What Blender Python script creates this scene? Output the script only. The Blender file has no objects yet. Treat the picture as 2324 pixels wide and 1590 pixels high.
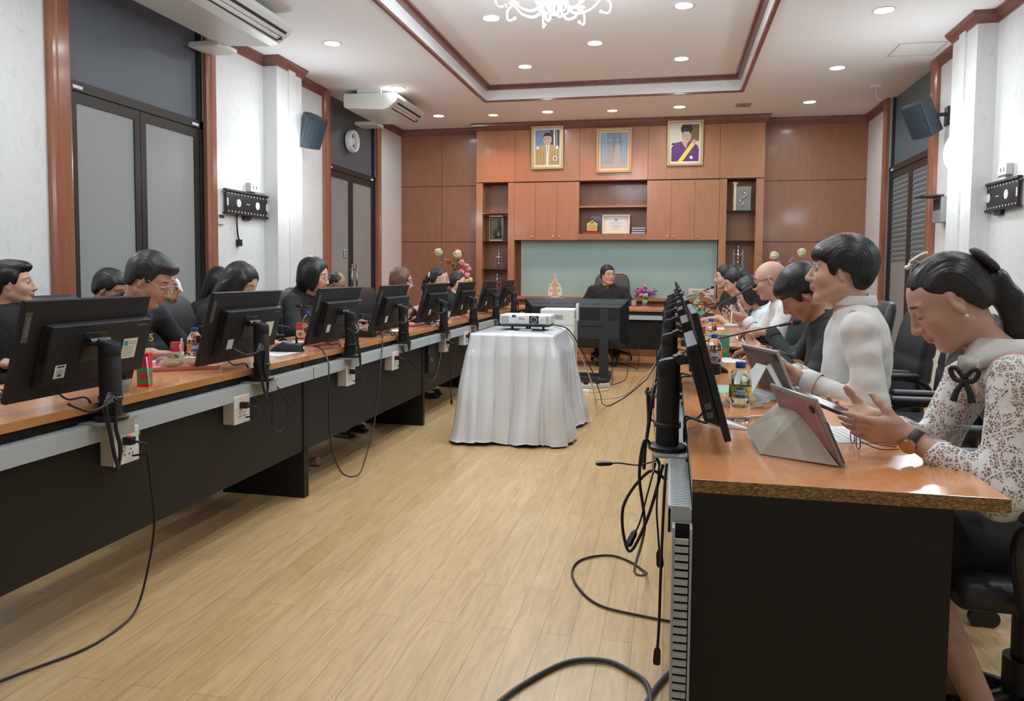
import bpy, math, random
import numpy as np
from mathutils import Vector, Matrix
random.seed(7); np.random.seed(7)
scene = bpy.context.scene
COL = scene.collection
PI = math.pi
# ------------------------------------------------------------------ camera, world, exposure
FPX, PPY = 1686.41, 712.5
YAW, PITCH, ROLL = 0.209493, 0.05612, -0.0081247
CAM_H = 1.19
def make_camera():
    cy, sy = math.cos(YAW), math.sin(YAW)
    f = Vector((-sy*math.cos(PITCH), cy*math.cos(PITCH), -math.sin(PITCH)))
    r = Vector((cy, sy, 0)); d = f.cross(r)
    r2 = r*math.cos(ROLL) + d*math.sin(ROLL); d2 = -r*math.sin(ROLL) + d*math.cos(ROLL)
    m = Matrix((r2, -d2, -f)).transposed().to_4x4(); m.translation = (0, 0, CAM_H)
    cd = bpy.data.cameras.new('camera'); cam = bpy.data.objects.new('camera', cd); COL.objects.link(cam)
    cam.matrix_world = m
    cd.sensor_fit = 'HORIZONTAL'; cd.sensor_width = 36.0; cd.lens = FPX/2324*36
    cd.shift_y = -(795-PPY)/2324; cd.clip_start = .05; cd.clip_end = 60
    scene.camera = cam
make_camera()
w = bpy.data.worlds.new('world'); scene.world = w; w.use_nodes = True
w.node_tree.nodes['Background'].inputs[0].default_value = (.75, .8, .9, 1)
w.node_tree.nodes['Background'].inputs[1].default_value = .25
vs = scene.view_settings
vs.view_transform = 'Standard'; vs.look = 'None'; vs.exposure = -0.74; vs.gamma = 1.0; vs.use_curve_mapping = False
LIGHT_ON = 1.0
ZC, ZT = 3.35, 3.53            # ceiling, raised tray
XL, XR, YB, YF = -4.09, 2.58, 10.95, -2.2
# downlights: grid of recessed lamps in the ceiling
DOWN = [(-3.19, y, ZC) for y in (-.3, 1.5, 3.2, 6.68, 8.42, 10.0)] + [(1.66, y, ZC) for y in (-.3, 1.5, 3.2, 4.95, 6.68, 8.42, 10.0)] + [(-1.66, 10.0, ZC), (.07, 10.0, ZC)] + \
       [(x, y, ZT) for x in (-1.665, .07) for y in (1.9, 3.5, 5.15, 6.8, 8.44)] + [(-.8, 7.72, ZT), (-.8, 2.7, ZT)]
WARM = [(-2.43, 10.08, ZC), (-.8, 10.08, ZC)]
def area(name, loc, size, power, color, spread=None, rot=(0, 0, 0)):
    l = bpy.data.lights.new(name, 'AREA'); l.shape = 'DISK'; l.size = size; l.energy = power; l.color = color
    if spread: l.spread = spread
    o = bpy.data.objects.new(name, l); COL.objects.link(o); o.location = loc; o.rotation_euler = rot
    return o
for x, y, z in DOWN:
    area('lamp_glow', (x, y, z-.012), .15, 15*LIGHT_ON, (.90, .96, 1.0), math.radians(165))
for x, y, z in WARM:
    area('warm_glow', (x, y+.0, z-.012), .07, 15*LIGHT_ON, (1.0, .36, .14), math.radians(120))
def point(name, loc, power, color, r):
    l = bpy.data.lights.new(name, 'POINT'); l.energy = power; l.color = color; l.shadow_soft_size = r
    o = bpy.data.objects.new(name, l); COL.objects.link(o); o.location = loc
SCONCE = [(-3.86, 7.14, 2.24), (2.32, 7.12, 2.25), (-3.86, 3.3, 2.24), (2.32, 3.3, 2.25)]

# ------------------------------------------------------------------ materials
MATS = {}
def nt(name):
    m = bpy.data.materials.new(name); m.use_nodes = True
    return m, m.node_tree.nodes, m.node_tree.links
def C4(c): return (c[0], c[1], c[2], 1)
def S(r, g, b):
    f = lambda v: (v/255/12.92) if v/255 <= .04045 else ((v/255+.055)/1.055)**2.4
    return (f(r), f(g), f(b))
def mat(name, col, rough=.5, metal=0, spec=.5, trans=0, alpha=1, emis=None, es=0, coat=0, bump=0, bscale=200, vary=0, vscale=6, sheen=0, ior=1.45):
    if name in MATS: return MATS[name]
    m, N, L = nt(name); b = N['Principled BSDF']
    b.inputs['Base Color'].default_value = C4(col); b.inputs['Roughness'].default_value = rough
    b.inputs['Metallic'].default_value = metal; b.inputs['Specular IOR Level'].default_value = spec
    b.inputs['Transmission Weight'].default_value = trans; b.inputs['Alpha'].default_value = alpha
    b.inputs['Coat Weight'].default_value = coat; b.inputs['IOR'].default_value = ior
    b.inputs['Sheen Weight'].default_value = sheen
    if emis: b.inputs['Emission Color'].default_value = C4(emis); b.inputs['Emission Strength'].default_value = es
    if bump or vary:
        tc = N.new('ShaderNodeTexCoord')
        if bump:
            n = N.new('ShaderNodeTexNoise'); n.inputs['Scale'].default_value = bscale; n.inputs['Detail'].default_value = 3
            L.new(tc.outputs['Object'], n.inputs['Vector'])
            bp = N.new('ShaderNodeBump'); bp.inputs['Strength'].default_value = bump; bp.inputs['Distance'].default_value = .01
            L.new(n.outputs['Fac'], bp.inputs['Height']); L.new(bp.outputs['Normal'], b.inputs['Normal'])
        if vary:
            n = N.new('ShaderNodeTexNoise'); n.inputs['Scale'].default_value = vscale; n.inputs['Detail'].default_value = 4
            L.new(tc.outputs['Object'], n.inputs['Vector'])
            mx = N.new('ShaderNodeMix'); mx.data_type = 'RGBA'
            mx.inputs[6].default_value = C4([c*(1-vary) for c in col]); mx.inputs[7].default_value = C4([min(1, c*(1+vary)) for c in col])
            L.new(n.outputs['Fac'], mx.inputs[0]); L.new(mx.outputs[2], b.inputs['Base Color'])
    MATS[name] = m; return m
def ramp(N, L, src, stops):
    r = N.new('ShaderNodeValToRGB'); e = r.color_ramp.elements
    e[0].position, e[0].color = stops[0][0], C4(stops[0][1]); e[1].position, e[1].color = stops[-1][0], C4(stops[-1][1])
    for p, c in stops[1:-1]:
        q = e.new(p); q.color = C4(c)
    L.new(src, r.inputs['Fac']); return r.outputs['Color']
def wood(name, dark, light, axis='y', rough=.3, coat=.3, scale=1.0, grain=14, bump=.05):
    if name in MATS: return MATS[name]
    m, N, L = nt(name); b = N['Principled BSDF']
    tc = N.new('ShaderNodeTexCoord'); mp = N.new('ShaderNodeMapping'); L.new(tc.outputs['Object'], mp.inputs['Vector'])
    s = {'x': (.25, 1, 1), 'y': (1, .25, 1), 'z': (1, 1, .12)}[axis]
    mp.inputs['Scale'].default_value = [v*grain*scale for v in s]
    n = N.new('ShaderNodeTexNoise'); n.inputs['Scale'].default_value = 1; n.inputs['Detail'].default_value = 6; n.inputs['Roughness'].default_value = .6
    n.inputs['Distortion'].default_value = .5
    L.new(mp.outputs[0], n.inputs['Vector'])
    n2 = N.new('ShaderNodeTexNoise'); n2.inputs['Scale'].default_value = 7; n2.inputs['Detail'].default_value = 3
    L.new(mp.outputs[0], n2.inputs['Vector'])
    a = N.new('ShaderNodeMath'); a.operation = 'MULTIPLY_ADD'; L.new(n2.outputs['Fac'], a.inputs[0]); a.inputs[1].default_value = .35; L.new(n.outputs['Fac'], a.inputs[2])
    c = ramp(N, L, a.outputs[0], [(.42, dark), (.62, [(x+y)/2 for x, y in zip(dark, light)]), (.8, light)])
    L.new(c, b.inputs['Base Color']); b.inputs['Roughness'].default_value = rough; b.inputs['Coat Weight'].default_value = coat; b.inputs['Coat Roughness'].default_value = .12
    MATS[name] = m; return m

# ------------------------------------------------------------------ mesh builder
def v3(a): return np.array(a, float)
class MB:
    def __init__(s): s.v = []; s.f = []; s.mi = []; s.m = 0; s.x = None
    def add(s, vs_, fs, m=None):
        o = len(s.v)
        if s.x is not None: vs_ = [tuple(s.x @ Vector(p)) for p in vs_]
        s.v += [tuple(map(float, p)) for p in vs_]; s.f += [tuple(i+o for i in f) for f in fs]
        s.mi += [s.m if m is None else m]*len(fs); return s
    def box(s, x0, x1, y0, y1, z0, z1, m=None):
        return s.add([(x0, y0, z0), (x1, y0, z0), (x1, y1, z0), (x0, y1, z0), (x0, y0, z1), (x1, y0, z1), (x1, y1, z1), (x0, y1, z1)],
                     [(0, 3, 2, 1), (4, 5, 6, 7), (0, 1, 5, 4), (1, 2, 6, 5), (2, 3, 7, 6), (3, 0, 4, 7)], m)
    def cbox(s, c, d, m=None): return s.box(c[0]-d[0]/2, c[0]+d[0]/2, c[1]-d[1]/2, c[1]+d[1]/2, c[2]-d[2]/2, c[2]+d[2]/2, m)
    def rbox(s, x0, x1, y0, y1, z0, z1, r=.01, n=3, m=None):
        # rounded box: rounded rectangle outline in xy, eased top and bottom
        def ring(ins, z):
            P = []; rr = max(r-ins, 1e-4)
            for cx, cy, a0 in ((x1-r, y1-r, 0), (x0+r, y1-r, 90), (x0+r, y0+r, 180), (x1-r, y0+r, 270)):
                for i in range(n+1):
                    a = math.radians(a0+90*i/n); P.append((cx+rr*math.cos(a), cy+rr*math.sin(a), z))
            return P
        R = []
        for i in range(n+1):
            a = PI/2*i/n; R.append(ring(r*(1-math.sin(a)), z0+r*(1-math.cos(a))))
        for i in range(n+1):
            a = PI/2*i/n; R.append(ring(r*(1-math.cos(a)), z1-r*(1-math.sin(a))))
        return s.loft(R, True, True, m)
    def loft(s, rings, closed=True, caps=True, m=None):
        n = len(rings[0]); V = [p for r in rings for p in r]; F = []
        for i in range(len(rings)-1):
            for j in range(n if closed else n-1):
                a = i*n+j; b = i*n+(j+1) % n; F.append((a, b, b+n, a+n))
        if caps and closed: F.append(tuple(range(n))[::-1]); F.append(tuple(range((len(rings)-1)*n, len(rings)*n)))
        return s.add(V, F, m)
    def lathe(s, c, prof, n=24, axis='z', m=None, caps=True):
        R = []
        for r, h in prof:
            ring = []
            for i in range(n):
                a = 2*PI*i/n; u, v = r*math.cos(a), r*math.sin(a)
                p = {'z': (u, v, h), 'x': (h, u, v), 'y': (v, h, u)}[axis]
                ring.append((c[0]+p[0], c[1]+p[1], c[2]+p[2]))
            R.append(ring)
        return s.loft(R, True, caps, m)
    def cyl(s, c, r, h, n=20, axis='z', m=None): return s.lathe(c, [(r, 0), (r, h)], n, axis, m)
    def sphere(s, c, r, n=12, m=None):
        r = (r, r, r) if isinstance(r, (int, float)) else r
        R = []
        for i in range(n+1):
            a = -PI/2+PI*i/n; q = max(math.cos(a), .001)
            R.append([(c[0]+r[0]*q*math.cos(2*PI*j/(2*n)), c[1]+r[1]*q*math.sin(2*PI*j/(2*n)), c[2]+r[2]*math.sin(a)) for j in range(2*n)])
        return s.loft(R, True, True, m)
    def tube(s, pts, r, n=8, smooth=6, m=None, closed=False):
        P = catmull(pts, smooth, closed) if smooth else [v3(p) for p in pts]
        R = []; up = v3((0, 0, 1)); K = len(P); prev = None
        for i, p in enumerate(P):
            if closed: t = P[(i+1) % K]-P[i-1]
            else: t = P[min(i+1, K-1)]-P[max(i-1, 0)]
            t = t/(np.linalg.norm(t)+1e-9)
            if prev is None:
                a = np.cross(t, up)
                if np.linalg.norm(a) < .1: a = np.cross(t, (1, 0, 0))
            else: a = prev - t*np.dot(prev, t)
            a = a/(np.linalg.norm(a)+1e-9); prev = a; b = np.cross(t, a)
            rr = r(i/(K-1)) if callable(r) else r
            R.append([tuple(p+rr*(a*math.cos(2*PI*j/n)+b*math.sin(2*PI*j/n))) for j in range(n)])
        if closed: R.append(R[0])
        return s.loft(R, True, not closed, m)
    def prism(s, poly, h, axis='z', base=0, m=None):
        # polygon in a plane, extruded along axis from base to base+h
        def q(u, v, w): return {'z': (u, v, w), 'x': (w, u, v), 'y': (u, w, v)}[axis]
        n = len(poly); V = [q(u, v, base) for u, v in poly]+[q(u, v, base+h) for u, v in poly]
        F = [tuple(range(n))[::-1], tuple(range(n, 2*n))]+[(i, (i+1) % n, (i+1) % n+n, i+n) for i in range(n)]
        return s.add(V, F, m)
    def quad(s, a, b, c, d, m=None): return s.add([a, b, c, d], [(0, 1, 2, 3)], m)
    def build(s, name, mats, parent=None, smooth=False, loc=None, rot=None, bevel=0, kind=None, flat_angle=None):
        me = bpy.data.meshes.new(name); me.from_pydata(s.v, [], s.f)
        for mt in (mats if isinstance(mats, (list, tuple)) else [mats]): me.materials.append(mt)
        me.polygons.foreach_set('material_index', s.mi)
        if smooth: me.polygons.foreach_set('use_smooth', [True]*len(s.f))
        me.validate(); me.update()
        if smooth and flat_angle is not None:
            try: me.set_sharp_from_angle(angle=math.radians(flat_angle))
            except Exception: pass
        o = bpy.data.objects.new(name, me); COL.objects.link(o)
        if parent: o.parent = parent
        if loc is not None: o.location = loc
        if rot is not None: o.rotation_euler = rot
        if bevel:
            b = o.modifiers.new('bevel', 'BEVEL'); b.width = bevel; b.segments = 2; b.limit_method = 'ANGLE'; b.angle_limit = math.radians(40)
        if kind: o['kind'] = kind
        return o
def catmull(pts, k=6, closed=False):
    P = [v3(p) for p in pts]; n = len(P); out = []
    rng = range(n) if closed else range(n-1)
    for i in rng:
        if closed: p0, p1, p2, p3 = P[i-1], P[i], P[(i+1) % n], P[(i+2) % n]
        else: p0, p1, p2, p3 = P[max(i-1, 0)], P[i], P[i+1], P[min(i+2, n-1)]
        for j in range(k):
            t = j/k; out.append(.5*((2*p1)+(-p0+p2)*t+(2*p0-5*p1+4*p2-p3)*t*t+(-p0+3*p1-3*p2+p3)*t**3))
    if not closed: out.append(P[-1])
    return out
def tag(o, label, cat, group=None):
    o['label'] = label; o['category'] = cat
    if group: o['group'] = group
    return o
def thing(name, label, cat, loc=(0, 0, 0), rz=0, group=None):
    o = bpy.data.objects.new(name, None); COL.objects.link(o); o.location = loc; o.rotation_euler = (0, 0, rz); o.empty_display_size = .1
    return tag(o, label, cat, group)
def dup(root, label, loc, rz=None, group=None, skip=()):
    r = root.copy(); COL.objects.link(r); r.location = loc
    if rz is not None: r.rotation_euler = (0, 0, rz)
    r['label'] = label
    if group: r['group'] = group
    for ch in list(root.children):
        if ch.name.split('.')[0] in skip: continue
        c = ch.copy(); COL.objects.link(c); c.parent = r
        for g in ch.children:
            d = g.copy(); COL.objects.link(d); d.parent = c
    return r
def struct(mb, name, mats, **k): return mb.build(name, mats, kind='structure', **k)
def text_geo(txt, size, align='CENTER', bold=0):
    cu = bpy.data.curves.new('t', 'FONT'); cu.body = txt; cu.size = size; cu.align_x = align; cu.align_y = 'CENTER'; cu.resolution_u = 3; cu.offset = bold
    o = bpy.data.objects.new('t', cu); COL.objects.link(o)
    bpy.context.view_layer.update()
    me = o.evaluated_get(bpy.context.evaluated_depsgraph_get()).to_mesh()
    V = [tuple(v.co) for v in me.vertices]; F = [tuple(p.vertices) for p in me.polygons]
    bpy.data.objects.remove(o); bpy.data.curves.remove(cu)
    return V, F
def put_text(mb, txt, size, origin, ux, uy, m=None, align='CENTER', bold=0, wrap=None):
    V, F = text_geo(txt, size, align, bold)
    o, ux, uy = v3(origin), v3(ux), v3(uy)
    if wrap: P = [wrap(p[0], p[1]) for p in V]
    else: P = [tuple(o+ux*p[0]+uy*p[1]) for p in V]
    return mb.add(P, F, m)
# ------------------------------------------------------------------ procedural surfaces of the room
def wallpaper():
    m, N, L = nt('marble_wallpaper'); b = N['Principled BSDF']
    tc = N.new('ShaderNodeTexCoord'); mp = N.new('ShaderNodeMapping'); L.new(tc.outputs['Object'], mp.inputs['Vector'])
    mp.inputs['Rotation'].default_value = (.5, .5, 0); mp.inputs['Scale'].default_value = (2.2, 2.2, 1.1)
    n = N.new('ShaderNodeTexNoise'); n.inputs['Scale'].default_value = 5; n.inputs['Detail'].default_value = 8; n.inputs['Distortion'].default_value = 2.2
    L.new(mp.outputs[0], n.inputs['Vector'])
    c = ramp(N, L, n.outputs['Fac'], [(.27, (.70, .69, .675)), (.33, (.64, .63, .61)), (.37, (.71, .705, .69)), (.7, (.74, .74, .73))])
    L.new(c, b.inputs['Base Color']); b.inputs['Roughness'].default_value = .45
    return m
def floor_mat():
    m, N, L = nt('oak_laminate'); b = N['Principled BSDF']
    tc = N.new('ShaderNodeTexCoord'); sp = N.new('ShaderNodeSeparateXYZ'); L.new(tc.outputs['Object'], sp.inputs[0])
    cb = N.new('ShaderNodeCombineXYZ'); L.new(sp.outputs['Y'], cb.inputs['X']); L.new(sp.outputs['X'], cb.inputs['Y'])
    br = N.new('ShaderNodeTexBrick'); L.new(cb.outputs[0], br.inputs['Vector'])
    br.inputs['Scale'].default_value = 1; br.inputs['Brick Width'].default_value = .9; br.inputs['Row Height'].default_value = .099
    br.inputs['Mortar Size'].default_value = .0011; br.inputs['Mortar Smooth'].default_value = .3; br.offset = .37; br.offset_frequency = 2
    br.inputs['Color1'].default_value = C4((.50, .335, .160)); br.inputs['Color2'].default_value = C4((.545, .375, .190)); br.inputs['Mortar'].default_value = C4((.26, .16, .07))
    mp = N.new('ShaderNodeMapping'); L.new(tc.outputs['Object'], mp.inputs['Vector']); mp.inputs['Scale'].default_value = (26, 2.6, 1)
    n = N.new('ShaderNodeTexNoise'); n.inputs['Scale'].default_value = 1.6; n.inputs['Detail'].default_value = 6; n.inputs['Distortion'].default_value = 1.2
    L.new(mp.outputs[0], n.inputs['Vector'])
    g = ramp(N, L, n.outputs['Fac'], [(.35, (.86, .83, .78)), (.65, (1.06, 1.05, 1.03))])
    mx = N.new('ShaderNodeMix'); mx.data_type = 'RGBA'; mx.blend_type = 'MULTIPLY'; mx.inputs[0].default_value = 1
    L.new(br.outputs['Color'], mx.inputs[6]); L.new(g, mx.inputs[7]); L.new(mx.outputs[2], b.inputs['Base Color'])
    b.inputs['Roughness'].default_value = .34; b.inputs['Specular IOR Level'].default_value = .5
    bp = N.new('ShaderNodeBump'); bp.inputs['Strength'].default_value = .12; bp.inputs['Distance'].default_value = .002
    L.new(n.outputs['Fac'], bp.inputs['Height']); L.new(bp.outputs['Normal'], b.inputs['Normal'])
    return m
M_WALL = wallpaper(); M_FLOOR = floor_mat()
M_CEIL = mat('ceiling_paint', (.87, .86, .85), .7)
M_WHITE = mat('white_gloss_paint', (.78, .78, .76), .4)
M_TRIM = wood('red_brown_trim', (.23, .078, .040), (.31, .115, .062), 'z', .25, .5)
M_TRIMY = wood('red_brown_moulding', (.15, .058, .044), (.20, .082, .062), 'y', .3, .3)
M_PANEL = wood('teak_panel', (.255, .108, .055), (.300, .132, .070), 'z', .38, .2, grain=22)
M_PANEL2 = wood('teak_cabinet', (.335, .145, .070), (.390, .175, .086), 'z', .34, .25, grain=22)
M_INSIDE = mat('cabinet_inside', (.13, .06, .035), .5)
M_GROOVE = mat('dark_groove', (.06, .02, .012), .7)
M_ALU = mat('dark_bronze_aluminium', (.045, .04, .036), .35, .3)
M_FROST = mat('frosted_door_glass', (.30, .31, .30), .32, spec=.6, vary=.08, vscale=1.5)
M_FROST2 = mat('grey_transom_panel', (.12, .13, .145), .5, vary=.1, vscale=2)
M_BLUE = mat('tinted_transom_glass', (.11, .16, .19), .35)
# floor and ceiling
struct(MB().box(-4.6, 3.1, YF-.2, 11.3, -.1, 0), 'floor', M_FLOOR)
TX0, TX1, TY0, TY1 = -2.33, .774, 1.2, 9.26     # raised ceiling tray
c = MB()
c.box(-4.6, TX0, YF-.2, 11.3, ZC, ZC+.3).box(TX1, 3.1, YF-.2, 11.3, ZC, ZC+.3).box(TX0, TX1, YF-.2, TY0, ZC, ZC+.3).box(TX0, TX1, TY1, 11.3, ZC, ZC+.3)
c.box(TX0, TX1, TY0, TY1, ZT, ZT+.12)
struct(c, 'ceiling', M_CEIL)
c = MB()
def ringbox(mb, x0, x1, y0, y1, wdt, z0, z1):
    mb.box(x0, x0+wdt, y0, y1, z0, z1).box(x1-wdt, x1, y0, y1, z0, z1).box(x0+wdt, x1-wdt, y0, y0+wdt, z0, z1).box(x0+wdt, x1-wdt, y1-wdt, y1, z0, z1)
ringbox(c, TX0, TX1, TY0, TY1, .012, ZC+.004, ZT-.05)
struct(c, 'trim_1', M_WHITE)
c = MB(); ringbox(c, TX0, TX1, TY0, TY1, .05, ZT-.055, ZT-.02); ringbox(c, TX0, TX1, TY0, TY1, .075, ZT-.02, ZT)
struct(c, 'trim_2', M_TRIMY)
c = MB(); ringbox(c, TX0-.03, TX1+.03, TY0-.03, TY1+.03, .034, ZC-.014, ZC+.004)
struct(c, 'trim_3', M_TRIMY)
# left wall with two door openings
HD = 2.44
def side_wall(name, xf, sgn, holes, pil):
    w = MB(); ys = [YF]+[v for h in holes for v in h]+[11.2]
    a, b_ = sorted((xf, xf+sgn*.3))
    for i in range(0, len(ys), 2): w.box(a, b_, ys[i], ys[i+1], 0, ZC)
    for (p0, p1) in pil:
        a2, b2 = sorted((xf, xf-sgn*.155)); w.box(a2, b2, p0, p1, 0, ZC)
        a3, b3 = sorted((xf-sgn*.155, xf-sgn*.172)); w.box(a3, b3, p0+.22, p0+.36, 0, ZC)   # raised vertical rib
    return struct(w, name, M_WALL)
side_wall('wall_left', XL, -1, [(4.43, 6.0), (8.42, 9.96)], [(3.1, 3.68), (6.97, 7.49)])
side_wall('wall_right', XR, 1, [(4.3, 5.9), (8.36, 9.97)], [(3.0, 3.6), (6.87, 7.42)])
struct(MB().box(-4.6, 3.1, YB, YB+.3, 0, ZC), 'wall_back', M_PANEL)
struct(MB().box(-4.6, 3.1, YF-.3, YF, 0, ZC), 'wall_front', M_WALL)
# cover posts beside the doors (moulded profile)
def post(mb, xf, sg, y0, y1):
    prof = [(0, y0), (.035, y0), (.045, y0+.02), (.045, y0+.045), (.055, y0+.055), (.055, y1-.055), (.045, y1-.045), (.045, y1-.02), (.035, y1), (0, y1)]
    P = [(xf-sg*d, y) for d, y in prof]
    if sg > 0: P = P[::-1]
    mb.prism(P[::-1] if sg < 0 else P, ZC-.0, 'z', 0)
n_trim = 4
for xf, sg, ys in ((XL, -1, ((4.26, 4.44), (5.97, 6.12), (8.28, 8.44), (9.92, 10.05))), (XR, 1, ((4.12, 4.3), (5.9, 6.06), (8.19, 8.37), (9.94, 10.07)))):
    for y0, y1 in ys:
        q = MB(); post(q, xf, sg, y0, y1); struct(q, 'trim_%d' % n_trim, M_TRIM); n_trim += 1
# crown mouldings following wall and pilasters
def crown(name, pts, out):
    # pts: polyline of wall points (x,y), out: function side (+1 left of travel)
    prof = [(0, -.095), (.012, -.09), (.02, -.07), (.045, -.035), (.05, -.02), (.055, -.015), (.055, 0), (0, 0)]
    n = len(pts); R = []
    for i, p in enumerate(pts):
        d0 = None if i == 0 else Vector((pts[i][0]-pts[i-1][0], pts[i][1]-pts[i-1][1])).normalized()
        d1 = None if i == n-1 else Vector((pts[i+1][0]-pts[i][0], pts[i+1][1]-pts[i][1])).normalized()
        d0 = d0 or d1; d1 = d1 or d0
        n0 = Vector((-d0.y, d0.x))*out; n1 = Vector((-d1.y, d1.x))*out
        b = (n0+n1); b = b/(b.length**2)*2 if b.length > .1 else n0
        R.append([(p[0]+b.x*o, p[1]+b.y*o, ZC+h) for o, h in prof])
    return struct(MB().loft(R), name, M_TRIMY)
crown('trim_20', [(XL, YF), (XL, 3.1), (XL+.155, 3.1), (XL+.155, 3.68), (XL, 3.68), (XL, 4.27)], -1)
crown('trim_21', [(XL, 6.1), (XL, 6.97), (XL+.155, 6.97), (XL+.155, 7.49), (XL, 7.49), (XL, 8.3)], -1)
crown('trim_22', [(XL, 10.04), (XL, YB), (-2.82, YB)], -1)
crown('trim_23', [(XR, YF), (XR, 3.0), (XR-.155, 3.0), (XR-.155, 3.6), (XR, 3.6), (XR, 4.14)], 1)
crown('trim_24', [(XR, 6.05), (XR, 6.87), (XR-.155, 6.87), (XR-.155, 7.42), (XR, 7.42), (XR, 8.2)], 1)
crown('trim_25', [(XR, 10.06), (XR, YB), (1.22, YB)], 1)
# doors: aluminium frame, two leaves, transom
def door(name, xf, sg, y0, y1, split, transom, blinds=False, handles=False, sign=None):
    xp = xf+sg*.03
    fr = MB()
    def bx(mb, d0, d1, a, b, z0, z1):
        p, q = sorted((xp+sg*d0, xp+sg*d1)); mb.box(p, q, a, b, z0, z1)
    bx(fr, -.01, .05, y0, y0+.05, 0, HD+.06); bx(fr, -.01, .05, y1-.05, y1, 0, HD+.06); bx(fr, -.01, .05, y0, y1, HD, HD+.07)
    bx(fr, .0, .05, y0, y0+.045, HD, ZC); bx(fr, .0, .05, y1-.045, y1, HD, ZC)
    d = struct(fr, name, M_ALU)
    t = MB(); bx(t, .03, .06, y0, y1, HD+.05, ZC); t.build('transom', transom, d)
    for a, b in ((y0+.05, split), (split, y1-.05)):
        l = MB(); s = .065
        bx(l, .0, .035, a+.003, a+s, .02, HD-.005); bx(l, .0, .035, b-s, b-.003, .02, HD-.005); bx(l, .0, .035, a+s, b-s, HD-.08, HD-.005); bx(l, .0, .035, a+s, b-s, .02, .12)
        lo = l.build('door_leaf', M_ALU, d)
        g = MB(); bx(g, .012, .022, a+s, b-s, .12, HD-.08); g.build('pane', M_FROST, lo)
        if blinds:
            g = MB(); z = HD-.1
            while z > 1.35:
                bx(g, .004, .011, a+s+.005, b-s-.005, z-.028, z); z -= .056
            g.build('blind_slats', M_BLUE, lo)
    if handles:
        for a in (split-.075, split+.075):
            h = MB(); xx = xp-sg*.045
            h.cyl((xx, a, .86), .012, .42, 10); h.cyl((min(xx, xp), a, .93), .009, abs(xx-xp), 8, 'x'); h.cyl((min(xx, xp), a, 1.21), .009, abs(xx-xp), 8, 'x')
            h.build('handle', mat('brushed_steel', (.35, .33, .31), .3, 1), d, smooth=True)
    if sign:
        g = MB(); bx(g, -.006, .0, sign[0]-.035, sign[0]+.035, sign[1]-.045, sign[1]+.045)
        so = g.build('door_sign', mat('sign_white', (.7, .72, .75), .5), d)
        g = MB(); bx(g, -.009, -.006, sign[0]-.025, sign[0]+.025, sign[1]-.033, sign[1]+.033); g.build('pictogram_panel', mat('sign_blue', (.03, .07, .22), .5), so)
        g = MB(); bx(g, -.011, -.009, sign[0]-.012, sign[0]+.012, sign[1]-.018, sign[1]+.006); bx(g, -.011, -.009, sign[0]-.006, sign[0]+.006, sign[1]+.006, sign[1]+.018)
        g.build('pictogram', mat('sign_white', (.7, .72, .75)), so)
    s = MB()
    for a in (y0+.07, y1-.16): bx(s, -.014, -.01, a, a+.09, HD+.015, HD+.038)
    s.build('maker_plate', mat('sign_white', (.7, .72, .75)), d)
    return d
door('door_1', XL, -1, 4.44, 6.0, 5.2, M_FROST2)
door('door_2', XL, -1, 8.43, 9.96, 9.16, M_FROST2, handles=True, sign=(8.98, 1.42))
door('door_3', XR, 1, 8.37, 9.96, 9.16, M_BLUE, blinds=True, sign=(9.0, 1.32))
door('door_4', XR, 1, 4.3, 5.9, 5.1, M_BLUE, blinds=True)
# ------------------------------------------------------------------ back wall: grooves and built-in cabinet
g = MB()
for z in (1.646, 2.49):
    g.box(XL, -2.82, YB-.004, YB+.002, z-.004, z+.004).box(1.22, XR, YB-.004, YB+.002, z-.004, z+.004)
g.box(-3.44, -3.436, YB-.003, YB+.002, 0, 3.3)
struct(g, 'trim_26', M_GROOVE)
YC = 10.67
X0, X1 = -2.82, 1.22
cab = thing('display_cabinet', 'tall built-in brown wooden wall unit with glass shelves and panelled top', 'cabinet', (-.8, YC, 0))
def cb(fn, name, m, **k):
    q = MB(); fn(q); q.x = None
    o = q.build(name, m, cab, **k); o.location = (.8, -YC, 0); return o
def upper(q):
    for a, b in ((X0, -2.245), (-2.241, -1.302), (-1.298, -.341), (-.337, .631), (.635, X1)): q.box(a, b, YC, YB, 2.505, ZC-.0)
cb(upper, 'upper_panels', M_PANEL2)
cb(lambda q: q.box(X0+.01, X1-.01, YC+.012, YB, 2.49, 2.51), 'dividing_rail', M_GROOVE)
for a, b in ((X0, -2.725), (-2.34, -2.245), (.64, .735), (1.12, X1)): cb(lambda q: q.box(a, b, YC, YB, 0, 2.492), 'stile_panel', M_PANEL2)
def back(q): q.box(X0+.02, X1-.02, YB-.02, YB, .1, 2.49)
cb(back, 'back_panel', M_PANEL)
cb(lambda q: (q.box(-2.245, .64, YC+.12, YB, 0, .80), q.box(-2.245, .64, YC-.0, YB, .80, .845)), 'base_unit', M_PANEL2)
for a, b in ((-2.725, -2.34), (.735, 1.12)): cb(lambda q: q.box(a, b, YC+.02, YB, 0, .62), 'niche_base', M_PANEL2)
cb(lambda q: (q.box(-1.3, -.345, YC+.0, YB, 1.665, 1.75), q.box(-2.24, -1.3, YC+.018, YB, 1.662, 2.49), q.box(-.345, .636, YC+.018, YB, 1.662, 2.49)), 'overhead_carcass', M_PANEL)
cb(lambda q: (q.box(-1.298, -.347, YC+.02, YB-.02, 2.125, 2.147),), 'middle_shelf', M_PANEL2)
Kn = mat('chrome', (.75, .75, .74), .15, 1)
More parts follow.
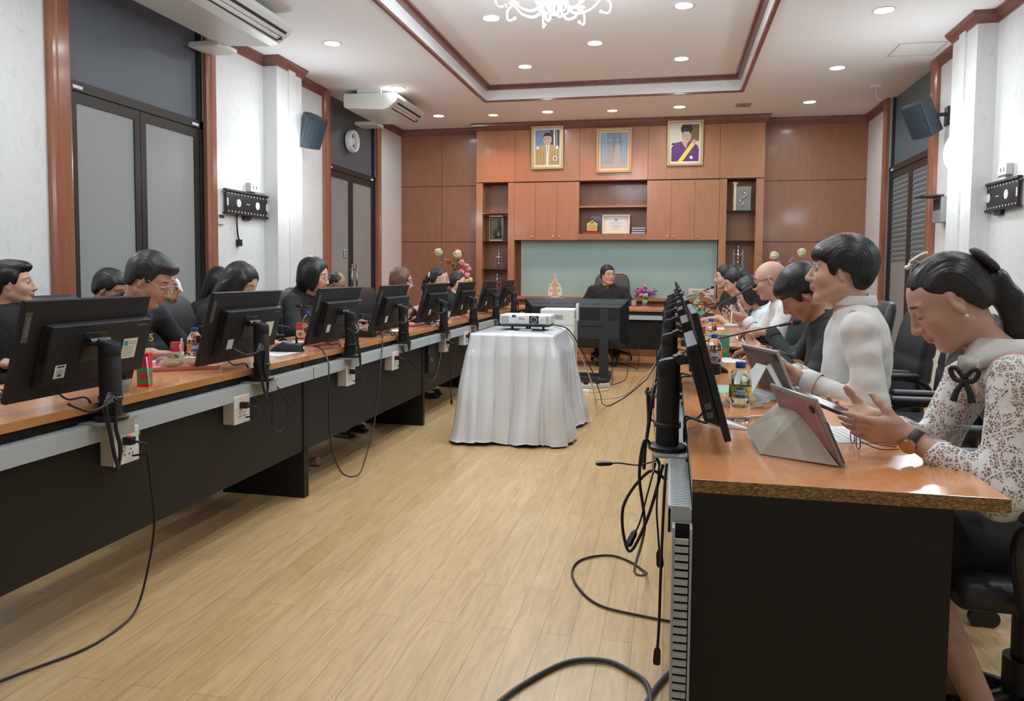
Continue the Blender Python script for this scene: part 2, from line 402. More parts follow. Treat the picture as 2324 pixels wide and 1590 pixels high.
for i, (a, b) in enumerate(((-2.242, -1.935), (-1.931, -1.624), (-1.62, -1.302), (-.343, -.015), (-.011, .307), (.311, .636))):
    o = cb(lambda q: q.box(a, b, YC-.0, YC+.018, 1.662, 2.488), 'cabinet_door', M_PANEL2)
    kx = (b-.045) if i in (0, 1, 3) else (a+.045)
    if i == 5: kx = a+.045
    k = MB(); k.lathe((kx, YC, 1.71), [(.004, 0), (.006, -.012), (.014, -.018), (.015, -.024), (.008, -.03)], 14, 'y'); k.build('knob', Kn, o, smooth=True)
M_GSH = mat('glass_shelf_edge', (.05, .09, .08), .1, spec=.8, trans=.5)
for a, b, zs in ((-2.725, -2.34, (1.235, 1.645, 2.05, .84)), (.735, 1.12, (1.05, 1.65, 2.06))):
    for z in zs:
        cb(lambda q: q.box(a+.004, b-.004, YC+.01, YB-.03, z-.004, z+.004), 'glass_shelf', M_GSH)
crown_pts = [(X0, YB), (X0, YC), (X1, YC), (X1, YB)]
def cab_crown():
    prof = [(0, -.105), (.015, -.1), (.03, -.075), (.055, -.04), (.06, -.02), (.07, -.015), (.07, 0), (0, 0)]
    R = []
    for (x, y), (dx, dy) in (((X0, YB-.01), (-1, 0)), ((X0, YC), (-1, -1)), ((X1, YC), (1, -1)), ((X1, YB-.01), (1, 0))):
        R.append([(x+dx*o, y+dy*o, ZC+h-.001) for o, h in prof])
    return MB().loft(R)
q = cab_crown(); o = q.build('cornice', M_TRIMY, cab); o.location = (.8, -YC, 0)
# frosted green glass board inside the unit
bd = thing('glass_board', 'pale green frosted glass board filling the wall unit behind the chairman', 'board', (-.8, YC+.16, .85))
q = MB(); q.box(-2.163+.8, .625+.8, 0, .012, 0, .82); q.build('glass_panel', mat('green_frosted_glass', (.30, .42, .385), .3, spec=.6), bd)
q = MB(); q.box(-2.17+.8, -2.163+.8, -.003, .014, 0, .82).box(.62+.8, .632+.8, -.003, .014, 0, .82).box(-2.17+.8, .632+.8, -.005, .014, -.006, .004); q.build('frame', mat('satin_aluminium', (.5, .5, .48), .35, .8), bd)
# ------------------------------------------------------------------ lamps
M_LAMP = mat('lamp_disc', (1, 1, 1), .5, emis=(.93, .98, 1), es=30)
M_WLAMP = mat('warm_lamp_disc', (1, .5, .2), .5, emis=(1, .42, .15), es=14)
M_RING = mat('lamp_ring', (.75, .76, .76), .3, .2)
place = {0: 'by the left wall', 1: 'by the right wall'}
def downlight(x, y, z, label, group, warm=False):
    t = thing('ceiling_downlight', label, 'light', (x, y, z), 0, group)
    q = MB(); q.lathe((0, 0, 0), [(.088, .0), (.09, -.005), (.082, -.009), (.072, -.004), (.072, .0)], 28, caps=False); q.build('trim_ring', M_RING, t, smooth=True)
    q = MB(); q.lathe((0, 0, 0), [(.072, -.0005), (.06, -.006), (.03, -.009), (.001, -.0095)] if not warm else [(.065, -.001), (.05, -.005), (.001, -.006)], 24, caps=False); q.build('bulb', M_WLAMP if warm else M_LAMP, t, smooth=True)
    return t
DL = ['white recessed downlight in the lower ceiling %s, %s from the back' % (s, k) for s in ('along the left wall', 'along the right wall') for k in ('seventh', 'sixth', 'fifth', 'fourth', 'third', 'second', 'first') if (s[10], k) != ('l', 'seventh')]
DL += ['white recessed downlight above the back cabinet, between the two orange ones', 'white recessed downlight above the back cabinet, right of the orange ones']
DL += ['white downlight inside the raised ceiling tray, %s column, %s from the back' % (s, k) for s in ('left', 'right') for k in ('fifth', 'fourth', 'third', 'second', 'first')]
DL += ['white downlight in the centre of the raised tray behind the chandelier', 'white downlight in the centre of the raised tray in front of the chandelier']
for (x, y, z), lb in zip(DOWN, DL): downlight(x, y, z, lb, 'white ceiling downlights')
for (x, y, z), lb in zip(WARM, ('small orange downlight over the left end of the wall unit', 'small orange downlight over the couple portrait')): downlight(x, y, z, lb, 'orange downlights', True)
M_GLOBE = mat('lit_globe', (1, 1, 1), .5, emis=(.88, .95, 1), es=26)
for (x, y, z), s, lb in ((SCONCE[0], -1, 'bright glowing half globe lamp on the far left wall pilaster'), (SCONCE[1], 1, 'bright glowing half globe lamp on the far right wall pilaster'), (SCONCE[2], -1, 'glowing half globe lamp on the near left pilaster outside the view'), (SCONCE[3], 1, 'glowing half globe lamp on the near right pilaster outside the view')):
    px = XL+.155 if s < 0 else XR-.155
    t = thing('wall_lamp', lb, 'light', (px, y, z), 0, 'wall lamps on the pilasters')
    q = MB(); q.sphere((-s*.03, 0, 0), (.10, .15, .17), 12); q.build('shade', M_GLOBE, t, smooth=True)
    q = MB(); q.cbox((-s*.004, 0, 0), (.008, .12, .12)); q.build('wall_plate', M_WHITE, t)
    point('sconce_glow', (px-s*.26, y, z), 30 if y > 5 else 14, (.82, .92, 1.0), .12)
# chandelier
ch = thing('chandelier', 'white ornate chandelier with scrolled arms hanging from the raised ceiling', 'light', (-.86, 5.4, 3.12))
M_CH = mat('white_enamel', (.85, .88, .9), .25, coat=.5)
q = MB(); q.lathe((0, 0, 0), [(.002, -.10), (.02, -.095), (.022, -.07), (.008, -.06), (.008, -.045), (.02, -.035), (.05, -.015), (.05, .0), (.035, .01), (.035, .05), (.06, .10), (.08, .17), (.05, .24), (.025, .3), (.012, .4)], 20); q.build('column', M_CH, ch, smooth=True)
q = MB(); q.cyl((0, 0, .39), .05, .02); q.build('canopy', M_CH, ch)
M_BULB = mat('chandelier_bulb', (1, 1, 1), emis=(.8, .92, 1), es=7)
for i in range(8):
    a = 2*PI*i/8+.35; q = MB()
    def R_(r, z): return (r*math.cos(a), r*math.sin(a), z)
    q.tube([R_(.05, .08), R_(.09, -.01), R_(.17, -.06), R_(.28, -.02), R_(.36, .06), R_(.42, .03), R_(.41, -.04), R_(.35, -.035)], lambda t: .011-.004*t, 7)
    q.tube([R_(.07, .12), R_(.1, .02), R_(.11, -.05), R_(.07, -.075), R_(.055, -.045)], .008, 6); q.sphere(R_(.055, -.042), .014, 5); q.sphere(R_(.35, -.035), .013, 5)
    ar = q.build('arm', M_CH, ch, smooth=True)
    q = MB(); c0 = R_(.36, .06); q.lathe(c0, [(.012, 0), (.04, .01), (.042, .016), (.014, .02), (.014, .09)], 12); q.build('candle_cup', M_CH, ar, smooth=True)
    q = MB(); q.lathe(R_(.36, .15), [(.008, 0), (.018, .02), (.014, .045), (.001, .075)], 10); q.build('bulb', M_BULB, ar, smooth=True)
point('chandelier_glow', (-.86, 5.4, 3.12), 230, (.78, .9, 1.0), .35)
# ------------------------------------------------------------------ meeting tables
M_TOP = wood('cherry_tabletop', (.54, .205, .075), (.68, .30, .125), 'y', .22, .6, grain=12)
M_TOPX = wood('cherry_tabletop_cross', (.54, .205, .075), (.68, .30, .125), 'x', .22, .6, grain=12)
M_EDGE = wood('beech_edge_band', (.38, .165, .05), (.48, .22, .075), 'y', .4, .1, grain=10)
M_BLACK = mat('black_laminate', (.014, .0125, .011), .5, spec=.3, vary=.2, vscale=30)
M_CHIP = None
def chipboard():
    m, N, L = nt('chipboard'); b = N['Principled BSDF']; tc = N.new('ShaderNodeTexCoord'); mp = N.new('ShaderNodeMapping')
    L.new(tc.outputs['Object'], mp.inputs['Vector']); mp.inputs['Scale'].default_value = (130, 130, 420)
    n = N.new('ShaderNodeTexNoise'); n.inputs['Scale'].default_value = 1.0; n.inputs['Detail'].default_value = 4; L.new(mp.outputs[0], n.inputs['Vector'])
    L.new(ramp(N, L, n.outputs['Fac'], [(.3, (.075, .035, .012)), (.5, (.21, .12, .04)), (.7, (.42, .29, .12))]), b.inputs['Base Color']); b.inputs['Roughness'].default_value = .8
    return m
M_CHIP = chipboard()
M_TRUNK = mat('grey_plastic_trunking', (.40, .43, .44), .45)
M_CREAM = mat('cream_plastic', (.60, .54, .48), .4)
M_SOCK = mat('white_socket_plastic', (.66, .64, .60), .35)
M_BP = mat('black_plastic', (.014, .014, .015), .38)
M_BP2 = mat('black_plastic_matt', (.015, .015, .017), .5, spec=.35, bump=.06, bscale=900)
M_DSLOT = mat('slot_black', (.004, .004, .004), .7)
def table_unit(yc, ln, side, label, near_cut=False, grp='long meeting table units'):
    # side -1: left row (people at -x), +1: right row; local origin at front panel foot
    xf = -1.86 if side < 0 else .056
    s = -1 if side < 0 else 1
    t = thing('meeting_table', label, 'table', (xf, yc, 0), 0, grp)
    h = ln/2-.002; D = .612
    def X(a, b): return (min(s*a, s*b), max(s*a, s*b))
    q = MB(); a, b = X(-.02 if side < 0 else 0, D); q.box(a, b, -h, h, .722, .75); q.build('tabletop', M_TOP, t, bevel=.0015)
    q = MB(); a, b = X((-.0215 if side < 0 else -.0015), (-.02 if side < 0 else 0)); q.box(a, b, -h, h, .7215, .7495); q.build('edge_band', M_EDGE, t)
    if near_cut: q = MB(); a, b = X(0, D); q.box(a, b, -h-.0015, -h, .722, .7495); q.build('chipboard_edge', M_CHIP, t)
    q = MB(); a, b = X(0, .018); q.box(a, b, -h+.02, h-.02, .25, .722); q.build('modesty_panel', M_BLACK, t)
    for yy in (-h, h-.022):
        q = MB(); a, b = X(-.006 if side < 0 else 0, .47 if side < 0 else .51); q.box(a, b, yy, yy+.022, 0, .722); q.build('leg_panel', M_BLACK, t)
    return t
names = ['nearest', 'second', 'third', 'fourth', 'farthest']
def unit_label(i, row): return '%s cherry topped black table of the %s row, %s' % (names[i], row, ('cut by the photo edge', 'with its end beside the sandal', 'under the microphones', 'behind the draped projector table', 'meeting the head desk')[i] if row == 'left' else ('with bare chipboard end edge', 'under the second tablet', 'with the coffee cup', 'under the smartphones', 'meeting the head desk')[i])
YS_L = [(-.27, 1.65), (1.65, 3.55), (3.55, 5.45), (5.45, 7.35), (7.35, 9.28)]
YS_R = [(1.62, 3.55), (3.55, 5.45), (5.45, 7.35), (7.35, 9.28)]
def unit_ends(i): return i
for i, (a, b) in enumerate(YS_L): table_unit((a+b)/2, b-a, -1, unit_label(i, 'left'))
for i, (a, b) in enumerate(YS_R): table_unit((a+b)/2, b-a, 1, unit_label(i if i < 3 else 4, 'right') if i != 3 else 'farthest cherry topped black table of the right row, meeting the head desk', near_cut=(i == 0))
# head desk across the far end
hd = thing('head_desk', 'cherry topped black head desk crossing the far end before the chairman', 'table', (-.6, 9.3, 0))
q = MB(); q.box(-1.9, 1.28, -.02, .70, .722, .75); q.build('tabletop', M_TOPX, hd, bevel=.0015)
q = MB(); q.box(-1.9, 1.28, -.0215, -.02, .7215, .7495); q.build('edge_band', M_EDGE, hd)
q = MB(); q.box(-1.25, .65, 0, .018, .25, .722); q.build('modesty_panel', M_BLACK, hd)
for x in (-1.88, 1.24): q = MB(); q.box(x, x+.022, 0.02, .5, 0, .722); q.build('leg_panel', M_BLACK, hd)
# cable trunking along the front of the tables (slotted lid)
def trunking(y0, y1, side, label, name='cable_trunking'):
    xf = -1.86 if side < 0 else .056; s = 1 if side < 0 else -1
    t = thing(name, label, 'cable tray', (xf, (y0+y1)/2, .63), 0, 'grey cable trunking on the tables'); h = (y1-y0)/2-.004
    X = lambda a, b: (min(s*a, s*b), max(s*a, s*b))
    q = MB(); a, b = X(.001, .05); q.box(a, b, -h, h, 0, .052); a, b = X(.046, .052); q.box(a, b, -h, h, -.002, .058); q.build('channel', M_TRUNK, t)
    q = MB(); a, b = X(.006, .046); yy = -h
    while yy < h: q.box(a, b, yy, min(yy+.008, h), .052, .058); yy += .0125
    q.build('slotted_lid', M_TRUNK, t)
    return t
for i, (a, b) in enumerate(YS_L): trunking(a, b, -1, 'grey slotted cable trunking along the front of the %s table in the left row' % names[i])
for i, (a, b) in enumerate(YS_R): trunking(a, b, 1, 'grey slotted cable trunking along the aisle side of the %s right row table' % ('nearest', 'second', 'third', 'farthest')[i])
t = thing('cable_trunking', 'grey flat cable trunking strip on the head desk front', 'cable tray', (-.6, 9.3, .62), 0, 'grey cable trunking on the tables')
q = MB(); q.box(-1.2, .62, -.045, -.001, 0, .052); q.build('channel', M_TRUNK, t)
t = thing('cable_trunking', 'vertical grey finger trunking running down the near end of the right table', 'cable tray', (.036, 1.618, 0), 0, 'grey cable trunking on the tables')
q = MB(); q.box(-.022, -.016, -.042, -.002, 0, .655).box(.0145, .0195, -.042, -.002, 0, .655).box(-.016, .0145, -.006, -.002, 0, .655); q.build('channel', M_TRUNK, t)
q = MB(); q.box(-.016, .0145, -.010, -.006, 0, .655); q.build('dark_inside', M_DSLOT, t)  # added dark strip over the grey back, paints the shade between the fingers
q = MB(); z = .01
while z < .64: q.box(-.016, .012, -.046, -.041, z, z+.0115); z += .0175
q.build('fingers', M_TRUNK, t)

# ------------------------------------------------------------------ computer monitors on posts
M_SCREEN = mat('lcd_screen', (.006, .006, .008), .15)
M_STK = mat('paper_sticker', (.62, .62, .58), .6)
M_INK = mat('dark_print', (.03, .03, .035), .6)
M_TEAL = mat('teal_print', (.03, .30, .38), .5)
M_GREYP = mat('grey_logo_print', (.25, .25, .25), .4)
M_BRK = mat('galvanised_bracket', (.42, .42, .40), .4, .5)
TILT = math.radians(15.5)
def make_monitor():
    t = thing('computer_monitor', 'x', 'monitor', (0, 0, .69))
    q = MB(); q.box(-.035, .055, -.085, .085, -.003, .003).box(-.04, -.034, -.06, .06, -.05, .003); q.build('bracket', M_BRK, t)
    q = MB(); q.lathe((0, 0, 0), [(.052, .003), (.054, .006), (.054, .014), (.045, .019)], 28); q.build('base_plate', M_BP, t, smooth=True, flat_angle=40)
    q = MB()
    def oval(z, k=1, sl=0): return [(.032*k*math.copysign(abs(math.cos(a))**.8, math.cos(a)), .031*k*math.copysign(abs(math.sin(a))**.8, math.sin(a)), z+sl*math.cos(a)*.034*k) for a in [2*PI*i/24 for i in range(24)]]
    q.loft([oval(.016), oval(.21), oval(.212, .97), oval(.215, .97), oval(.217, 1.0), oval(.255, 1.0, .25), oval(.262, .9, .25)]); q.build('post', M_BP2, t, smooth=True, flat_angle=40)
    q = MB(); q.cyl((.032, -.03, .262), .0145, .085, 18, 'y'); q.rbox(.01, .075, -.02, .03, .248, .272, .006); q.build('hinge_arm', M_BP, t, smooth=True, flat_angle=40)
    # panel in tilted frame
    mx = Matrix.Translation((.098, 0, .25)) @ Matrix.Rotation(-TILT, 4, 'Y')
    q = MB(); q.x = mx; q.rbox(-.005, .012, -.27, .27, -.165, .160, .003, 2); pn = q.build('panel', M_BP2, t)
    q = MB(); q.x = mx; q.box(.012, .0125, -.262, .262, -.145, .153); q.build('screen', M_SCREEN, pn)
    q = MB(); q.x = mx
    q.add([(-.006, -.266, -.125), (-.006, .190, -.125), (-.006, .190, .085), (-.006, -.266, .085), (-.04, -.260, -.105), (-.04, .182, -.105), (-.036, .182, .082), (-.036, -.260, .082)],
          [(3, 2, 1, 0), (4, 5, 6, 7), (0, 1, 5, 4), (1, 2, 6, 5), (2, 3, 7, 6), (3, 0, 4, 7)])
    hs = q.build('rear_housing', M_BP2, t, bevel=.003)
    for a, b in ((-.2655, -.262), (.185, .1885)):
        q = MB(); q.x = mx
        for k in range(16): z = .07-k*.0072; q.box(-.033, -.010, a, b, z, z+.003)
        q.build('vent_slots', M_DSLOT, hs)
    q = MB(); q.x = mx
    for k in (0, 1): z = -.078-k*.022; q.box(-.03, -.014, -.2655, -.2635, z, z+.015)
    q.build('usb_sockets', mat('port_grey', (.10, .10, .11), .3, .6), hs)
    q = MB(); q.x = mx; q.box(-.0405, -.036, -.05, .05, -.045, .055); q.build('mount_plate', M_BP, hs, bevel=.003)
    q = MB(); q.x = mx; q.box(-.0065, -.0053, .238, .262, .03, .125); lg = q.build('name_tag', mat('tag_dark_grey', (.07, .07, .07), .4), pn)
    q = MB(); q.x = mx; put_text(q, 'Lenovo', .021, (-.0069, .250, .078), (0, 0, 1), (0, 1, 0)); q.build('lettering', M_GREYP, lg)
    q = MB(); q.x = mx; put_text(q, 'ThinkVision', .0125, (-.0385, -.215, .066), (0, -1, 0), (0, 0, 1)); q.build('lettering', M_GREYP, hs)
    q = MB(); q.x = mx; q.box(-.0412, -.0405, .105, .148, -.088, -.044); st = q.build('barcode_sticker', M_STK, hs)
    q = MB(); q.x = mx
    for k in range(12): q.box(-.0418, -.0412, .112+k*.0024, .1133+k*.0024, -.053, -.047)
    for k in range(7): q.box(-.0418, -.0412, .118+k*.0024, .1193+k*.0024, -.083, -.075)
    for k in range(3): q.box(-.0418, -.0412, .112, .140, -.062-k*.005, -.0612-k*.005)
    q.build('print', M_INK, st)
    q = MB(); q.x = mx; q.tube([(-.028, .10, -.118), (-.034, .10, -.145), (-.06, .085, -.16), (-.085, .05, -.15), (-.10, .035, -.17), (-.11, .035, -.21)], .0035, 6);
    q.build('power_cable', M_BP, hs, smooth=True)
    q = MB(); q.x = mx; q.tube([(-.028, -.11, -.118), (-.036, -.11, -.14), (-.07, -.08, -.125), (-.09, -.045, -.13), (-.10, -.035, -.20)], .004, 6); q.build('video_cable', M_BP, hs, smooth=True)
    # bundled cable hanging on the post
    q = MB()
    for k in range(5):
        o = .007*k; w = .030+.006*(k % 3)
        q.tube([(-.036-o*.4, .05+o*.4, .10-o), (-.046-o*.3, .05+w, .06), (-.052, .05+w*.5, -.02), (-.060-o*.2, .05+.3*w, -.09-o), (-.062, .045, -.13-o*.5), (-.060, .05-w*.5, -.08), (-.050, .05-w*.3, -.01), (-.044, .05-w*.7, .06)], .0045, 7, closed=True)
    q.tube([(-.02, .20, .09), (-.05, .15, .06), (-.06, .09, .07), (-.055, .05, .09)], .0045, 7)
    cb_ = q.build('cable_coil', mat('black_rubber', (.012, .012, .012), .35), t, smooth=True)
    q = MB(); q.lathe((0, 0, .075), [(.036, -.007), (.0375, -.007), (.0375, .007), (.036, .007)], 24); q.tube([(-.036, .02, .075), (-.048, .035, .078), (-.05, .03, .07)], .003, 5)
    q.build('strap', M_BP, t, smooth=True)
    return t
mon = make_monitor()
def asset_sticker(t, parentname):
    pass
ML = [2.09, 3.02, 3.98, 4.85, 5.79, 6.72, 7.65, 8.58]
LBL = ['large black monitor nearest the camera in the left row, cable coil on its post', 'second black monitor from the front in the left row, before the man writing',
       'third black monitor of the left row, beside the microphone with the green light', 'fourth black monitor of the left row, before the brown haired woman',
       'fifth black monitor of the left row, behind the tent shaped name plate', 'sixth black monitor of the left row, level with the projector edge',
       'seventh black monitor of the left row, before the trophies', 'farthest black monitor of the left row, next to the head desk']
for i, y in enumerate(ML):
    if i == 0: m_ = mon; m_.location = (-1.804, y+.02, .69); m_.rotation_euler = (0, 0, PI); m_['label'] = LBL[0]; m_['group'] = 'monitors of the left row'
    else: dup(mon, LBL[i], (-1.804, y+.02, .69), PI+random.uniform(-.03, .03), 'monitors of the left row')
MR = [2.10, 3.0, 3.95, 4.9, 5.8, 6.7, 7.6, 8.5]
LBR = ['black monitor nearest the camera in the right row, seen edge on with slots and ports', 'second black monitor from the front in the right row, half hidden by the first',
       'third black monitor of the right row', 'fourth black monitor of the right row', 'fifth black monitor of the right row', 'sixth black monitor of the right row',
       'seventh black monitor of the right row', 'farthest black monitor of the right row, standing out against the glass board']
for i, y in enumerate(MR): dup(mon, LBR[i], (0.0, y+.03, .69), random.uniform(-.03, .03) if i else 0.0, 'monitors of the right row')
for o_ in [o for o in bpy.data.objects if o.get('category') == 'monitor' and o is not mon]:
    for c_ in o_.children:
        if c_.name.startswith('cable_coil'): c_.location = (0, 0, random.uniform(.07, .11)); c_.rotation_euler = (0, 0, random.uniform(-.3, .3))
# printed asset sheet stuck on the first two monitors
for root in [mon]+[o for o in bpy.data.objects if o.get('label') == LBL[1]]:
    mx = Matrix.Translation((.098, 0, .25)) @ Matrix.Rotation(-TILT, 4, 'Y')
    hs = [c for c in root.children if c.name.startswith('rear_housing')][0]
    q = MB(); q.x = mx; q.box(-.0392, -.0385, -.205, -.135, -.055, .018); st = q.build('asset_sticker', mat('cream_sticker', (.66, .64, .52), .6), hs)
# printing of that sheet (kept as thin raised ink in the same part family)
for root in [mon]:
    hs = [c for c in root.children if c.name.startswith('rear_housing')][0]
    q = MB(); q.x = mx
    q.box(-.0397, -.0392, -.158, -.140, -.008, .010, 1)
    for k in range(7):
        z = -.014-k*.0055; a = (.0, .012, .006, .02, .004, .016, .01)[k]
        q.box(-.0396, -.0392, -.198+a, -.141, z, z+.0016, 0)
    q.box(-.0396, -.0392, -.2, -.162, .004, .006, 0).box(-.0396, -.0392, -.2, -.162, -.003, -.001, 0)
    q.build('sticker_print', [M_GREYP, M_TEAL], hs)

# ------------------------------------------------------------------ socket boxes under the trunking
def make_outlet():
    t = thing('socket_box', 'x', 'socket', (0, 0, 0))
    q = MB(); q.box(0, .048, -.058, .058, 0, .118); q.build('back_box', M_CREAM, t, bevel=.002)
    q = MB(); q.box(.048, .056, -.06, .06, -.002, .120); f = q.build('face_plate', M_SOCK, t, bevel=.003)
    q = MB(); q.box(.0562, .0568, .004, .018, .092, .102); q.build('switch_light', mat('red_neon', (.6, .05, .03), .4, emis=(1, .15, .05), es=1.2), f)
    q = MB()
    for yy in (-.02, .018):
        for dz in (.03,):
            for a, b in ((-.008, 0), (.008, 0), (0, .014)): q.box(.0562, .0568, yy+a-.002, yy+a+.002, dz+b-.003, dz+b+.003)
    q.build('socket_holes', M_DSLOT, f)
    q = MB(); q.box(.056, .088, -.02, .004, .066, .092); q.tube([(.088, -.008, .078), (.105, -.002, .074), (.12, .02, .06), (.11, .03, .03), (.06, .02, .02)], .004, 6); q.build('plug', M_BP, f, smooth=True, flat_angle=35)
    q = MB(); q.box(.0, .012, .062, .12, .07, .118); q.build('mounting_strip', M_CREAM, t)
    return t
ob = make_outlet()
OL = [2.18, 2.88, 4.0, 4.72, 5.9, 6.5, 7.9, 8.7]
OLB = ['cream socket box hanging below the nearest left monitor, power light on', 'cream socket box below the second left monitor', 'cream socket box below the third left monitor with a dangling tag',
       'cream socket box between third and fourth left monitors', 'cream socket box beside the black computer on the left tables', 'cream socket box just left of the satin cloth edge', 'cream socket box hidden behind the projector table', 'cream socket box near the head desk on the left row']
for i, y in enumerate(OL):
    if i == 0: ob.location = (-1.86, y, .53); ob['label'] = OLB[0]; ob['group'] = 'socket boxes'
    elif i < 6: dup(ob, OLB[i], (-1.86, y, .53), 0, 'socket boxes')
# flat black equipment box under the left table
t = thing('mini_computer', 'flat black equipment box with small blue lights fixed under the left table', 'computer', (-1.862, 5.6, .40))
q = MB(); q.box(.002, .03, -.09, .09, 0, .24); q.build('case', M_BP, t, bevel=.003)
q = MB(); q.box(.03, .031, -.05, .0, .1, .106).box(.03, .031, -.04, .02, .085, .09); q.build('markings', M_GREYP, t)
q = MB()
for k in range(3): q.box(.03, .0315, -.085, -.078, .15+k*.012, .156+k*.012)
q.build('indicator_lights', mat('blue_led', (.02, .08, .4), .4, emis=(.1, .3, 1), es=1), t)

# ------------------------------------------------------------------ executive chairs
M_LEATHER = mat('black_leather', (.022, .023, .026), .38, spec=.5, bump=.12, bscale=160)
def pad(mb, x, y, z, r=.02):
    mb.rbox(x[0], x[1], y[0], y[1], z[0], z[1], r, 4)
def make_chair():
    t = thing('office_chair', 'x', 'chair', (0, 0, 0))
    q = MB(); pad(q, (-.24, .25), (-.25, .25), (.42, .50), .035); q.build('seat', M_LEATHER, t, smooth=True, flat_angle=60)
    q = MB()
    rings = []
    for i, (z, w, th, xo) in enumerate(((.45, .20, .05, -.22), (.47, .24, .085, -.225), (.58, .255, .1, -.235), (.598, .25, .085, -.237), (.615, .255, .1, -.24), (.72, .255, .10, -.25), (.738, .25, .085, -.253), (.755, .255, .10, -.256), (.88, .25, .095, -.28), (.96, .235, .085, -.30), (1.005, .20, .06, -.315), (1.02, .15, .02, -.32))):
        R = []
        for k in range(28):
            a = 2*PI*k/28; cx, cy = math.cos(a), math.sin(a)
            R.append((xo+th/2*math.copysign(abs(cx)**.6, cx)-.05*(cy*cy)*-.5, w*math.copysign(abs(cy)**.45, cy), z))
        rings.append(R)
    q.loft(rings); q.build('backrest', M_LEATHER, t, smooth=True)
    for s in (-1, 1):
        q = MB(); q.tube([(-.2, s*.27, .44), (-.19, s*.29, .6), (-.1, s*.3, .655), (.1, s*.3, .65), (.15, s*.3, .6), (.12, s*.28, .44)], .014, 8); q.build('arm_frame', M_BP, t, smooth=True)
        q = MB(); q.rbox(-.14, .15, s*.3-.03, s*.3+.03, .655, .685, .012); q.build('armrest', M_LEATHER, t, smooth=True, flat_angle=60)
    q = MB(); q.cyl((0, 0, .1), .028, .34, 16); q.cyl((0, 0, .08), .045, .14, 16); q.box(-.1, .1, -.06, .06, .39, .42); q.build('gas_lift', M_BP, t, smooth=True, flat_angle=40)
    for i in range(5):
        a = 2*PI*i/5+.3; c, s_ = math.cos(a), math.sin(a); q = MB()
        q.tube([(c*.03, s_*.03, .12), (c*.16, s_*.16, .10), (c*.29, s_*.29, .078)], lambda u: .024-.009*u, 8, 3); lg = q.build('leg', M_BP, t, smooth=True)
        q = MB(); q.cyl((c*.29-.028*s_, s_*.29+.028*c, .03), .03, .02, 14, 'y'); q.cyl((c*.29+.01*s_, s_*.29-.012*c, .03), .03, .02, 14, 'y'); q.cyl((c*.29, s_*.29, .03), .008, .05, 8); q.build('caster', M_BP, lg, smooth=True, flat_angle=40)
    return t
chair = make_chair()
_cu = [0]
def place_chair(x, y, rz, label, group=None):
    if _cu[0] == 0: _cu[0] = 1; chair.location = (x, y, 0); chair.rotation_euler = (0, 0, rz); chair['label'] = label; o = chair
    else: o = dup(chair, label, (x, y, 0), rz)
    o['group'] = group or 'black leather office chairs'
    return o
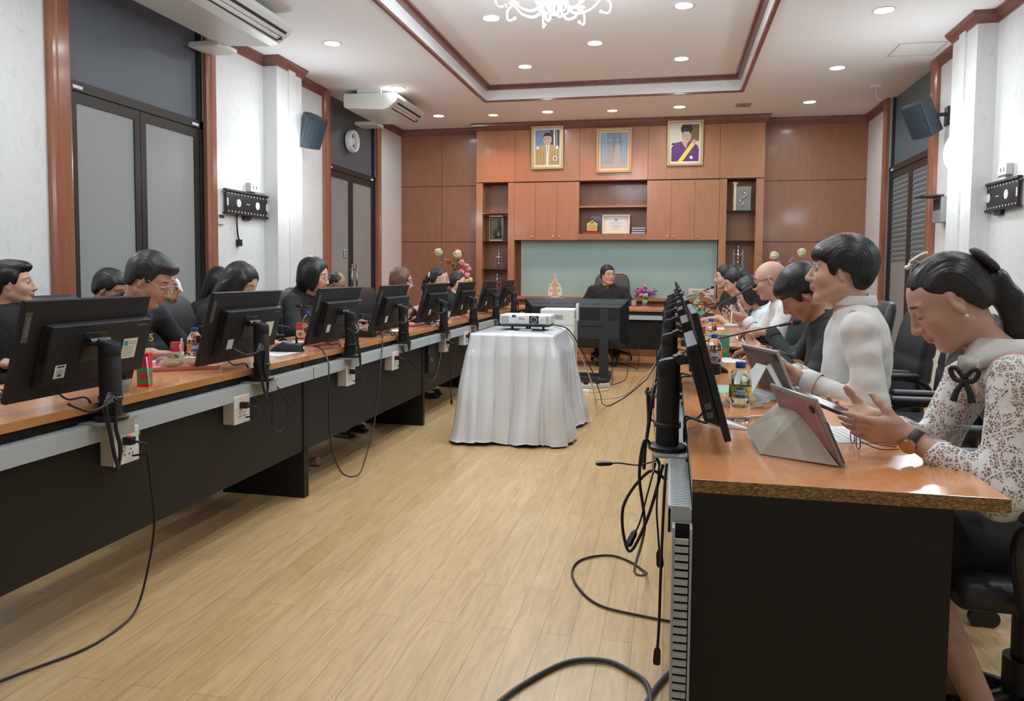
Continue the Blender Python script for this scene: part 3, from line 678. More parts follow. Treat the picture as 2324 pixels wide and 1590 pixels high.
# ------------------------------------------------------------------ implicit surfaces for bodies, hair and clothing
def nrm(a): a = v3(a); return a/(np.linalg.norm(a)+1e-12)
class Frame:
    # rows of R are local axes in world space
    def __init__(s, o, x, z=None, y=None):
        x = nrm(x)
        if z is None: z = np.cross(x, nrm(y))
        z = nrm(v3(z)-x*np.dot(z, x)); y = np.cross(z, x); s.o = v3(o); s.R = np.stack([x, y, z])
    def w(s, p): return s.o+v3(p)@s.R
    def d(s, p): return v3(p)@s.R
class SDF:
    def __init__(s): s.p = []
    def cone(s, a, b, ra, rb=None, k=.02, op='+'):
        rb = ra if rb is None else rb; a, b = v3(a), v3(b); r = max(ra, rb)
        def f(P, a=a, ba=b-a, ra=ra, rb=rb):
            h = np.clip(((P-a)@ba)/(ba@ba+1e-12), 0, 1)
            return np.linalg.norm(P-a-h[..., None]*ba, axis=-1)-(ra+(rb-ra)*h)
        s.p.append((f, np.minimum(a, b)-r, np.maximum(a, b)+r, k, op)); return s
    def chain(s, pts, rs, k=.02, op='+'):
        for i in range(len(pts)-1): s.cone(pts[i], pts[i+1], rs[i], rs[i+1], k if i == 0 else min(k, .015), op)
        return s
    def ell(s, fr, c, r, k=.02, op='+'):
        r = v3(r); cw = fr.w(c); R = np.abs(fr.R).T@r
        def f(P, fr=fr, c=v3(c), r=r):
            q = (P-fr.o)@fr.R.T-c; k0 = np.linalg.norm(q/r, axis=-1); k1 = np.linalg.norm(q/(r*r), axis=-1)+1e-9
            return k0*(k0-1)/k1
        s.p.append((f, cw-R, cw+R, k, op)); return s
    def box(s, fr, c, h, rr=.005, k=.01, op='+'):
        h = v3(h); cw = fr.w(c); R = np.abs(fr.R).T@h
        def f(P, fr=fr, c=v3(c), h=h, rr=rr):
            q = np.abs((P-fr.o)@fr.R.T-c)-h+rr
            return np.linalg.norm(np.maximum(q, 0), axis=-1)+np.minimum(q.max(axis=-1), 0)-rr
        s.p.append((f, cw-R, cw+R, k, op)); return s
    def fn(s, f, lo, hi, k, op): s.p.append((f, v3(lo), v3(hi), k, op)); return s
    def bounds(s):
        lo = np.min([p[1] for p in s.p if p[4] == '+'], axis=0); hi = np.max([p[2] for p in s.p if p[4] == '+'], axis=0); return lo, hi
    def mesh(s, h, fine=(), hf=None, warp=None, clip=None):
        # fine: list of (lo,hi) boxes where the grid is refined to hf
        lo, hi = s.bounds(); lo = lo-.03; hi = hi+.03
        ax = []
        for i in range(3):
            if fine and hf:
                v = lo[i]; L = [v]
                while v < hi[i]:
                    st = hf if any(a[i]-.012 <= v <= b[i]+.012 for a, b in fine) else h
                    v += st; L.append(v)
                ax.append(np.array(L, np.float32))
            else: ax.append(np.arange(lo[i], hi[i]+h, h, dtype=np.float32))
        X, Y, Z = ax; V = np.full((len(X), len(Y), len(Z)), .5, np.float32)
        for f, a, b, k, op in s.p:
            m = .03+k
            i0, i1 = np.searchsorted(X, a[0]-m), np.searchsorted(X, b[0]+m); j0, j1 = np.searchsorted(Y, a[1]-m), np.searchsorted(Y, b[1]+m); k0, k1 = np.searchsorted(Z, a[2]-m), np.searchsorted(Z, b[2]+m)
            if i1 <= i0 or j1 <= j0 or k1 <= k0: continue
            P = np.stack(np.meshgrid(X[i0:i1], Y[j0:j1], Z[k0:k1], indexing='ij'), -1).astype(np.float32)
            d = f(P).astype(np.float32); W = V[i0:i1, j0:j1, k0:k1]
            if op == '+': hh = np.maximum(k-np.abs(W-d), 0)/max(k, 1e-6); W[...] = np.minimum(W, d)-hh*hh*k*.25
            else: d = -d; hh = np.maximum(k-np.abs(W-d), 0)/max(k, 1e-6); W[...] = np.maximum(W, d)+hh*hh*k*.25
        if warp is not None:
            P = np.stack(np.meshgrid(X, Y, Z, indexing='ij'), -1); msk = np.abs(V) < .03; V[msk] += warp(P[msk]).astype(np.float32)
        return surface_nets(V, ax)
def surface_nets(V, ax):
    I = V < 0
    nx, ny, nz = V.shape
    c = np.zeros((nx-1, ny-1, nz-1), np.int8)
    for dx in (0, 1):
        for dy in (0, 1):
            for dz in (0, 1): c += I[dx:nx-1+dx, dy:ny-1+dy, dz:nz-1+dz]
    act = (c > 0) & (c < 8); idx = -np.ones(c.shape, np.int64); ii = np.argwhere(act); idx[act] = np.arange(len(ii))
    pos = np.zeros((len(ii), 3)); cnt = np.zeros(len(ii)); i, j, k = ii.T
    A = [np.asarray(a, float) for a in ax]
    for e in [((0, b, d), (1, b, d)) for b in (0, 1) for d in (0, 1)]+[((b, 0, d), (b, 1, d)) for b in (0, 1) for d in (0, 1)]+[((b, d, 0), (b, d, 1)) for b in (0, 1) for d in (0, 1)]:
        p, q = e; a = V[i+p[0], j+p[1], k+p[2]]; b = V[i+q[0], j+q[1], k+q[2]]; m = (a < 0) != (b < 0)
        t = np.where(m, a/(a-b+1e-12), 0)
        P = np.stack([A[0][i+p[0]]+(A[0][i+q[0]]-A[0][i+p[0]])*t, A[1][j+p[1]]+(A[1][j+q[1]]-A[1][j+p[1]])*t, A[2][k+p[2]]+(A[2][k+q[2]]-A[2][k+p[2]])*t], -1)
        pos += P*m[:, None]; cnt += m
    pos /= cnt[:, None]
    F = []
    for axis in range(3):
        s0 = [slice(None)]*3; s1 = [slice(None)]*3; s0[axis] = slice(0, -1); s1[axis] = slice(1, None)
        a = I[tuple(s0)]; b = I[tuple(s1)]; cr = np.argwhere(a != b)
        u, w = [(1, 2), (2, 0), (0, 1)][axis]
        cr = cr[(cr[:, u] > 0) & (cr[:, w] > 0) & (cr[:, u] < V.shape[u]-1) & (cr[:, w] < V.shape[w]-1)]
        ins = a[tuple(cr.T)]
        def g(du, dw): q = cr.copy(); q[:, u] -= du; q[:, w] -= dw; return idx[tuple(q.T)]
        Q = np.stack([g(1, 1), g(0, 1), g(0, 0), g(1, 0)], -1); Q[~ins] = Q[~ins][:, ::-1]
        F.append(Q)
    F = np.concatenate(F); F = F[(F >= 0).all(1)]
    return pos, F
def relax(P, F, it=1, lam=.5):
    for _ in range(it):
        A = np.zeros_like(P); n = np.zeros(len(P))
        for a in range(4):
            for b in (1, 3): np.add.at(A, F[:, a], P[F[:, (a+b) % 4]]); np.add.at(n, F[:, a], 1)
        P = P+lam*(A/np.maximum(n, 1)[:, None]-P)
    return P
def np_mesh(name, P, F, m, parent=None, origin=(0, 0, 0), attrs=None, faces_mat=None, keep=None):
    if keep is not None: F = F[keep]
    if not len(F): return None
    used = np.unique(F); mp = -np.ones(len(P), np.int64); mp[used] = np.arange(len(used)); P = P[used]; F = mp[F]
    me = bpy.data.meshes.new(name); me.vertices.add(len(P)); me.vertices.foreach_set('co', (P-v3(origin)).astype(np.float32).ravel())
    me.loops.add(F.size); me.loops.foreach_set('vertex_index', F.astype(np.int32).ravel()); me.polygons.add(len(F))
    me.polygons.foreach_set('loop_start', np.arange(0, F.size, 4, dtype=np.int32)); me.polygons.foreach_set('loop_total', np.full(len(F), 4, np.int32))
    for x in (m if isinstance(m, (list, tuple)) else [m]): me.materials.append(x)
    me.update(calc_edges=True); me.polygons.foreach_set('use_smooth', np.ones(len(F), bool))
    if attrs:
        for k, v in attrs.items():
            a = me.attributes.new(k, 'FLOAT_VECTOR', 'POINT'); a.data.foreach_set('vector', v[used].astype(np.float32).ravel())
    o = bpy.data.objects.new(name, me); COL.objects.link(o)
    if parent is not None: o.parent = parent
    return o

# ------------------------------------------------------------------ skin, hair and cloth materials
class NB:   # tiny node helper
    def __init__(s, N, L): s.N, s.L = N, L
    def put(s, i, v):
        if isinstance(v, (int, float)): i.default_value = v
        else: s.L.new(v, i)
    def m(s, op, a, b=0.0, c=None, clamp=False):
        n = s.N.new('ShaderNodeMath'); n.operation = op; n.use_clamp = clamp; s.put(n.inputs[0], a); s.put(n.inputs[1], b)
        if c is not None: s.put(n.inputs[2], c)
        return n.outputs[0]
    def mix(s, f, a, b):
        n = s.N.new('ShaderNodeMix'); n.data_type = 'RGBA'; s.put(n.inputs[0], f)
        for i, v in ((6, a), (7, b)):
            if isinstance(v, tuple): n.inputs[i].default_value = C4(v)
            else: s.L.new(v, n.inputs[i])
        return n.outputs[2]
    def ellm(s, y, z, cy, cz, ry, rz, soft=.25):
        a = s.m('DIVIDE', s.m('SUBTRACT', y, cy), ry); b = s.m('DIVIDE', s.m('SUBTRACT', z, cz), rz)
        r = s.m('SQRT', s.m('ADD', s.m('MULTIPLY', a, a), s.m('MULTIPLY', b, b)))
        return s.m('DIVIDE', s.m('SUBTRACT', 1+soft/2, r), soft, clamp=True)
def skin(tone, lip=(.42, .12, .10), brow=(.02, .014, .012), open_=.0, blush=0.0, mous=0.0, hairline=None):
    m, N, L = nt('skin'); b = N['Principled BSDF']; h = NB(N, L)
    at = N.new('ShaderNodeAttribute'); at.attribute_name = 'hc'; sp = N.new('ShaderNodeSeparateXYZ'); L.new(at.outputs['Vector'], sp.inputs[0])
    x, y, z = sp.outputs; ay = h.m('ABSOLUTE', y)
    front = h.m('GREATER_THAN', x, .055)
    tc = N.new('ShaderNodeTexCoord'); n = N.new('ShaderNodeTexNoise'); n.inputs['Scale'].default_value = 25; n.inputs['Detail'].default_value = 4; L.new(tc.outputs['Object'], n.inputs['Vector'])
    col = h.mix(n.outputs['Fac'], tuple(c*.90 for c in tone), tuple(min(1, c*1.08) for c in tone))
    if blush: col = h.mix(h.m('MULTIPLY', h.m('MULTIPLY', h.ellm(ay, z, .045, -.025, .03, .022, 1.2), front), blush), col, (tone[0]*1.0, tone[1]*.62, tone[2]*.55))
    col = h.mix(h.m('MULTIPLY', h.m('MULTIPLY', h.ellm(ay, z, 0, -.0635, .0245, .0095, .3), h.m('GREATER_THAN', x, .07)), .85), col, lip)
    zz = h.m('SUBTRACT', z, h.m('MULTIPLY', h.m('SUBTRACT', ay, .03), -.12))
    col = h.mix(h.m('MULTIPLY', h.m('MULTIPLY', h.ellm(ay, zz, .031, .0335, .021, .0042, .5), front), .85), col, brow)
    if mous: col = h.mix(h.m('MULTIPLY', h.m('MULTIPLY', h.ellm(ay, z, 0, -.049, .024, .0055, .6), front), mous), col, brow)
    if open_:
        col = h.mix(h.m('MULTIPLY', h.ellm(ay, z, .031, .006, .0155, .0065*open_+.003, .3), front), col, (.03, .02, .018))
        col = h.mix(h.m('MULTIPLY', h.ellm(ay, z, .031, .0055, .0125, .0055*open_, .2), front), col, (.62, .58, .55))
        col = h.mix(h.m('MULTIPLY', h.m('MULTIPLY', h.ellm(ay, z, .031, .006, .0062, .0062, .2), h.ellm(ay, z, .031, .0055, .0125, .0058*open_, .2)), front), col, (.012, .008, .006))
    else:
        col = h.mix(h.m('MULTIPLY', h.ellm(ay, z, .031, -.0005, .0155, .0022, .5), front), col, (.03, .018, .015))
    L.new(col, b.inputs['Base Color']); b.inputs['Roughness'].default_value = .48; b.inputs['Subsurface Weight'].default_value = .12
    b.inputs['Subsurface Radius'].default_value = (.01, .004, .002); b.inputs['Subsurface Scale'].default_value = .5
    return m
def hair_mat(name, col, col2=None, rough=.35):
    if name in MATS: return MATS[name]
    m, N, L = nt(name); b = N['Principled BSDF']; h = NB(N, L); at = N.new('ShaderNodeAttribute'); at.attribute_name = 'hc'
    mp = N.new('ShaderNodeMapping'); mp.inputs['Scale'].default_value = (14, 330, 14); L.new(at.outputs['Vector'], mp.inputs['Vector'])
    mp.inputs['Scale'].default_value = (16, 170, 9)
    n = N.new('ShaderNodeTexNoise'); n.inputs['Scale'].default_value = 1; n.inputs['Detail'].default_value = 3; L.new(mp.outputs[0], n.inputs['Vector'])
    c2 = col2 or tuple(min(1, c*1.7+.004) for c in col)
    L.new(h.mix(n.outputs['Fac'], col, c2), b.inputs['Base Color']); b.inputs['Roughness'].default_value = rough; b.inputs['Specular IOR Level'].default_value = .4
    bp = N.new('ShaderNodeBump'); bp.inputs['Strength'].default_value = .8; bp.inputs['Distance'].default_value = .006; L.new(n.outputs['Fac'], bp.inputs['Height']); L.new(bp.outputs['Normal'], b.inputs['Normal'])
    MATS[name] = m; return m
def cloth(name, col, rough=.85, sheen=.0, weave=.12, check=None):
    if name in MATS: return MATS[name]
    m, N, L = nt(name); b = N['Principled BSDF']; tc = N.new('ShaderNodeTexCoord')
    b.inputs['Base Color'].default_value = C4(col); b.inputs['Roughness'].default_value = rough; b.inputs['Sheen Weight'].default_value = sheen
    n = N.new('ShaderNodeTexNoise'); n.inputs['Scale'].default_value = 7; n.inputs['Detail'].default_value = 2; n.inputs['Roughness'].default_value = .35; n.inputs['Distortion'].default_value = .5; L.new(tc.outputs['Object'], n.inputs['Vector'])
    bp = N.new('ShaderNodeBump'); bp.inputs['Strength'].default_value = .7; bp.inputs['Distance'].default_value = .03; L.new(n.outputs['Fac'], bp.inputs['Height']); L.new(bp.outputs['Normal'], b.inputs['Normal'])
    if check:
        v = N.new('ShaderNodeTexChecker'); v.inputs['Scale'].default_value = check; v.inputs['Color1'].default_value = C4(col); v.inputs['Color2'].default_value = C4([c*4+.05 for c in col]); L.new(tc.outputs['Object'], v.inputs['Vector']); L.new(v.outputs['Color'], b.inputs['Base Color'])
    MATS[name] = m; return m
def lace():
    m, N, L = nt('white_lace'); b = N['Principled BSDF']; h = NB(N, L); tc = N.new('ShaderNodeTexCoord')
    def vor(scale, feat='DISTANCE_TO_EDGE'):
        v = N.new('ShaderNodeTexVoronoi'); v.feature = feat; v.inputs['Scale'].default_value = scale; L.new(tc.outputs['Object'], v.inputs['Vector']); return v
    ed = vor(130).outputs['Distance']; net = h.m('LESS_THAN', ed, .09)                 # fine net
    f1 = vor(26, 'F1'); dist = f1.outputs['Distance']
    n = N.new('ShaderNodeTexNoise'); n.inputs['Scale'].default_value = 55; n.inputs['Detail'].default_value = 2; L.new(tc.outputs['Object'], n.inputs['Vector'])
    fl = h.m('LESS_THAN', h.m('ADD', dist, h.m('MULTIPLY', h.m('SUBTRACT', n.outputs['Fac'], .5), .9)), .40)     # petals
    ctr = h.m('GREATER_THAN', dist, .07)
    ed2 = vor(26).outputs['Distance']; vein = h.m('LESS_THAN', ed2, .035)
    solid = h.m('MAXIMUM', h.m('MAXIMUM', net, h.m('MULTIPLY', fl, ctr)), vein)
    b.inputs['Base Color'].default_value = C4((.74, .72, .70)); b.inputs['Roughness'].default_value = .8
    bp = N.new('ShaderNodeBump'); bp.inputs['Strength'].default_value = .6; bp.inputs['Distance'].default_value = .004; L.new(h.m('ADD', fl, h.m('MULTIPLY', n.outputs['Fac'], .5)), bp.inputs['Height']); L.new(bp.outputs['Normal'], b.inputs['Normal'])
    L.new(h.m('MAXIMUM', solid, .12), b.inputs['Alpha'])
    return m
# ------------------------------------------------------------------ person builder
UP = v3((0, 0, 1))
def ik(S_, W_, l1, l2, hint):
    S_, W_ = v3(S_), v3(W_); d = W_-S_; D = np.linalg.norm(d); 
    if D > (l1+l2)*.995: l1, l2 = l1*D/(l1+l2)*1.01, l2*D/(l1+l2)*1.01
    d = d/D; a = (l1*l1-l2*l2+D*D)/(2*D); hgt = math.sqrt(max(l1*l1-a*a, 1e-6)); h = v3(hint); h = nrm(h-d*np.dot(h, d)); return S_+d*a+h*hgt
def hand_prims(s, wr, d, n, side, curl=(.5, .6, .7, .8), spread=.07, thumb=(.35, .8), sc=1.0, k=.006):
    # wr wrist, d finger direction, n palm normal (out of the palm); side +1: thumb lies along +y' where y' = n x d
    d = nrm(d); n = nrm(v3(n)-d*np.dot(n, d)); y = np.cross(n, d)*side; fr = Frame(wr, d, n)
    sy = side
    s.box(fr, (.046*sc, 0, 0), (.044*sc, .040*sc, .0135*sc), .012*sc, .012)
    s.cone(v3(wr)-d*.03, v3(wr)+d*.015*sc, .024*sc, .026*sc, .02)
    s.ell(Frame(wr, d, n), (.035*sc, sy*.026*sc, .006*sc), (.03*sc, .018*sc, .016*sc), .012)
    tips = []
    for i, (off, ln) in enumerate(((.029, .074), (.0095, .082), (-.010, .076), (-.029, .060))):
        b = v3(wr)+(d*.086*sc*(1-.04*i*i/2)+y*off*sc); c = curl[i]; a = (1.5-i)*spread; dd = nrm(d+y*a)
        pts = [b-d*.012, b]; ang = 0; p = b
        for seg, w in ((.46, .75), (.30, 1.15), (.24, .8)):
            ang += c*w; v = dd*math.cos(ang)+n*math.sin(ang); p = p+v*ln*seg*sc; pts.append(p)
        r = .0092*sc*(1, 1.02, .98, .86)[i]; s.chain(pts, [r, r, r*.94, r*.87, r*.76], k)
        tips.append(p)
    b = v3(wr)+d*.022*sc+y*.03*sc+n*.006*sc; td = nrm(d*math.cos(thumb[1])+y*math.sin(thumb[1])+n*thumb[0]); td2 = nrm(td+n*.25-y*.25)
    p1 = b+td*.036*sc; p2 = p1+nrm(td+td2)*.033*sc; p3 = p2+td2*.026*sc
    s.chain([b, p1, p2, p3], [.0155*sc, .0125*sc, .0108*sc, .0088*sc], k+.003)
    return tips
def head_prims(s, H, sc, female, k0=1.0, fat=0.0):
    E = lambda c, r, k=.012, op='+': s.ell(H, [v*sc for v in c], [v*sc for v in r], k, op)
    E((-.016, 0, .034), (.094, .074+fat*.4, .087)); E((.018, 0, -.004), (.073, .066+fat, .092), .03)
    E((.030, 0, -.052), (.056, .054+fat, .060), .03); E((.066, 0, -.098), (.021, .024, .018), .022)
    for y in (-1, 1):
        E((.052, y*(.038+fat*.5), -.026), (.030, .026, .028), .02); s.cone(H.w((-.005*sc, y*(.055+fat)*sc, -.055*sc)), H.w((.058*sc, y*.026*sc, -.098*sc)), .016*sc, .014*sc, .025)
        E((.094, y*.031, .008), (.020, .017, .0115), .012, '-')
        E((.0735, y*.031, .006), (.0148, .0165, .0125), .004)
        s.cone(H.w((.083*sc, y*.012*sc, .027*sc)), H.w((.070*sc, y*.046*sc, .028*sc)), (.0085 if not female else .007)*sc, .007*sc, .012)
        E((.0985, y*.0125, -.0335), (.010, .0075, .0075), .006)
        # ear
        fr = Frame(H.w((-.006*sc, y*(.073+fat)*sc, -.004*sc)), H.d((.93, y*.36, 0)), H.d((-.12, 0, 1)))
        s.ell(fr, (0, 0, .004*sc), (.0185*sc, .0055*sc, .031*sc), .004); s.ell(fr, (.0, y*.006*sc, .008*sc), (.0105*sc, .006*sc, .016*sc), .003, '-'); s.ell(fr, (0, 0, -.022*sc), (.010*sc, .006*sc, .010*sc), .006)
    s.cone(H.w((.088*sc, 0, .014*sc)), H.w((.1075*sc, 0, -.026*sc)), .0065*sc, .0105*sc, .010); E((.107, 0, -.031), (.0115, .0125, .0095), .006)
    E((.0885, 0, -.0585), (.0115, .021, .0062), .006); E((.0875, 0, -.0685), (.0115, .018, .0066), .005)
    E((.101, 0, -.0632), (.006, .022, .0013), .002, '-')
    E((.085, 0, -.046), (.012, .012, .010), .014)
def hair_prims(s, H, sc, style, fat=0.0):
    w = lambda c: H.w([v*sc for v in c])
    cap = {'short': (.106, .086, .1), 'tight': (.0995, .079, .092), 'buzz': (.0965, .0765, .0895), 'fringe': (.112, .09, .106), 'bob': (.108, .092, .1), 'long': (.107, .09, .099), 'swept': (.108, .086, .106), 'balding': (.098, .081, .084)}[style]
    s.ell(H, [v*sc for v in (-.018, 0, .036)], [(v+fat*.3)*sc for v in cap], .01)
    if style in ('short', 'swept', 'fringe', 'tight', 'balding'): s.ell(H, [v*sc for v in (-.046, 0, -.012)], [v*sc for v in (.0635, .0755+fat, .064)], .02)
    if style == 'swept': s.ell(H, [v*sc for v in (.055, 0, .098)], [v*sc for v in (.045, .055, .03)], .03)
    if style == 'fringe': s.ell(H, [v*sc for v in (.052, 0, .062)], [v*sc for v in (.05, .068, .045)], .02)
    if style in ('bob', 'long'):
        s.ell(H, [v*sc for v in (-.032, 0, -.03)], [v*sc for v in (.086, .098, .115)], .03)
        if style == 'long': s.ell(H, [v*sc for v in (-.06, 0, -.12)], [v*sc for v in (.06, .10, .13)], .04)
        for y in (-1, 1): s.ell(H, [v*sc for v in (.035, y*.074, -.02)], [v*sc for v in (.035, .02, .085)], .02)
    # hairline cut: remove everything in front of / below the hairline
    tab = {'short': ([-.13, -.085, -.05, -.03, .012, .02, .035, .055, .075, .2], [-.062, -.066, -.058, -.02, .002, -.025, -.022, .048, .058, .062]),
           'swept': ([-.13, -.085, -.05, -.03, .012, .02, .034, .05, .07, .2], [-.062, -.066, -.055, -.01, .004, -.022, -.02, .055, .066, .07]),
           'fringe': ([-.13, -.085, -.05, -.03, .012, .02, .036, .05, .075, .2], [-.070, -.075, -.068, -.01, .008, -.03, -.026, .022, .032, .040]),
           'buzz': ([-.13, -.085, -.05, -.03, .012, .02, .035, .05, .07, .2], [-.06, -.062, -.05, -.01, .0, -.01, -.005, .055, .075, .09]),
           'balding': ([-.13, -.085, -.05, -.03, .012, .02, .03, .045, .06, .2], [-.062, -.062, -.05, -.01, .0, -.01, .01, .09, .12, .14]),
           'tight': ([-.13, -.085, -.05, -.025, .0, .015, .035, .055, .075, .2], [-.056, -.06, -.054, -.018, .020, .012, .034, .058, .074, .080]),
           'bob': ([-.2, -.05, .02, .045, .055, .07, .2], [-.30, -.30, -.30, -.12, .01, .055, .065]),
           'long': ([-.2, -.05, .02, .05, .06, .072, .2], [-.40, -.40, -.40, -.13, .0, .05, .06])}[style]
    xs, zs = [v*sc for v in tab[0]], [v*sc for v in tab[1]]
    def cut(P):
        q = (P-H.o)@H.R.T; zh = np.interp(q[..., 0], xs, zs)
        if style in ('bob', 'long'):
            bot = -.135*sc if style == 'bob' else -.27*sc
            face = np.maximum(.035*sc-q[..., 0], np.abs(q[..., 1])-.066*sc) ; g = np.maximum(zh-q[..., 2], bot-q[..., 2])
            inner = np.minimum(np.maximum(np.maximum((np.interp(q[..., 2], [-.10*sc, -.05*sc], [-.01*sc, .022*sc])-q[..., 0]), (np.abs(q[..., 1])-.070*sc)), q[..., 2]-np.interp(np.abs(q[..., 1]), [0, .03*sc, .07*sc], [.080*sc, .070*sc, .015*sc])), 1)
            return -np.maximum(bot-q[..., 2], -inner)
        return -((zh-q[..., 2])*.75)
    lo, hi = s.bounds(); s.fn(cut, lo-.03, hi+.03, .018 if style not in ('bob', 'long') else .010, '-')
# ------------------------------------------------------------------ people
def glasses_mesh(H, sc, mt, thick=.0016, rimr=(.024, .019)):
    q = MB(); w = lambda c: H.w([v*sc for v in c])
    for y in (-1, 1):
        q.tube([w((.1025-abs(math.cos(a))*0.0-max(0, math.cos(a))*.006, y*(.0325+rimr[0]*math.cos(a)), .004+rimr[1]*math.sin(a))) for a in [2*PI*i/12 for i in range(12)]], thick, 6, 2, closed=True)
        q.tube([w((.098, y*.056, .010)), w((.085, y*.071, .012)), w((.03, y*.078, .014)), w((-.008, y*.080, .010)), w((-.025, y*.079, -.010))], thick, 6, 3)
    q.tube([w((.104, -.009, .008)), w((.108, 0, .011)), w((.104, .009, .008))], thick, 6, 3)
    return q
def collar_mesh(c, ax, fwd, r0, r1, h, gap=35, th=.004, n=26, drop=.0):
    fr = Frame(c, fwd, ax); R = []
    for i in range(n+1):
        a = math.radians(gap)+(2*PI-2*math.radians(gap))*i/n; f = math.cos(a); row = []
        for rr, z in ((r0, 0), (r0, h*.6), (r0+.002, h), (r0+.006, h+.002), (r1, h*.5-drop*max(0, f)), (r1+.004, -.008-drop*max(0, f)), (r1, -.010)):
            row.append(tuple(fr.w((rr*math.cos(a)*1.08, rr*math.sin(a), z))))
        R.append(row)
    return MB().loft([r for r in R], closed=True, caps=True)
M_SHOE = mat('black_shoe', (.012, .012, .012), .35)
M_GOLD_RIM = mat('thin_gold_metal', (.55, .42, .28), .25, 1)
M_BLK_RIM = mat('black_spectacle_frame', (.02, .02, .02), .3)
M_SIL_RIM = mat('silver_metal_rim', (.45, .45, .46), .25, 1)
def person(label, head, yaw, pitch=0, roll=0, sc=1.0, tone=(.50, .27, .18), hair=('short', (.008, .008, .009)), byaw=None, lean=.12, nb=None, top=('jacket', None), sleeve=1.0,
           arms=None, female=False, specs=None, eyes=.0, lips=None, h=.011, hf=.006, width=1.0, fat=0.0, collar=None, legs=True, blush=0, mous=0, extra=None, collar_mat=None, legmat=None, skirt=False, group='people seated round the meeting', brow=(.02, .014, .012), bodyfine=None, inner=None, hipz=.55, foot=-.12, shoe=None):
    y0 = math.radians(yaw); by = math.radians(yaw if byaw is None else byaw); f = v3((math.cos(by), math.sin(by), 0)); l = v3((-math.sin(by), math.cos(by), 0))
    hx = v3((math.cos(y0), math.sin(y0), 0)); hl = v3((-math.sin(y0), math.cos(y0), 0)); p = math.radians(pitch)
    hf_ = hx*math.cos(p)-UP*math.sin(p); hu = hx*math.sin(p)+UP*math.cos(p); r_ = math.radians(roll); hu = hu*math.cos(r_)+hl*math.sin(r_)
    head = v3(head); H = Frame(head, hf_, hu)
    if nb is None: aa = p*.7; nb = (.055*math.cos(aa)+.16*math.sin(aa), .16*math.cos(aa)-.05*math.sin(aa)+.005)
    N = head-f*nb[0]-UP*nb[1]; hip = v3((N[0]-f[0]*lean, N[1]-f[1]*lean, hipz)); T = Frame(hip, f, N-hip); Ln = np.linalg.norm(N-hip)
    root = thing('person', label, 'person', (float(hip[0]), float(hip[1]), 0), 0, group); O = (hip[0], hip[1], 0)
    W = .165*width
    sh = {1: N-T.R[2]*.045+l*W, -1: N-T.R[2]*.045-l*W}
    body = SDF(); head_prims(body, H, sc, female, fat=fat)
    nr = (.046 if female else .055)*sc
    body.cone(H.w((-.022*sc, 0, -.045*sc)), N-T.R[2]*.02, nr, nr*1.08, .025)
    body.cone(N-l*.03-T.R[2]*.01, sh[-1], .05, .045, .04); body.cone(N+l*.03-T.R[2]*.01, sh[1], .05, .045, .04)
    body.ell(T, (0, 0, Ln*.70), (.092, .140*width, .17), .04); body.ell(T, (.01, 0, Ln*.35), (.092, .118*width, .17), .04); body.ell(T, (0, 0, .0), (.10, .15*width, .11), .04)
    C = SDF(); U = .013
    bw = width*(1.0 if not female else .93)
    C.ell(T, (0.0, 0, Ln*.72), (.108+U, .155*bw+U, .19), .05); C.ell(T, (.012, 0, Ln*.36), (.108+U+fat, .135*bw+U+fat, .20), .06); C.ell(T, (0, 0, .02), (.12, .165*width+U, .13), .05)
    if female: C.ell(T, (.085, .065, Ln*.60), (.05, .062, .065), .05); C.ell(T, (.085, -.065, Ln*.60), (.05, .062, .065), .05)
    for s in (-1, 1): C.cone(N+l*s*.035-T.R[2]*.03, sh[s], .045, .056, .05)
    fine = [(head-.135*sc, head+.135*sc)]
    elb = {}
    for s in (-1, 1):
        A = (arms or {}).get(s)
        if A is None: A = dict(w=sh[s]+f*.30-UP*.2, d=f-l*s*.4, n=-UP)
        wr = v3(A['w']); S0 = sh[s]; e = ik(S0, wr, .275*sc, .245*sc, A.get('hint', -UP*1.0+l*s*.45-f*.15)); elb[s] = (e, wr)
        body.cone(S0, e, .042, .036, .03); body.cone(e, wr, .036, .0245*sc*(.92 if female else 1), .02)
        if A.get('hand', 1):
            hand_prims(body, wr, A['d'], A['n'], A.get('side', s if True else 1), A.get('curl', (.45, .5, .55, .6)), A.get('spread', .06), A.get('thumb', (.35, .7)), sc*(.92 if female else 1.0))
            dd = nrm(A['d']); fine.append((np.minimum(wr-.04, wr+dd*.19-.04), np.maximum(wr+.04, wr+dd*.19+.04)))
        k = {0: .5}.get(0)
        C.cone(S0, e if sleeve > .5 else S0+(e-S0)*sleeve*2, .057*(.93 if female else 1)+U*.3, .047+U*.6, .04)
        if sleeve > .5:
            t = (sleeve-.5)*2; en = e+(wr-e)*(t*.97); C.cone(e, en, .047+U*.5, .047+U*.4-(.014)*t, .03)
    if legs:
        kn = {}
        for s in (-1, 1):
            k_ = hip+f*.40+l*s*.10; k_ = v3((k_[0], k_[1], .50)); a_ = k_+f*foot; a_ = v3((a_[0], a_[1], .09)); kn[s] = (k_, a_)
            body.cone(hip+l*s*.085-UP*.01, k_, .07, .05, .03); body.cone(k_, a_, .048, .033, .03)
            body.cone(a_, a_+f*.15-UP*.045, .032, .022, .02)
    P, F = body.mesh(.016, fine, hf); P = relax(P, F, 1, .5)
    hc = (P-H.o)@H.R.T/sc; hc[np.linalg.norm(hc, axis=1) > .165] = (-1, 0, 0)
    sk = skin(tone, lips or ((.40, .10, .10) if female else (.36, .15, .12)), brow, eyes, blush, mous)
    np_mesh('body', P, F, sk, root, O, {'hc': hc})
    # clothing
    style, mt = top
    rs = np.random.RandomState(int(abs(head[1]*1000)) % 9999); dirs = rs.randn(7, 3)*np.array([14, 14, 22]); ph = rs.rand(7)*6
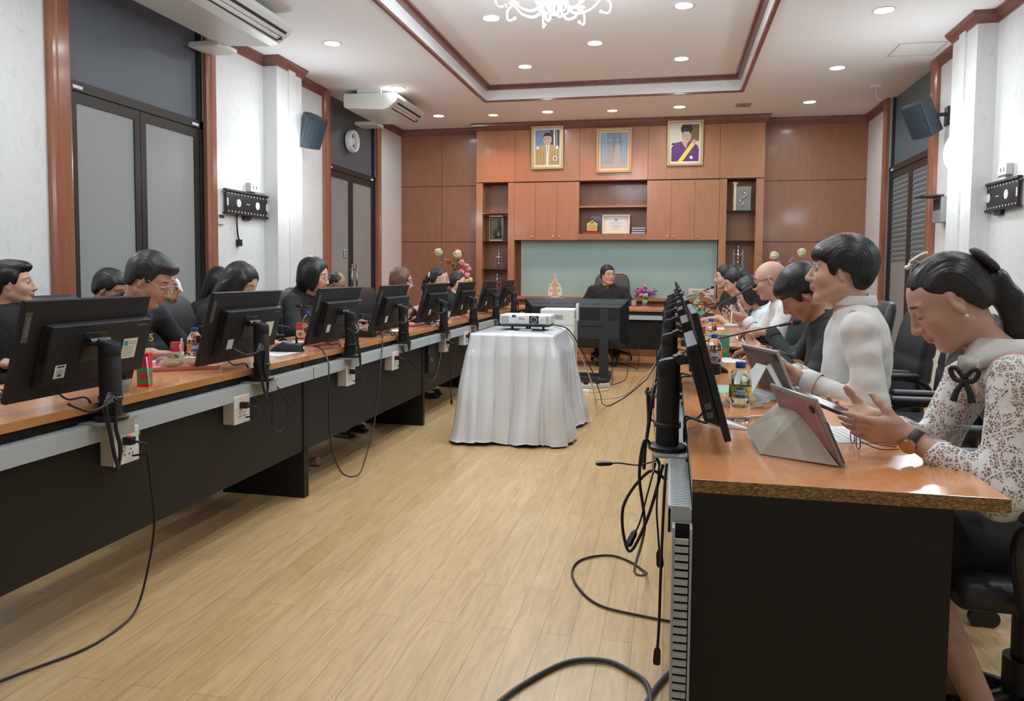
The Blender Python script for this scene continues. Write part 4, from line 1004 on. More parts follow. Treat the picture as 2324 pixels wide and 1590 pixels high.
    def warp(Q):
        a = np.zeros(len(Q))
        for i in range(7): a += np.sin(Q@dirs[i]+ph[i]+2.0*np.sin(Q@dirs[(i+3) % 7]*.5))
        e_ = np.abs(np.sin(Q@v3((17, 9, -13))+1.6*np.sin(Q@v3((-9, 14, 11))+ph[0])+1.1*np.sin(Q@v3((21, -6, 17))+ph[1])))
        return a*.0013+(e_**4)*.0032
    nk = Frame(N, f, (H.w((-.022*sc, 0, -.045*sc))-N))
    opn = {'jacket': .056, 'polo': .054, 'shirt': .052, 'lace': .062, 'tee': .064}[style]*(.9 if female else 1)
    nh = {'jacket': .035, 'polo': .035, 'shirt': .05, 'lace': .01, 'tee': .0}[style]
    C.cone(N-nk.R[2]*.03, N+nk.R[2]*nh-f*.008, .082, .060*sc, .04)
    C.cone(N+nk.R[2]*(nh+.035)+f*.01, N+nk.R[2]*.20+f*.06, .050*sc, .085, .008, '-')
    C.cone(N+nk.R[2]*.0+f*.02, N+nk.R[2]*.16+f*.03, opn*.9, opn*1.2, .008, '-')
    Pc, Fc = C.mesh(h, warp=warp); Pc = relax(Pc, Fc, 1, .5)
    np_mesh({'jacket': 'jacket', 'polo': 'polo_shirt', 'shirt': 'shirt', 'lace': 'lace_blouse', 'tee': 'tee_shirt'}[style], Pc, Fc, mt, root, O)
    if collar:
        cq = collar_mesh(N+nk.R[2]*(nh-.004)-f*.004, nk.R[2], f, .0575*(.9 if female else 1)*sc, .073*(.9 if female else 1), collar[0], collar[1], drop=collar[2] if len(collar) > 2 else 0)
        co = cq.build('collar', collar_mat or mt, root, smooth=True); co.location = -v3(O)
        cm = co.modifiers.new('s', 'SUBSURF'); cm.levels = 1; cm.render_levels = 1
    if sleeve > .5 and style in ('shirt', 'jacket'):
        for s in (-1, 1):
            e, wr = elb[s]; d = nrm(wr-e); t = (sleeve-.5)*2; en = e+(wr-e)*(t*.97)
            fr = Frame(en, d, UP+.01); q = MB(); R = []
            for k, (o_, r) in enumerate(((-.045, .0425), (-.04, .044), (.008, .0425), (.010, .040), (-.01, .036))): R.append([tuple(fr.w((o_, r*math.cos(a), r*math.sin(a)))) for a in [2*PI*i/20 for i in range(20)]])
            q.loft(R, True, False); c_ = q.build('cuff', mt, root, smooth=True); c_.location = -v3(O)
    if legs:
        Lg = SDF()
        if not skirt:
            for s in (-1, 1): Lg.cone(hip+l*s*.085, kn[s][0], .088, .066, .04); Lg.cone(kn[s][0], kn[s][1]+UP*.02, .064, .052, .03)
        else:
            for s in (-1, 1): Lg.cone(hip+l*s*.08, kn[s][0]-l*s*.02, .10, .085, .10)
            Lg.cone(kn[1][0]-l*.03, kn[1][0]-l*.03-UP*.08, .08, .085, .08); Lg.cone(kn[-1][0]+l*.03, kn[-1][0]+l*.03-UP*.08, .08, .085, .08)
        Lg.ell(T, (0, 0, -.03), (.14, .185*width, .12), .05)
        Pl, Fl = Lg.mesh(.02, warp=warp); np_mesh('skirt' if skirt else 'trousers', Pl, Fl, legmat or MATS['dark_trousers'], root, O)
        for s in (-1, 1):
            a_ = kn[s][1]; Sh = SDF(); Sh.cone(a_-f*.035-UP*.055, a_+f*.16-UP*.062, .034, .030, .02).cone(a_-f*.02-UP*.03, a_+f*.06-UP*.045, .036, .034, .02)
            Sh.box(Frame(a_, f, UP), (.065, 0, -.083), (.14, .042, .006), .004, .004)
            Ps, Fs = Sh.mesh(.011); np_mesh('shoe', Ps, Fs, shoe or M_SHOE, root, O)
    hs, hcol = hair[0], hair[1]
    if hs:
        G = SDF(); hair_prims(G, H, sc, hs, fat)
        if hs == 'tight' or (len(hair) > 2 and hair[2] == 'tail'):
            t0 = H.w((-.092*sc, 0, .015*sc)); G.chain([t0, t0-f*.035-UP*.005, t0-f*.065-UP*.05, t0-f*.085-UP*.12, t0-f*.085-UP*.20], [.022, .028, .031, .026, .010], .012)
        wd = rs.randn(4, 3)*np.array([25, 160, 25]); 
        def hw(Q):
            q = (Q-H.o)@H.R.T; return .0011*np.sin(q@wd[0]+3*np.sin(q@wd[1]*.12))+.0010*np.sin(q@wd[2])
        Ph, Fh = G.mesh(min(hf*1.05, .009), warp=hw); hc2 = (Ph-H.o)@H.R.T/sc
        if hs == 'buzz' or hs == 'balding': Ph = relax(Ph, Fh, 1)
        np_mesh('hair', Ph, Fh, hcol if not isinstance(hcol, tuple) else hair_mat('hair_%d' % int(hcol[0]*1e5), hcol), root, O, {'hc': hc2})
    if specs:
        g = glasses_mesh(H, sc, specs[0], *(specs[1:] or ())); go = g.build('glasses', specs[0], root, smooth=True); go.location = -v3(O)
    return dict(root=root, H=H, N=N, T=T, O=O, f=f, l=l, elb=elb, sh=sh, hip=hip, sc=sc)
def ppart(p, mb, name, m, **k):
    o = mb.build(name, m, p['root'], **k); o.location = -v3(p['O']); return o
def watch(p, s, mband, mface, at=.86, r=.031):
    e, wr = p['elb'][s]; d = nrm(wr-e); c = e+(wr-e)*at; fr = Frame(c, d, UP); q = MB(); R = []
    for o_, rr in ((-.011, r), (-.011, r+.003), (.011, r+.003), (.011, r)): R.append([tuple(fr.w((o_, rr*math.cos(a), rr*math.sin(a)))) for a in [2*PI*i/22 for i in range(22)]])
    R.append(R[0]); q.loft(R, True, False); b = ppart(p, q, 'wristwatch', mband, smooth=True)
    ax = nrm(p['watch_dir'] if 'watch_dir' in p else (0, -1, .3)); ax = nrm(ax-d*np.dot(ax, d)); fr2 = Frame(c+ax*(r+.003), ax, d); q = MB()
    R = [[tuple(fr2.w((h, rr*math.cos(a), rr*math.sin(a)))) for a in [2*PI*i/20 for i in range(20)]] for h, rr in ((-.004, .019), (.004, .019), (.006, .017), (.0055, .001))]
    q.loft(R); o = q.build('watch_face', mface, b, smooth=True, flat_angle=30)
cloth('dark_trousers', (.012, .012, .014))
BLK = cloth('black_cotton', (.010, .0105, .012)); BLK2 = cloth('black_suit', (.012, .0125, .015), .7); WHT = cloth('white_shirt_cotton', (.60, .59, .57), .8, .0); NAVY = cloth('near_black_knit', (.012, .014, .020))
GRYB = cloth('grey_blue_blouse', (.16, .18, .22)); PBLUE = cloth('pale_blue_cotton', (.55, .62, .68)); CHK = cloth('checked_dark_shirt', (.02, .022, .024), check=42)
TONE = (.46, .25, .165); TONEF = (.54, .33, .25); TONEL = (.52, .31, .22); TONED = (.36, .18, .11)
def tb(x, y, z=.775): return v3((x, y, z))
L_ = lambda p: (p['root'])
# --- right row, front to back (facing the aisle, -x)
LACE = lace()
p = person('person, woman in white lace blouse with tied back hair, leaning over a phone', (.69, 2.07, 1.125), 172, 33, 0, .95, TONEF, ('tight', (.010, .009, .010)), byaw=176, lean=.20,
           top=('lace', LACE), sleeve=.80, female=True, h=.009, hf=.0036, width=.98, eyes=0, lips=(.50, .13, .13), blush=.25, foot=-.19, skirt=True, legmat=cloth('black_skirt', (.008, .008, .009)),
           arms={1: dict(w=tb(.55, 1.925, .812), d=(-1, -.12, .10), n=(0, .92, .38), side=1, curl=(.10, .22, .32, .42), spread=.06, thumb=(.55, .75), hint=(.3, -.5, -1)),
                 -1: dict(w=tb(.54, 2.12, .81), d=(-1, -.10, .12), n=(.1, -.45, .9), side=-1, curl=(.2, .4, .5, .6), thumb=(.5, .6), hint=(.3, .4, -1))}, brow=(.03, .018, .014))
p['watch_dir'] = (-.1, -.8, -.5)
watch(p, 1, mat('brown_watch_strap', (.05, .035, .03), .5), mat('rose_steel', (.5, .32, .24), .25, 1), .87, .027)
# solid under-blouse, open collar, brooch, hair pieces
T, N_, H_, f_, l_ = p['T'], p['N'], p['H'], p['f'], p['l']
Ln = np.linalg.norm(N_-p['hip']); q = SDF(); q.ell(T, (0, 0, Ln*.60), (.108, .148, .17), .04); q.ell(T, (.01, 0, Ln*.3), (.105, .135, .18), .04); q.ell(T, (.08, .06, Ln*.60), (.048, .06, .062), .04); q.ell(T, (.08, -.06, Ln*.60), (.048, .06, .062), .04)
P_, F_ = q.mesh(.012); np_mesh('camisole', P_, F_, WHT, p['root'], p['O'])
q = collar_mesh(N_+T.R[2]*.01, nrm(T.R[2]*.9+f_*.35), f_, .062, .105, .035, 28, drop=.05); o = ppart(p, q, 'collar', WHT, smooth=True)
q = MB(); bw = v3((.690, 1.945, .935))
fr = Frame(bw, nrm((-.6, -.8, .1)), UP)
for sx in (-1, 1): q.tube([fr.w((.004, 0, .012)), fr.w((.008, sx*.018, .034)), fr.w((.006, sx*.030, .03)), fr.w((.004, sx*.02, .008)), fr.w((.004, 0, .006))], .006, 6); q.tube([fr.w((.004, 0, .006)), fr.w((.004, sx*.014, -.02)), fr.w((.004, sx*.02, -.045))], lambda t: .006+.003*t, 6)
ppart(p, q, 'ribbon_brooch', mat('black_ribbon', (.01, .01, .011), .4), smooth=True)
q = MB(); w = lambda c: H_.w(c)
for i in range(3):
    for j in range(4): q.sphere(w((.030-.010*i, -.040+.0095*j, .122+.002*i)), .0062, 5)
q.tube([w((.02, -.01, .131)), w((-.005, .008, .134)), w((-.02, .02, .133))], .005, 6, 3)
ppart(p, q, 'pearl_hair_clip', mat('pearl', (.72, .70, .62), .3), smooth=True)
q = SDF()
for sx in (-1, 1):
    fr = Frame(H_.w((-.120, sx*.016, .050)), H_.d((-.25, sx*.25, -1)), H_.d((-1, 0, .2))); q.ell(fr, (.0, 0, 0), (.042, .022, .012), .006)
P_, F_ = q.mesh(.004); np_mesh('hair_bow', P_, F_, mat('grey_brown_ribbon', (.05, .042, .042), .35), p['root'], p['O'])
q = MB(); q.sphere(w((-.118, 0, .052)), .012, 6)
ppart(p, q, 'bow_knot', MATS['grey_brown_ribbon'], smooth=True)
q = MB(); q.sphere(w((-.004, -.082, -.040)), .0042, 6); q.sphere(w((-.004, .082, -.040)), .0042, 6); ppart(p, q, 'pearl_earring', MATS['pearl'], smooth=True)
PR1 = p
p = person('person, young man in white long sleeved shirt with swept black fringe, looking ahead', (.640, 3.07, 1.203), 171, -2, 0, 1.06, TONEL, ('fringe', (.0065, .007, .009)), byaw=174, lean=.02,
           top=('shirt', WHT), sleeve=1.0, h=.009, hf=.0045, eyes=.75, lips=(.45, .17, .15), collar=(.030, 18), width=1.08,
           arms={1: dict(w=tb(.50, 2.93, .80), d=(-.9, .35, .0), n=(.1, .4, .7), side=1, curl=(.35, .5, .6, .7), hint=(.35, -.5, -1)), -1: dict(w=tb(.49, 3.10, .80), d=(-1, -.1, .0), n=(0, -.4, .7), side=-1, curl=(.5, .6, .7, .8), hint=(.3, .5, -1))})
watch(p, 1, mat('steel_bracelet', (.30, .30, .31), .3, 1), mat('dark_watch_dial', (.02, .02, .022), .2), .90, .030)
p = person('person, man in dark suit jacket bowing low over his papers and writing', (.628, 3.83, 1.100), 175, 38, 6, 1.06, TONED, ('fringe', (.0065, .007, .008)), byaw=178, lean=.03, top=('jacket', BLK2), sleeve=1.0, h=.010, hf=.005,
           width=1.08, collar=(.02, 40), arms={1: dict(w=tb(.50, 3.76, .795), d=(-1, .35, -.05), n=(0, 0, -1), side=1, curl=(.5, .6, .7, .8), hint=(.3, -.7, -.8)), -1: dict(w=tb(.47, 4.02, .795), d=(-1, .15, 0), n=(0, 0, -1), side=-1, curl=(.5, .6, .7, .8), hint=(.3, .7, -.8))})
q = MB(); ppw = v3((.40, 3.95, .80)); q.tube([(.405, 3.90, .80), (.36, 3.93, .86)], .004, 6, 0)
ppart(p, q, 'pen', mat('white_pen', (.6, .6, .6), .3), smooth=True)
p = person('person, man in dark green jacket with yellow badge holding papers, face hidden behind the writer', (.76, 4.52, 1.10), 182, 10, 0, 1.0, TONED, ('short', (.006, .006, .007)), byaw=180, lean=-.05, top=('jacket', cloth('dark_green_jacket', (.014, .020, .018))), sleeve=1.0, h=.012, hf=.007,
           collar=(.02, 40), arms={1: dict(w=tb(.56, 4.42, .865), d=(-1, .1, .05), n=(.1, .3, -1), side=1, curl=(.7, .8, .9, 1.0), thumb=(.6, .3), hint=(.3, -.7, -.8)), -1: dict(w=tb(.54, 4.7, .83), d=(-1, 0, .1), n=(0, -.3, -1), side=-1, curl=(.6, .7, .8, .9), hint=(.3, .7, -.8))})
q = MB(); fr = Frame(p['N']+p['f']*.126-UP*.10+p['l']*.05, nrm(p['f']+p['l']*.5), UP); q.loft([[tuple(fr.w((h, .016*math.cos(a), .02*math.sin(a)))) for a in [2*PI*i/16 for i in range(16)]] for h in (-.01, .004)]); ppart(p, q, 'yellow_badge', mat('badge_yellow', (.65, .36, .03), .5), smooth=True, flat_angle=40)
p = person('person, bald man with moustache and glasses in white long sleeved shirt using a phone', (.655, 5.27, 1.150), 174, 16, 0, 1.03, (.48, .28, .20), (None, None), byaw=180, lean=.05, top=('shirt', WHT), sleeve=1.0, h=.011, hf=.006, mous=.7,
           specs=(M_BLK_RIM, .0018, (.024, .017)), collar=(.034, 25), width=1.12, fat=.004, arms={1: dict(w=tb(.50, 5.10, .885), d=(-1, .15, .35), n=(0, .5, .6), side=1, curl=(.6, .7, .8, .9), thumb=(.6, .5), hint=(.4, -.7, -1)), -1: dict(w=tb(.48, 5.28, .86), d=(-1, -.3, .35), n=(0, -.5, .6), side=-1, curl=(.6, .7, .8, .9), hint=(.3, .7, -1))})
PR4 = p
p = person('person, long black haired woman in pale blue short sleeved top holding a phone', (.60, 6.03, 1.05), 183, 28, 0, .96, TONEF, ('long', (.008, .008, .009)), byaw=178, lean=.05, top=('polo', PBLUE), sleeve=.40, h=.012, hf=.007, female=True, specs=(M_SIL_RIM, .0014),
           arms={1: dict(w=tb(.53, 5.92, .83), d=(-1, .2, .4), n=(0, .5, .6), side=1, curl=(.6, .7, .8, .9), hint=(.4, -.7, -1)), -1: dict(w=tb(.50, 6.2, .83), d=(-1, -.2, .4), n=(0, -.5, .6), side=-1, curl=(.6, .7, .8, .9), hint=(.3, .7, -1))})
p = person('person, man in black and grey checked shirt resting on the table, wristwatch on raised arm', (.575, 6.98, 1.115), 182, 24, 0, 1.0, (.50, .29, .20), ('short', (.009, .009, .010)), byaw=180, lean=.05, top=('polo', CHK), sleeve=.45, h=.013, hf=.007, collar=(.025, 30),
           arms={1: dict(w=tb(.42, 6.8, .80), d=(-1, 0, .0), n=(0, 0, -1), side=1, curl=(.2, .3, .3, .4), hint=(.4, -.7, -1)), -1: dict(w=tb(.37, 7.1, .93), d=(-.75, -.1, .7), n=(-.6, -.4, -.5), side=-1, curl=(.2, .3, .4, .5), hint=(.5, .3, -1))})
watch(p, -1, mat('black_strap', (.015, .015, .016), .5), MATS['dark_watch_dial'], .80, .032)
p = person('person, farthest man of the right row, pale face in profile beyond the checked shirt', (.555, 8.0, 1.16), 180, 6, 0, 1.0, (.52, .32, .24), ('short', (.008, .008, .009)), lean=.0, top=('jacket', BLK), sleeve=1.0, h=.015, hf=.008, eyes=.6)
p = person('person, hidden long haired woman in black between the checked shirt and the pale blue top', (.66, 6.5, 1.02), 182, 25, 0, .95, TONEF, ('long', (.008, .008, .009)), byaw=180, lean=.03, top=('jacket', BLK), sleeve=1.0, h=.014, hf=.009, female=True)
# --- chairman behind the head desk
p = person('person, chairman in black collarless jacket and glasses speaking behind the head desk', (-.815, 9.93, 1.165), -58, 0, 0, 1.05, (.54, .33, .24), ('short', (.007, .007, .008)), byaw=-86, lean=.0, top=('jacket', BLK), sleeve=1.0, h=.012, hf=.006, specs=(M_GOLD_RIM, .0014), eyes=.6, width=1.25,
           collar=(.022, 12), group=None, arms={1: dict(w=tb(-.55, 9.72, .79), d=(-.6, -.6, 0), n=(0, 0, -1), side=1, hint=(.6, .2, -1)), -1: dict(w=tb(-1.06, 9.72, .79), d=(.6, -.6, 0), n=(0, 0, -1), side=-1, hint=(-.6, .2, -1))})
# --- left row, front to back (facing the aisle, +x)
tl = lambda x, y, z=.775: v3((x, y, z))
p = person('person, cut by the left photo edge, black sleeve and hand on the table', (-2.72, 1.70, 1.14), 5, 20, 0, .97, TONEF, ('bob', (.008, .008, .009)), lean=.05, top=('jacket', BLK), sleeve=.95, h=.012, hf=.005, female=True,
           arms={1: dict(w=tl(-2.36, 2.06, .80), d=(.9, .45, -.05), n=(0, 0, -1), side=1, curl=(.15, .2, .25, .3), hint=(-.3, .4, -1)), -1: dict(w=tl(-2.34, 1.5, .79), d=(.9, .3, 0), n=(0, 0, -1), side=-1, hint=(-.3, -.6, -1))})
p = person('person, man writing in black polo shirt with white striped collar and thin glasses', (-2.50, 3.20, 1.135), 14, 27, 0, 1.03, TONE, ('swept', (.013, .013, .014)), byaw=2, lean=.08, top=('polo', NAVY), sleeve=.42, foot=-.32, h=.009, hf=.0045, fat=.004, width=1.12,
           specs=(M_SIL_RIM, .0014), collar=(.034, 22), arms={-1: dict(w=tl(-2.34, 2.98, .80), d=(.55, .85, -.02), n=(0, 0, -1), side=-1, curl=(.5, .65, .8, .9), hint=(-.2, -.8, -.8)), 1: dict(w=tl(-2.34, 3.42, .79), d=(.8, -.5, 0), n=(0, 0, -1), side=1, curl=(.3, .4, .5, .5), hint=(-.2, .8, -.8))})
q = MB()
for k in range(3):
    nk = Frame(p['N'], p['f'], p['T'].R[2]*.5+UP*.5+p['f']*.15); rr = .0735+.0012*k
    q.tube([nk.w((rr*1.08*math.cos(a), rr*math.sin(a), .016-.0085*k)) for a in [math.radians(40+280*i/18) for i in range(19)]], .0017, 5, 2)
ppart(p, q, 'collar_stripes', mat('white_knit_stripe', (.62, .62, .62), .8), smooth=True)
q = MB(); fr = Frame(p['N']+p['f']*.135-UP*.135-p['l']*.085, nrm(p['f']-p['l']*.45), UP); put_text(q, '5', .05, fr.o+fr.R[0]*.006, -fr.R[1]*-1, fr.R[2], bold=.001, m=0); put_text(q, '5', .05, fr.o+fr.R[0]*.006+fr.R[1]*.028, fr.R[1], fr.R[2], bold=.001, m=1)
ppart(p, q, 'embroidered_emblem', [mat('embroidery_blue', (.03, .16, .45), .7), mat('embroidery_gold', (.5, .4, .04), .7)])
q = MB(); q.tube([(-2.245, 3.075, .785), (-2.215, 3.045, .87)], .0045, 8, 0); ppart(p, q, 'pen', MATS['white_pen'], smooth=True)
# sleeve end stripes
for s in (-1, 1):
    e, wr = p['elb'][s]; S0 = p['sh'][s]; c_ = S0+(e-S0)*.84; d = nrm(e-S0); q = MB()
    for k in range(2): fr = Frame(c_+d*(.012*k-.002), d, UP+.01); q.tube([fr.w((0, .0615*math.cos(a), .0615*math.sin(a))) for a in [2*PI*i/16 for i in range(16)]], .0022, 5, 2, closed=True)
    ppart(p, q, 'sleeve_stripe', MATS['white_knit_stripe'], smooth=True)
p = person('person, woman with long straight black hair falling over her bowed face behind the second monitor', (-2.53, 4.04, 1.11), 5, 30, 0, .97, TONEF, ('long', (.010, .009, .011)), byaw=3, lean=.05, top=('jacket', BLK), sleeve=1.0, h=.012, hf=.0055, female=True, foot=.02, shoe=mat('tan_sandal', (.30, .17, .11), .6),
           arms={-1: dict(w=tl(-2.30, 3.84, .79), d=(.8, .35, 0), n=(0, 0, -1), side=-1, curl=(.6, .7, .8, .9), hint=(-.2, -.8, -.8))})
p = person('person, woman with black shoulder length bob and round glasses in black suit', (-2.56, 5.04, 1.155), 8, 14, 0, 1.03, (.56, .34, .27), ('bob', (.007, .009, .011)), byaw=-4, lean=.03, top=('jacket', BLK), sleeve=1.0, h=.011, hf=.005, female=True, specs=(M_GOLD_RIM, .0013, (.022, .020)), lips=(.42, .06, .07), eyes=.55, width=1.05,
           arms={-1: dict(w=tl(-2.33, 4.84, .82), d=(.5, .75, -.1), n=(0, 0, -1), side=-1, curl=(.5, .6, .7, .8), hint=(-.3, -.8, -.6))})
p = person('person, woman with brown shoulder length hair and black jacket behind the fourth monitor', (-2.50, 6.70, 1.10), 10, 12, 0, .98, TONEF, ('bob', (.085, .038, .022)), lean=.03, top=('jacket', BLK), sleeve=1.0, h=.013, hf=.007, female=True, specs=(M_GOLD_RIM, .0013), eyes=.5,
           arms={-1: dict(w=tl(-2.33, 6.55, .83), d=(.8, .3, .3), n=(0, .5, -.5), side=-1, curl=(.4, .5, .5, .6), hint=(-.2, -.8, -.7))})
p = person('person, woman with black ponytail, pale scrunchie and glasses in grey blouse', (-2.45, 7.73, 1.115), 7, 8, 0, .98, TONEF, ('tight', (.008, .008, .009)), lean=.03, top=('shirt', GRYB), sleeve=1.0, h=.013, hf=.007, female=True, specs=(M_SIL_RIM, .0014), eyes=.6, collar=(.03, 30))
q = MB(); w = p['H'].w; q.tube([w((-.108+.012*math.cos(a)*.5, .028*math.cos(a), .02+.028*math.sin(a))) for a in [2*PI*i/10 for i in range(10)]], .013, 7, 2, closed=True); ppart(p, q, 'scrunchie', mat('pale_scrunchie', (.62, .55, .48), .7), smooth=True)
p = person('person, woman with black hair and glasses in black top beside the flower stand', (-2.44, 8.42, 1.06), 10, 4, 0, .96, (.58, .38, .28), ('tight', (.007, .007, .008)), lean=.03, top=('tee', BLK), sleeve=.45, h=.014, hf=.008, female=True, specs=(M_SIL_RIM, .0014), eyes=.6)
# --- second row against the left wall
p = person('person, young man with swept black hair in black jacket sitting by the left wall', (-3.60, 3.49, 1.10), 32, -3, 0, 1.0, TONEL, ('swept', (.006, .007, .009)), byaw=-20, lean=-.05, top=('jacket', BLK), sleeve=1.0, h=.012, hf=.0055, eyes=.6, collar=(.03, 30), collar_mat=cloth('khaki_collar', (.20, .17, .13)), group='people on the second row of chairs')
p = person('person, man with cropped hair behind the writing man, raising a white tissue to his face', (-3.48, 4.09, 1.06), 8, 22, 0, 1.0, TONED, ('short', (.014, .013, .013)), byaw=5, lean=-.02, top=('jacket', BLK), sleeve=.95, h=.013, hf=.006, group='people on the second row of chairs',
           arms={1: dict(w=tl(-3.28, 4.42, .985), d=(.3, .15, .9), n=(-.5, -.8, 0), side=1, curl=(.5, .6, .7, .8), hint=(-.3, .4, -1)), -1: dict(w=tl(-3.15, 3.95, .62), d=(1, 0, 0), n=(0, 0, -1), side=-1, hand=1)})
q = SDF(); fr = Frame((-3.255, 4.455, 1.075), (1, .4, .6), (0, 0, 1)); q.ell(fr, (0, 0, 0), (.012, .022, .05), .01); q.ell(fr, (.01, .01, .03), (.008, .018, .03), .01); P_, F_ = q.mesh(.006); np_mesh('tissue', P_, F_, mat('tissue_white', (.75, .75, .75), .8), p['root'], p['O'])
p = person('person, long haired woman half hidden behind the bowed woman of the left row', (-3.38, 5.12, 1.085), 0, 15, 0, .97, TONEF, ('long', (.010, .008, .009)), lean=.0, top=('jacket', BLK), sleeve=1.0, h=.015, hf=.008, female=True, group='people on the second row of chairs')
p = person('person, man with high forehead bowing his head behind the bob haired woman', (-3.28, 6.93, 1.055), 0, 30, 0, 1.0, TONED, ('balding', (.010, .010, .010)), lean=.0, top=('jacket', BLK), sleeve=1.0, h=.015, hf=.008, specs=(M_BLK_RIM, .0015), group='people on the second row of chairs')
# --- chairs
for x, y, rz, lb in ((.90, 2.08, PI, 'near end of the right row under the woman in lace'), (1.06, 3.05, PI, 'right row behind the young man in white shirt'), (1.12, 3.85, PI, 'right row behind the man in dark suit'), (1.12, 4.6, PI, 'right row behind the badge wearer'),
                     (1.08, 5.3, PI, 'right row behind the bald man'), (1.08, 6.05, PI, 'right row behind the pale blue top'), (1.1, 7.0, PI, 'right row behind the checked shirt'), (1.1, 8.0, PI, 'right row farthest from the camera'),
                     (-3.02, 1.75, 0, 'left row at the photo edge'), (-2.97, 3.62, 0, 'left row standing beside the striped polo shirt'), (-3.0, 4.35, 0, 'left row behind the bowed long haired woman'), (-2.99, 5.05, 0, 'left row behind the bob haired woman'), (-2.98, 5.95, 0, 'left row standing empty before the second door'),
                     (-2.95, 6.75, 0, 'left row behind the brown haired woman'), (-2.95, 7.55, 0, 'left row behind the ponytail woman'), (-2.95, 8.4, 0, 'left row beside the flower stand'), (-.80, 10.25, -PI/2, 'head desk carrying the chairman'),
                     (-3.7, 5.12, 0, 'second row against the left wall'), (-3.58, 3.52, -.35, 'second row under the young man by the left wall'), (-3.56, 4.05, .08, 'second row under the man with the tissue'), (-3.42, 6.93, 0, 'second row under the man with high forehead')):
    o = place_chair(x, y, rz, 'black leather swivel chair, '+lb)
    if 'chairman' in lb: o.scale = (1.0, .98, 1.16)
# ------------------------------------------------------------------ ceiling and wall equipment
M_ACW = mat('aircon_cream', (.66, .65, .60), .35)
M_DARKV = mat('dark_vent', (.03, .035, .04), .5)
def aircon(y0, y1, label):
    t = thing('air_conditioner', label, 'air conditioner', (-3.5, (y0+y1)/2, 3.1), 0, 'air conditioners under the ceiling'); h = (y1-y0)/2
    prof = [(-.36, .05), (-.34, .03), (.12, .0), (.20, .015), (.30, .085), (.33, .13), (.325, .165), (.29, .19), (-.36, .20)]
    q = MB(); q.prism(prof, 2*h, 'y', -h); q.build('casing', M_ACW, t, bevel=.006)
    q = MB(); q.add([(.215, -h+.07, .020), (.310, -h+.07, .086), (.310, h-.07, .086), (.215, h-.07, .020)], [(3, 2, 1, 0)])
    q.add([(.222, -h+.07, .026-.006), (.305, -h+.07, .083-.004), (.305, h-.07, .079), (.222, h-.07, .020)], [(3, 2, 1, 0)]); q.build('outlet_grille', M_DARKV, t)
    for k, u in enumerate((.30, .62)):
        a, b = .215+.1*u, .020+.07*u-.005; q = MB(); q.add([(a-.012, -h+.06, b-.010), (a+.014, -h+.06, b+.004), (a+.014, h-.06, b+.004), (a-.012, h-.06, b-.010), (a-.012, -h+.06, b-.004), (a+.014, -h+.06, b+.010), (a+.014, h-.06, b+.010), (a-.012, h-.06, b-.004)], [(0, 1, 2, 3), (7, 6, 5, 4), (0, 4, 5, 1), (1, 5, 6, 2), (2, 6, 7, 3), (3, 7, 4, 0)]); q.build('louvre', M_ACW, t)
    for s in (-1, 1): q = MB(); q.box(-.2, .1, s*(h-.05)-.02, s*(h-.05)+.02, .20, .25); q.build('hanger', M_ACW, t)
    q = MB(); q.box(.235, .265, h-.10, h-.07, .02, .045); q.build('sensor', M_DARKV, t)
    q = MB(); q.rbox(-.59, -.30, h-.13, h+.16, .0, .045, .01); q.build('pipe_cover', M_ACW, t)
    return t
aircon(4.2, 5.9, 'long cream air conditioner hanging above the near left door, cut by the photo top')
aircon(8.38, 9.34, 'shorter cream air conditioner under the ceiling before the far left door')
for x, y, s, lb in ((XL-.03, 9.13, 1, 'round white exhaust fan in the grey panel above the far left door'), (XR+.03, 8.82, -1, 'round white exhaust fan in the blue panel above the right door')):
    t = thing('exhaust_fan', lb, 'fan', (x, y, 2.875), 0, 'round exhaust fans')
    q = MB(); q.lathe((0, 0, 0), [(.14, 0), (.145, s*.03), (.142, s*.07), (.128, s*.085), (.108, s*.07), (.10, s*.02)], 32, 'x', caps=False); q.build('housing', M_WHITE, t, smooth=True)
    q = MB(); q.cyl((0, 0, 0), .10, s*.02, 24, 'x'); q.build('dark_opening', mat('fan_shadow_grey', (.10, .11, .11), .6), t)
    q = MB(); q.lathe((0, 0, 0), [(.055, s*.02), (.05, s*.045), (.03, s*.06), (.001, s*.062)], 24, 'x'); q.build('hub', M_WHITE, t, smooth=True)
M_SPK = mat('dark_speaker_cabinet', (.035, .05, .065), .4); M_SPG = mat('speaker_grille', (.02, .03, .04), .6)
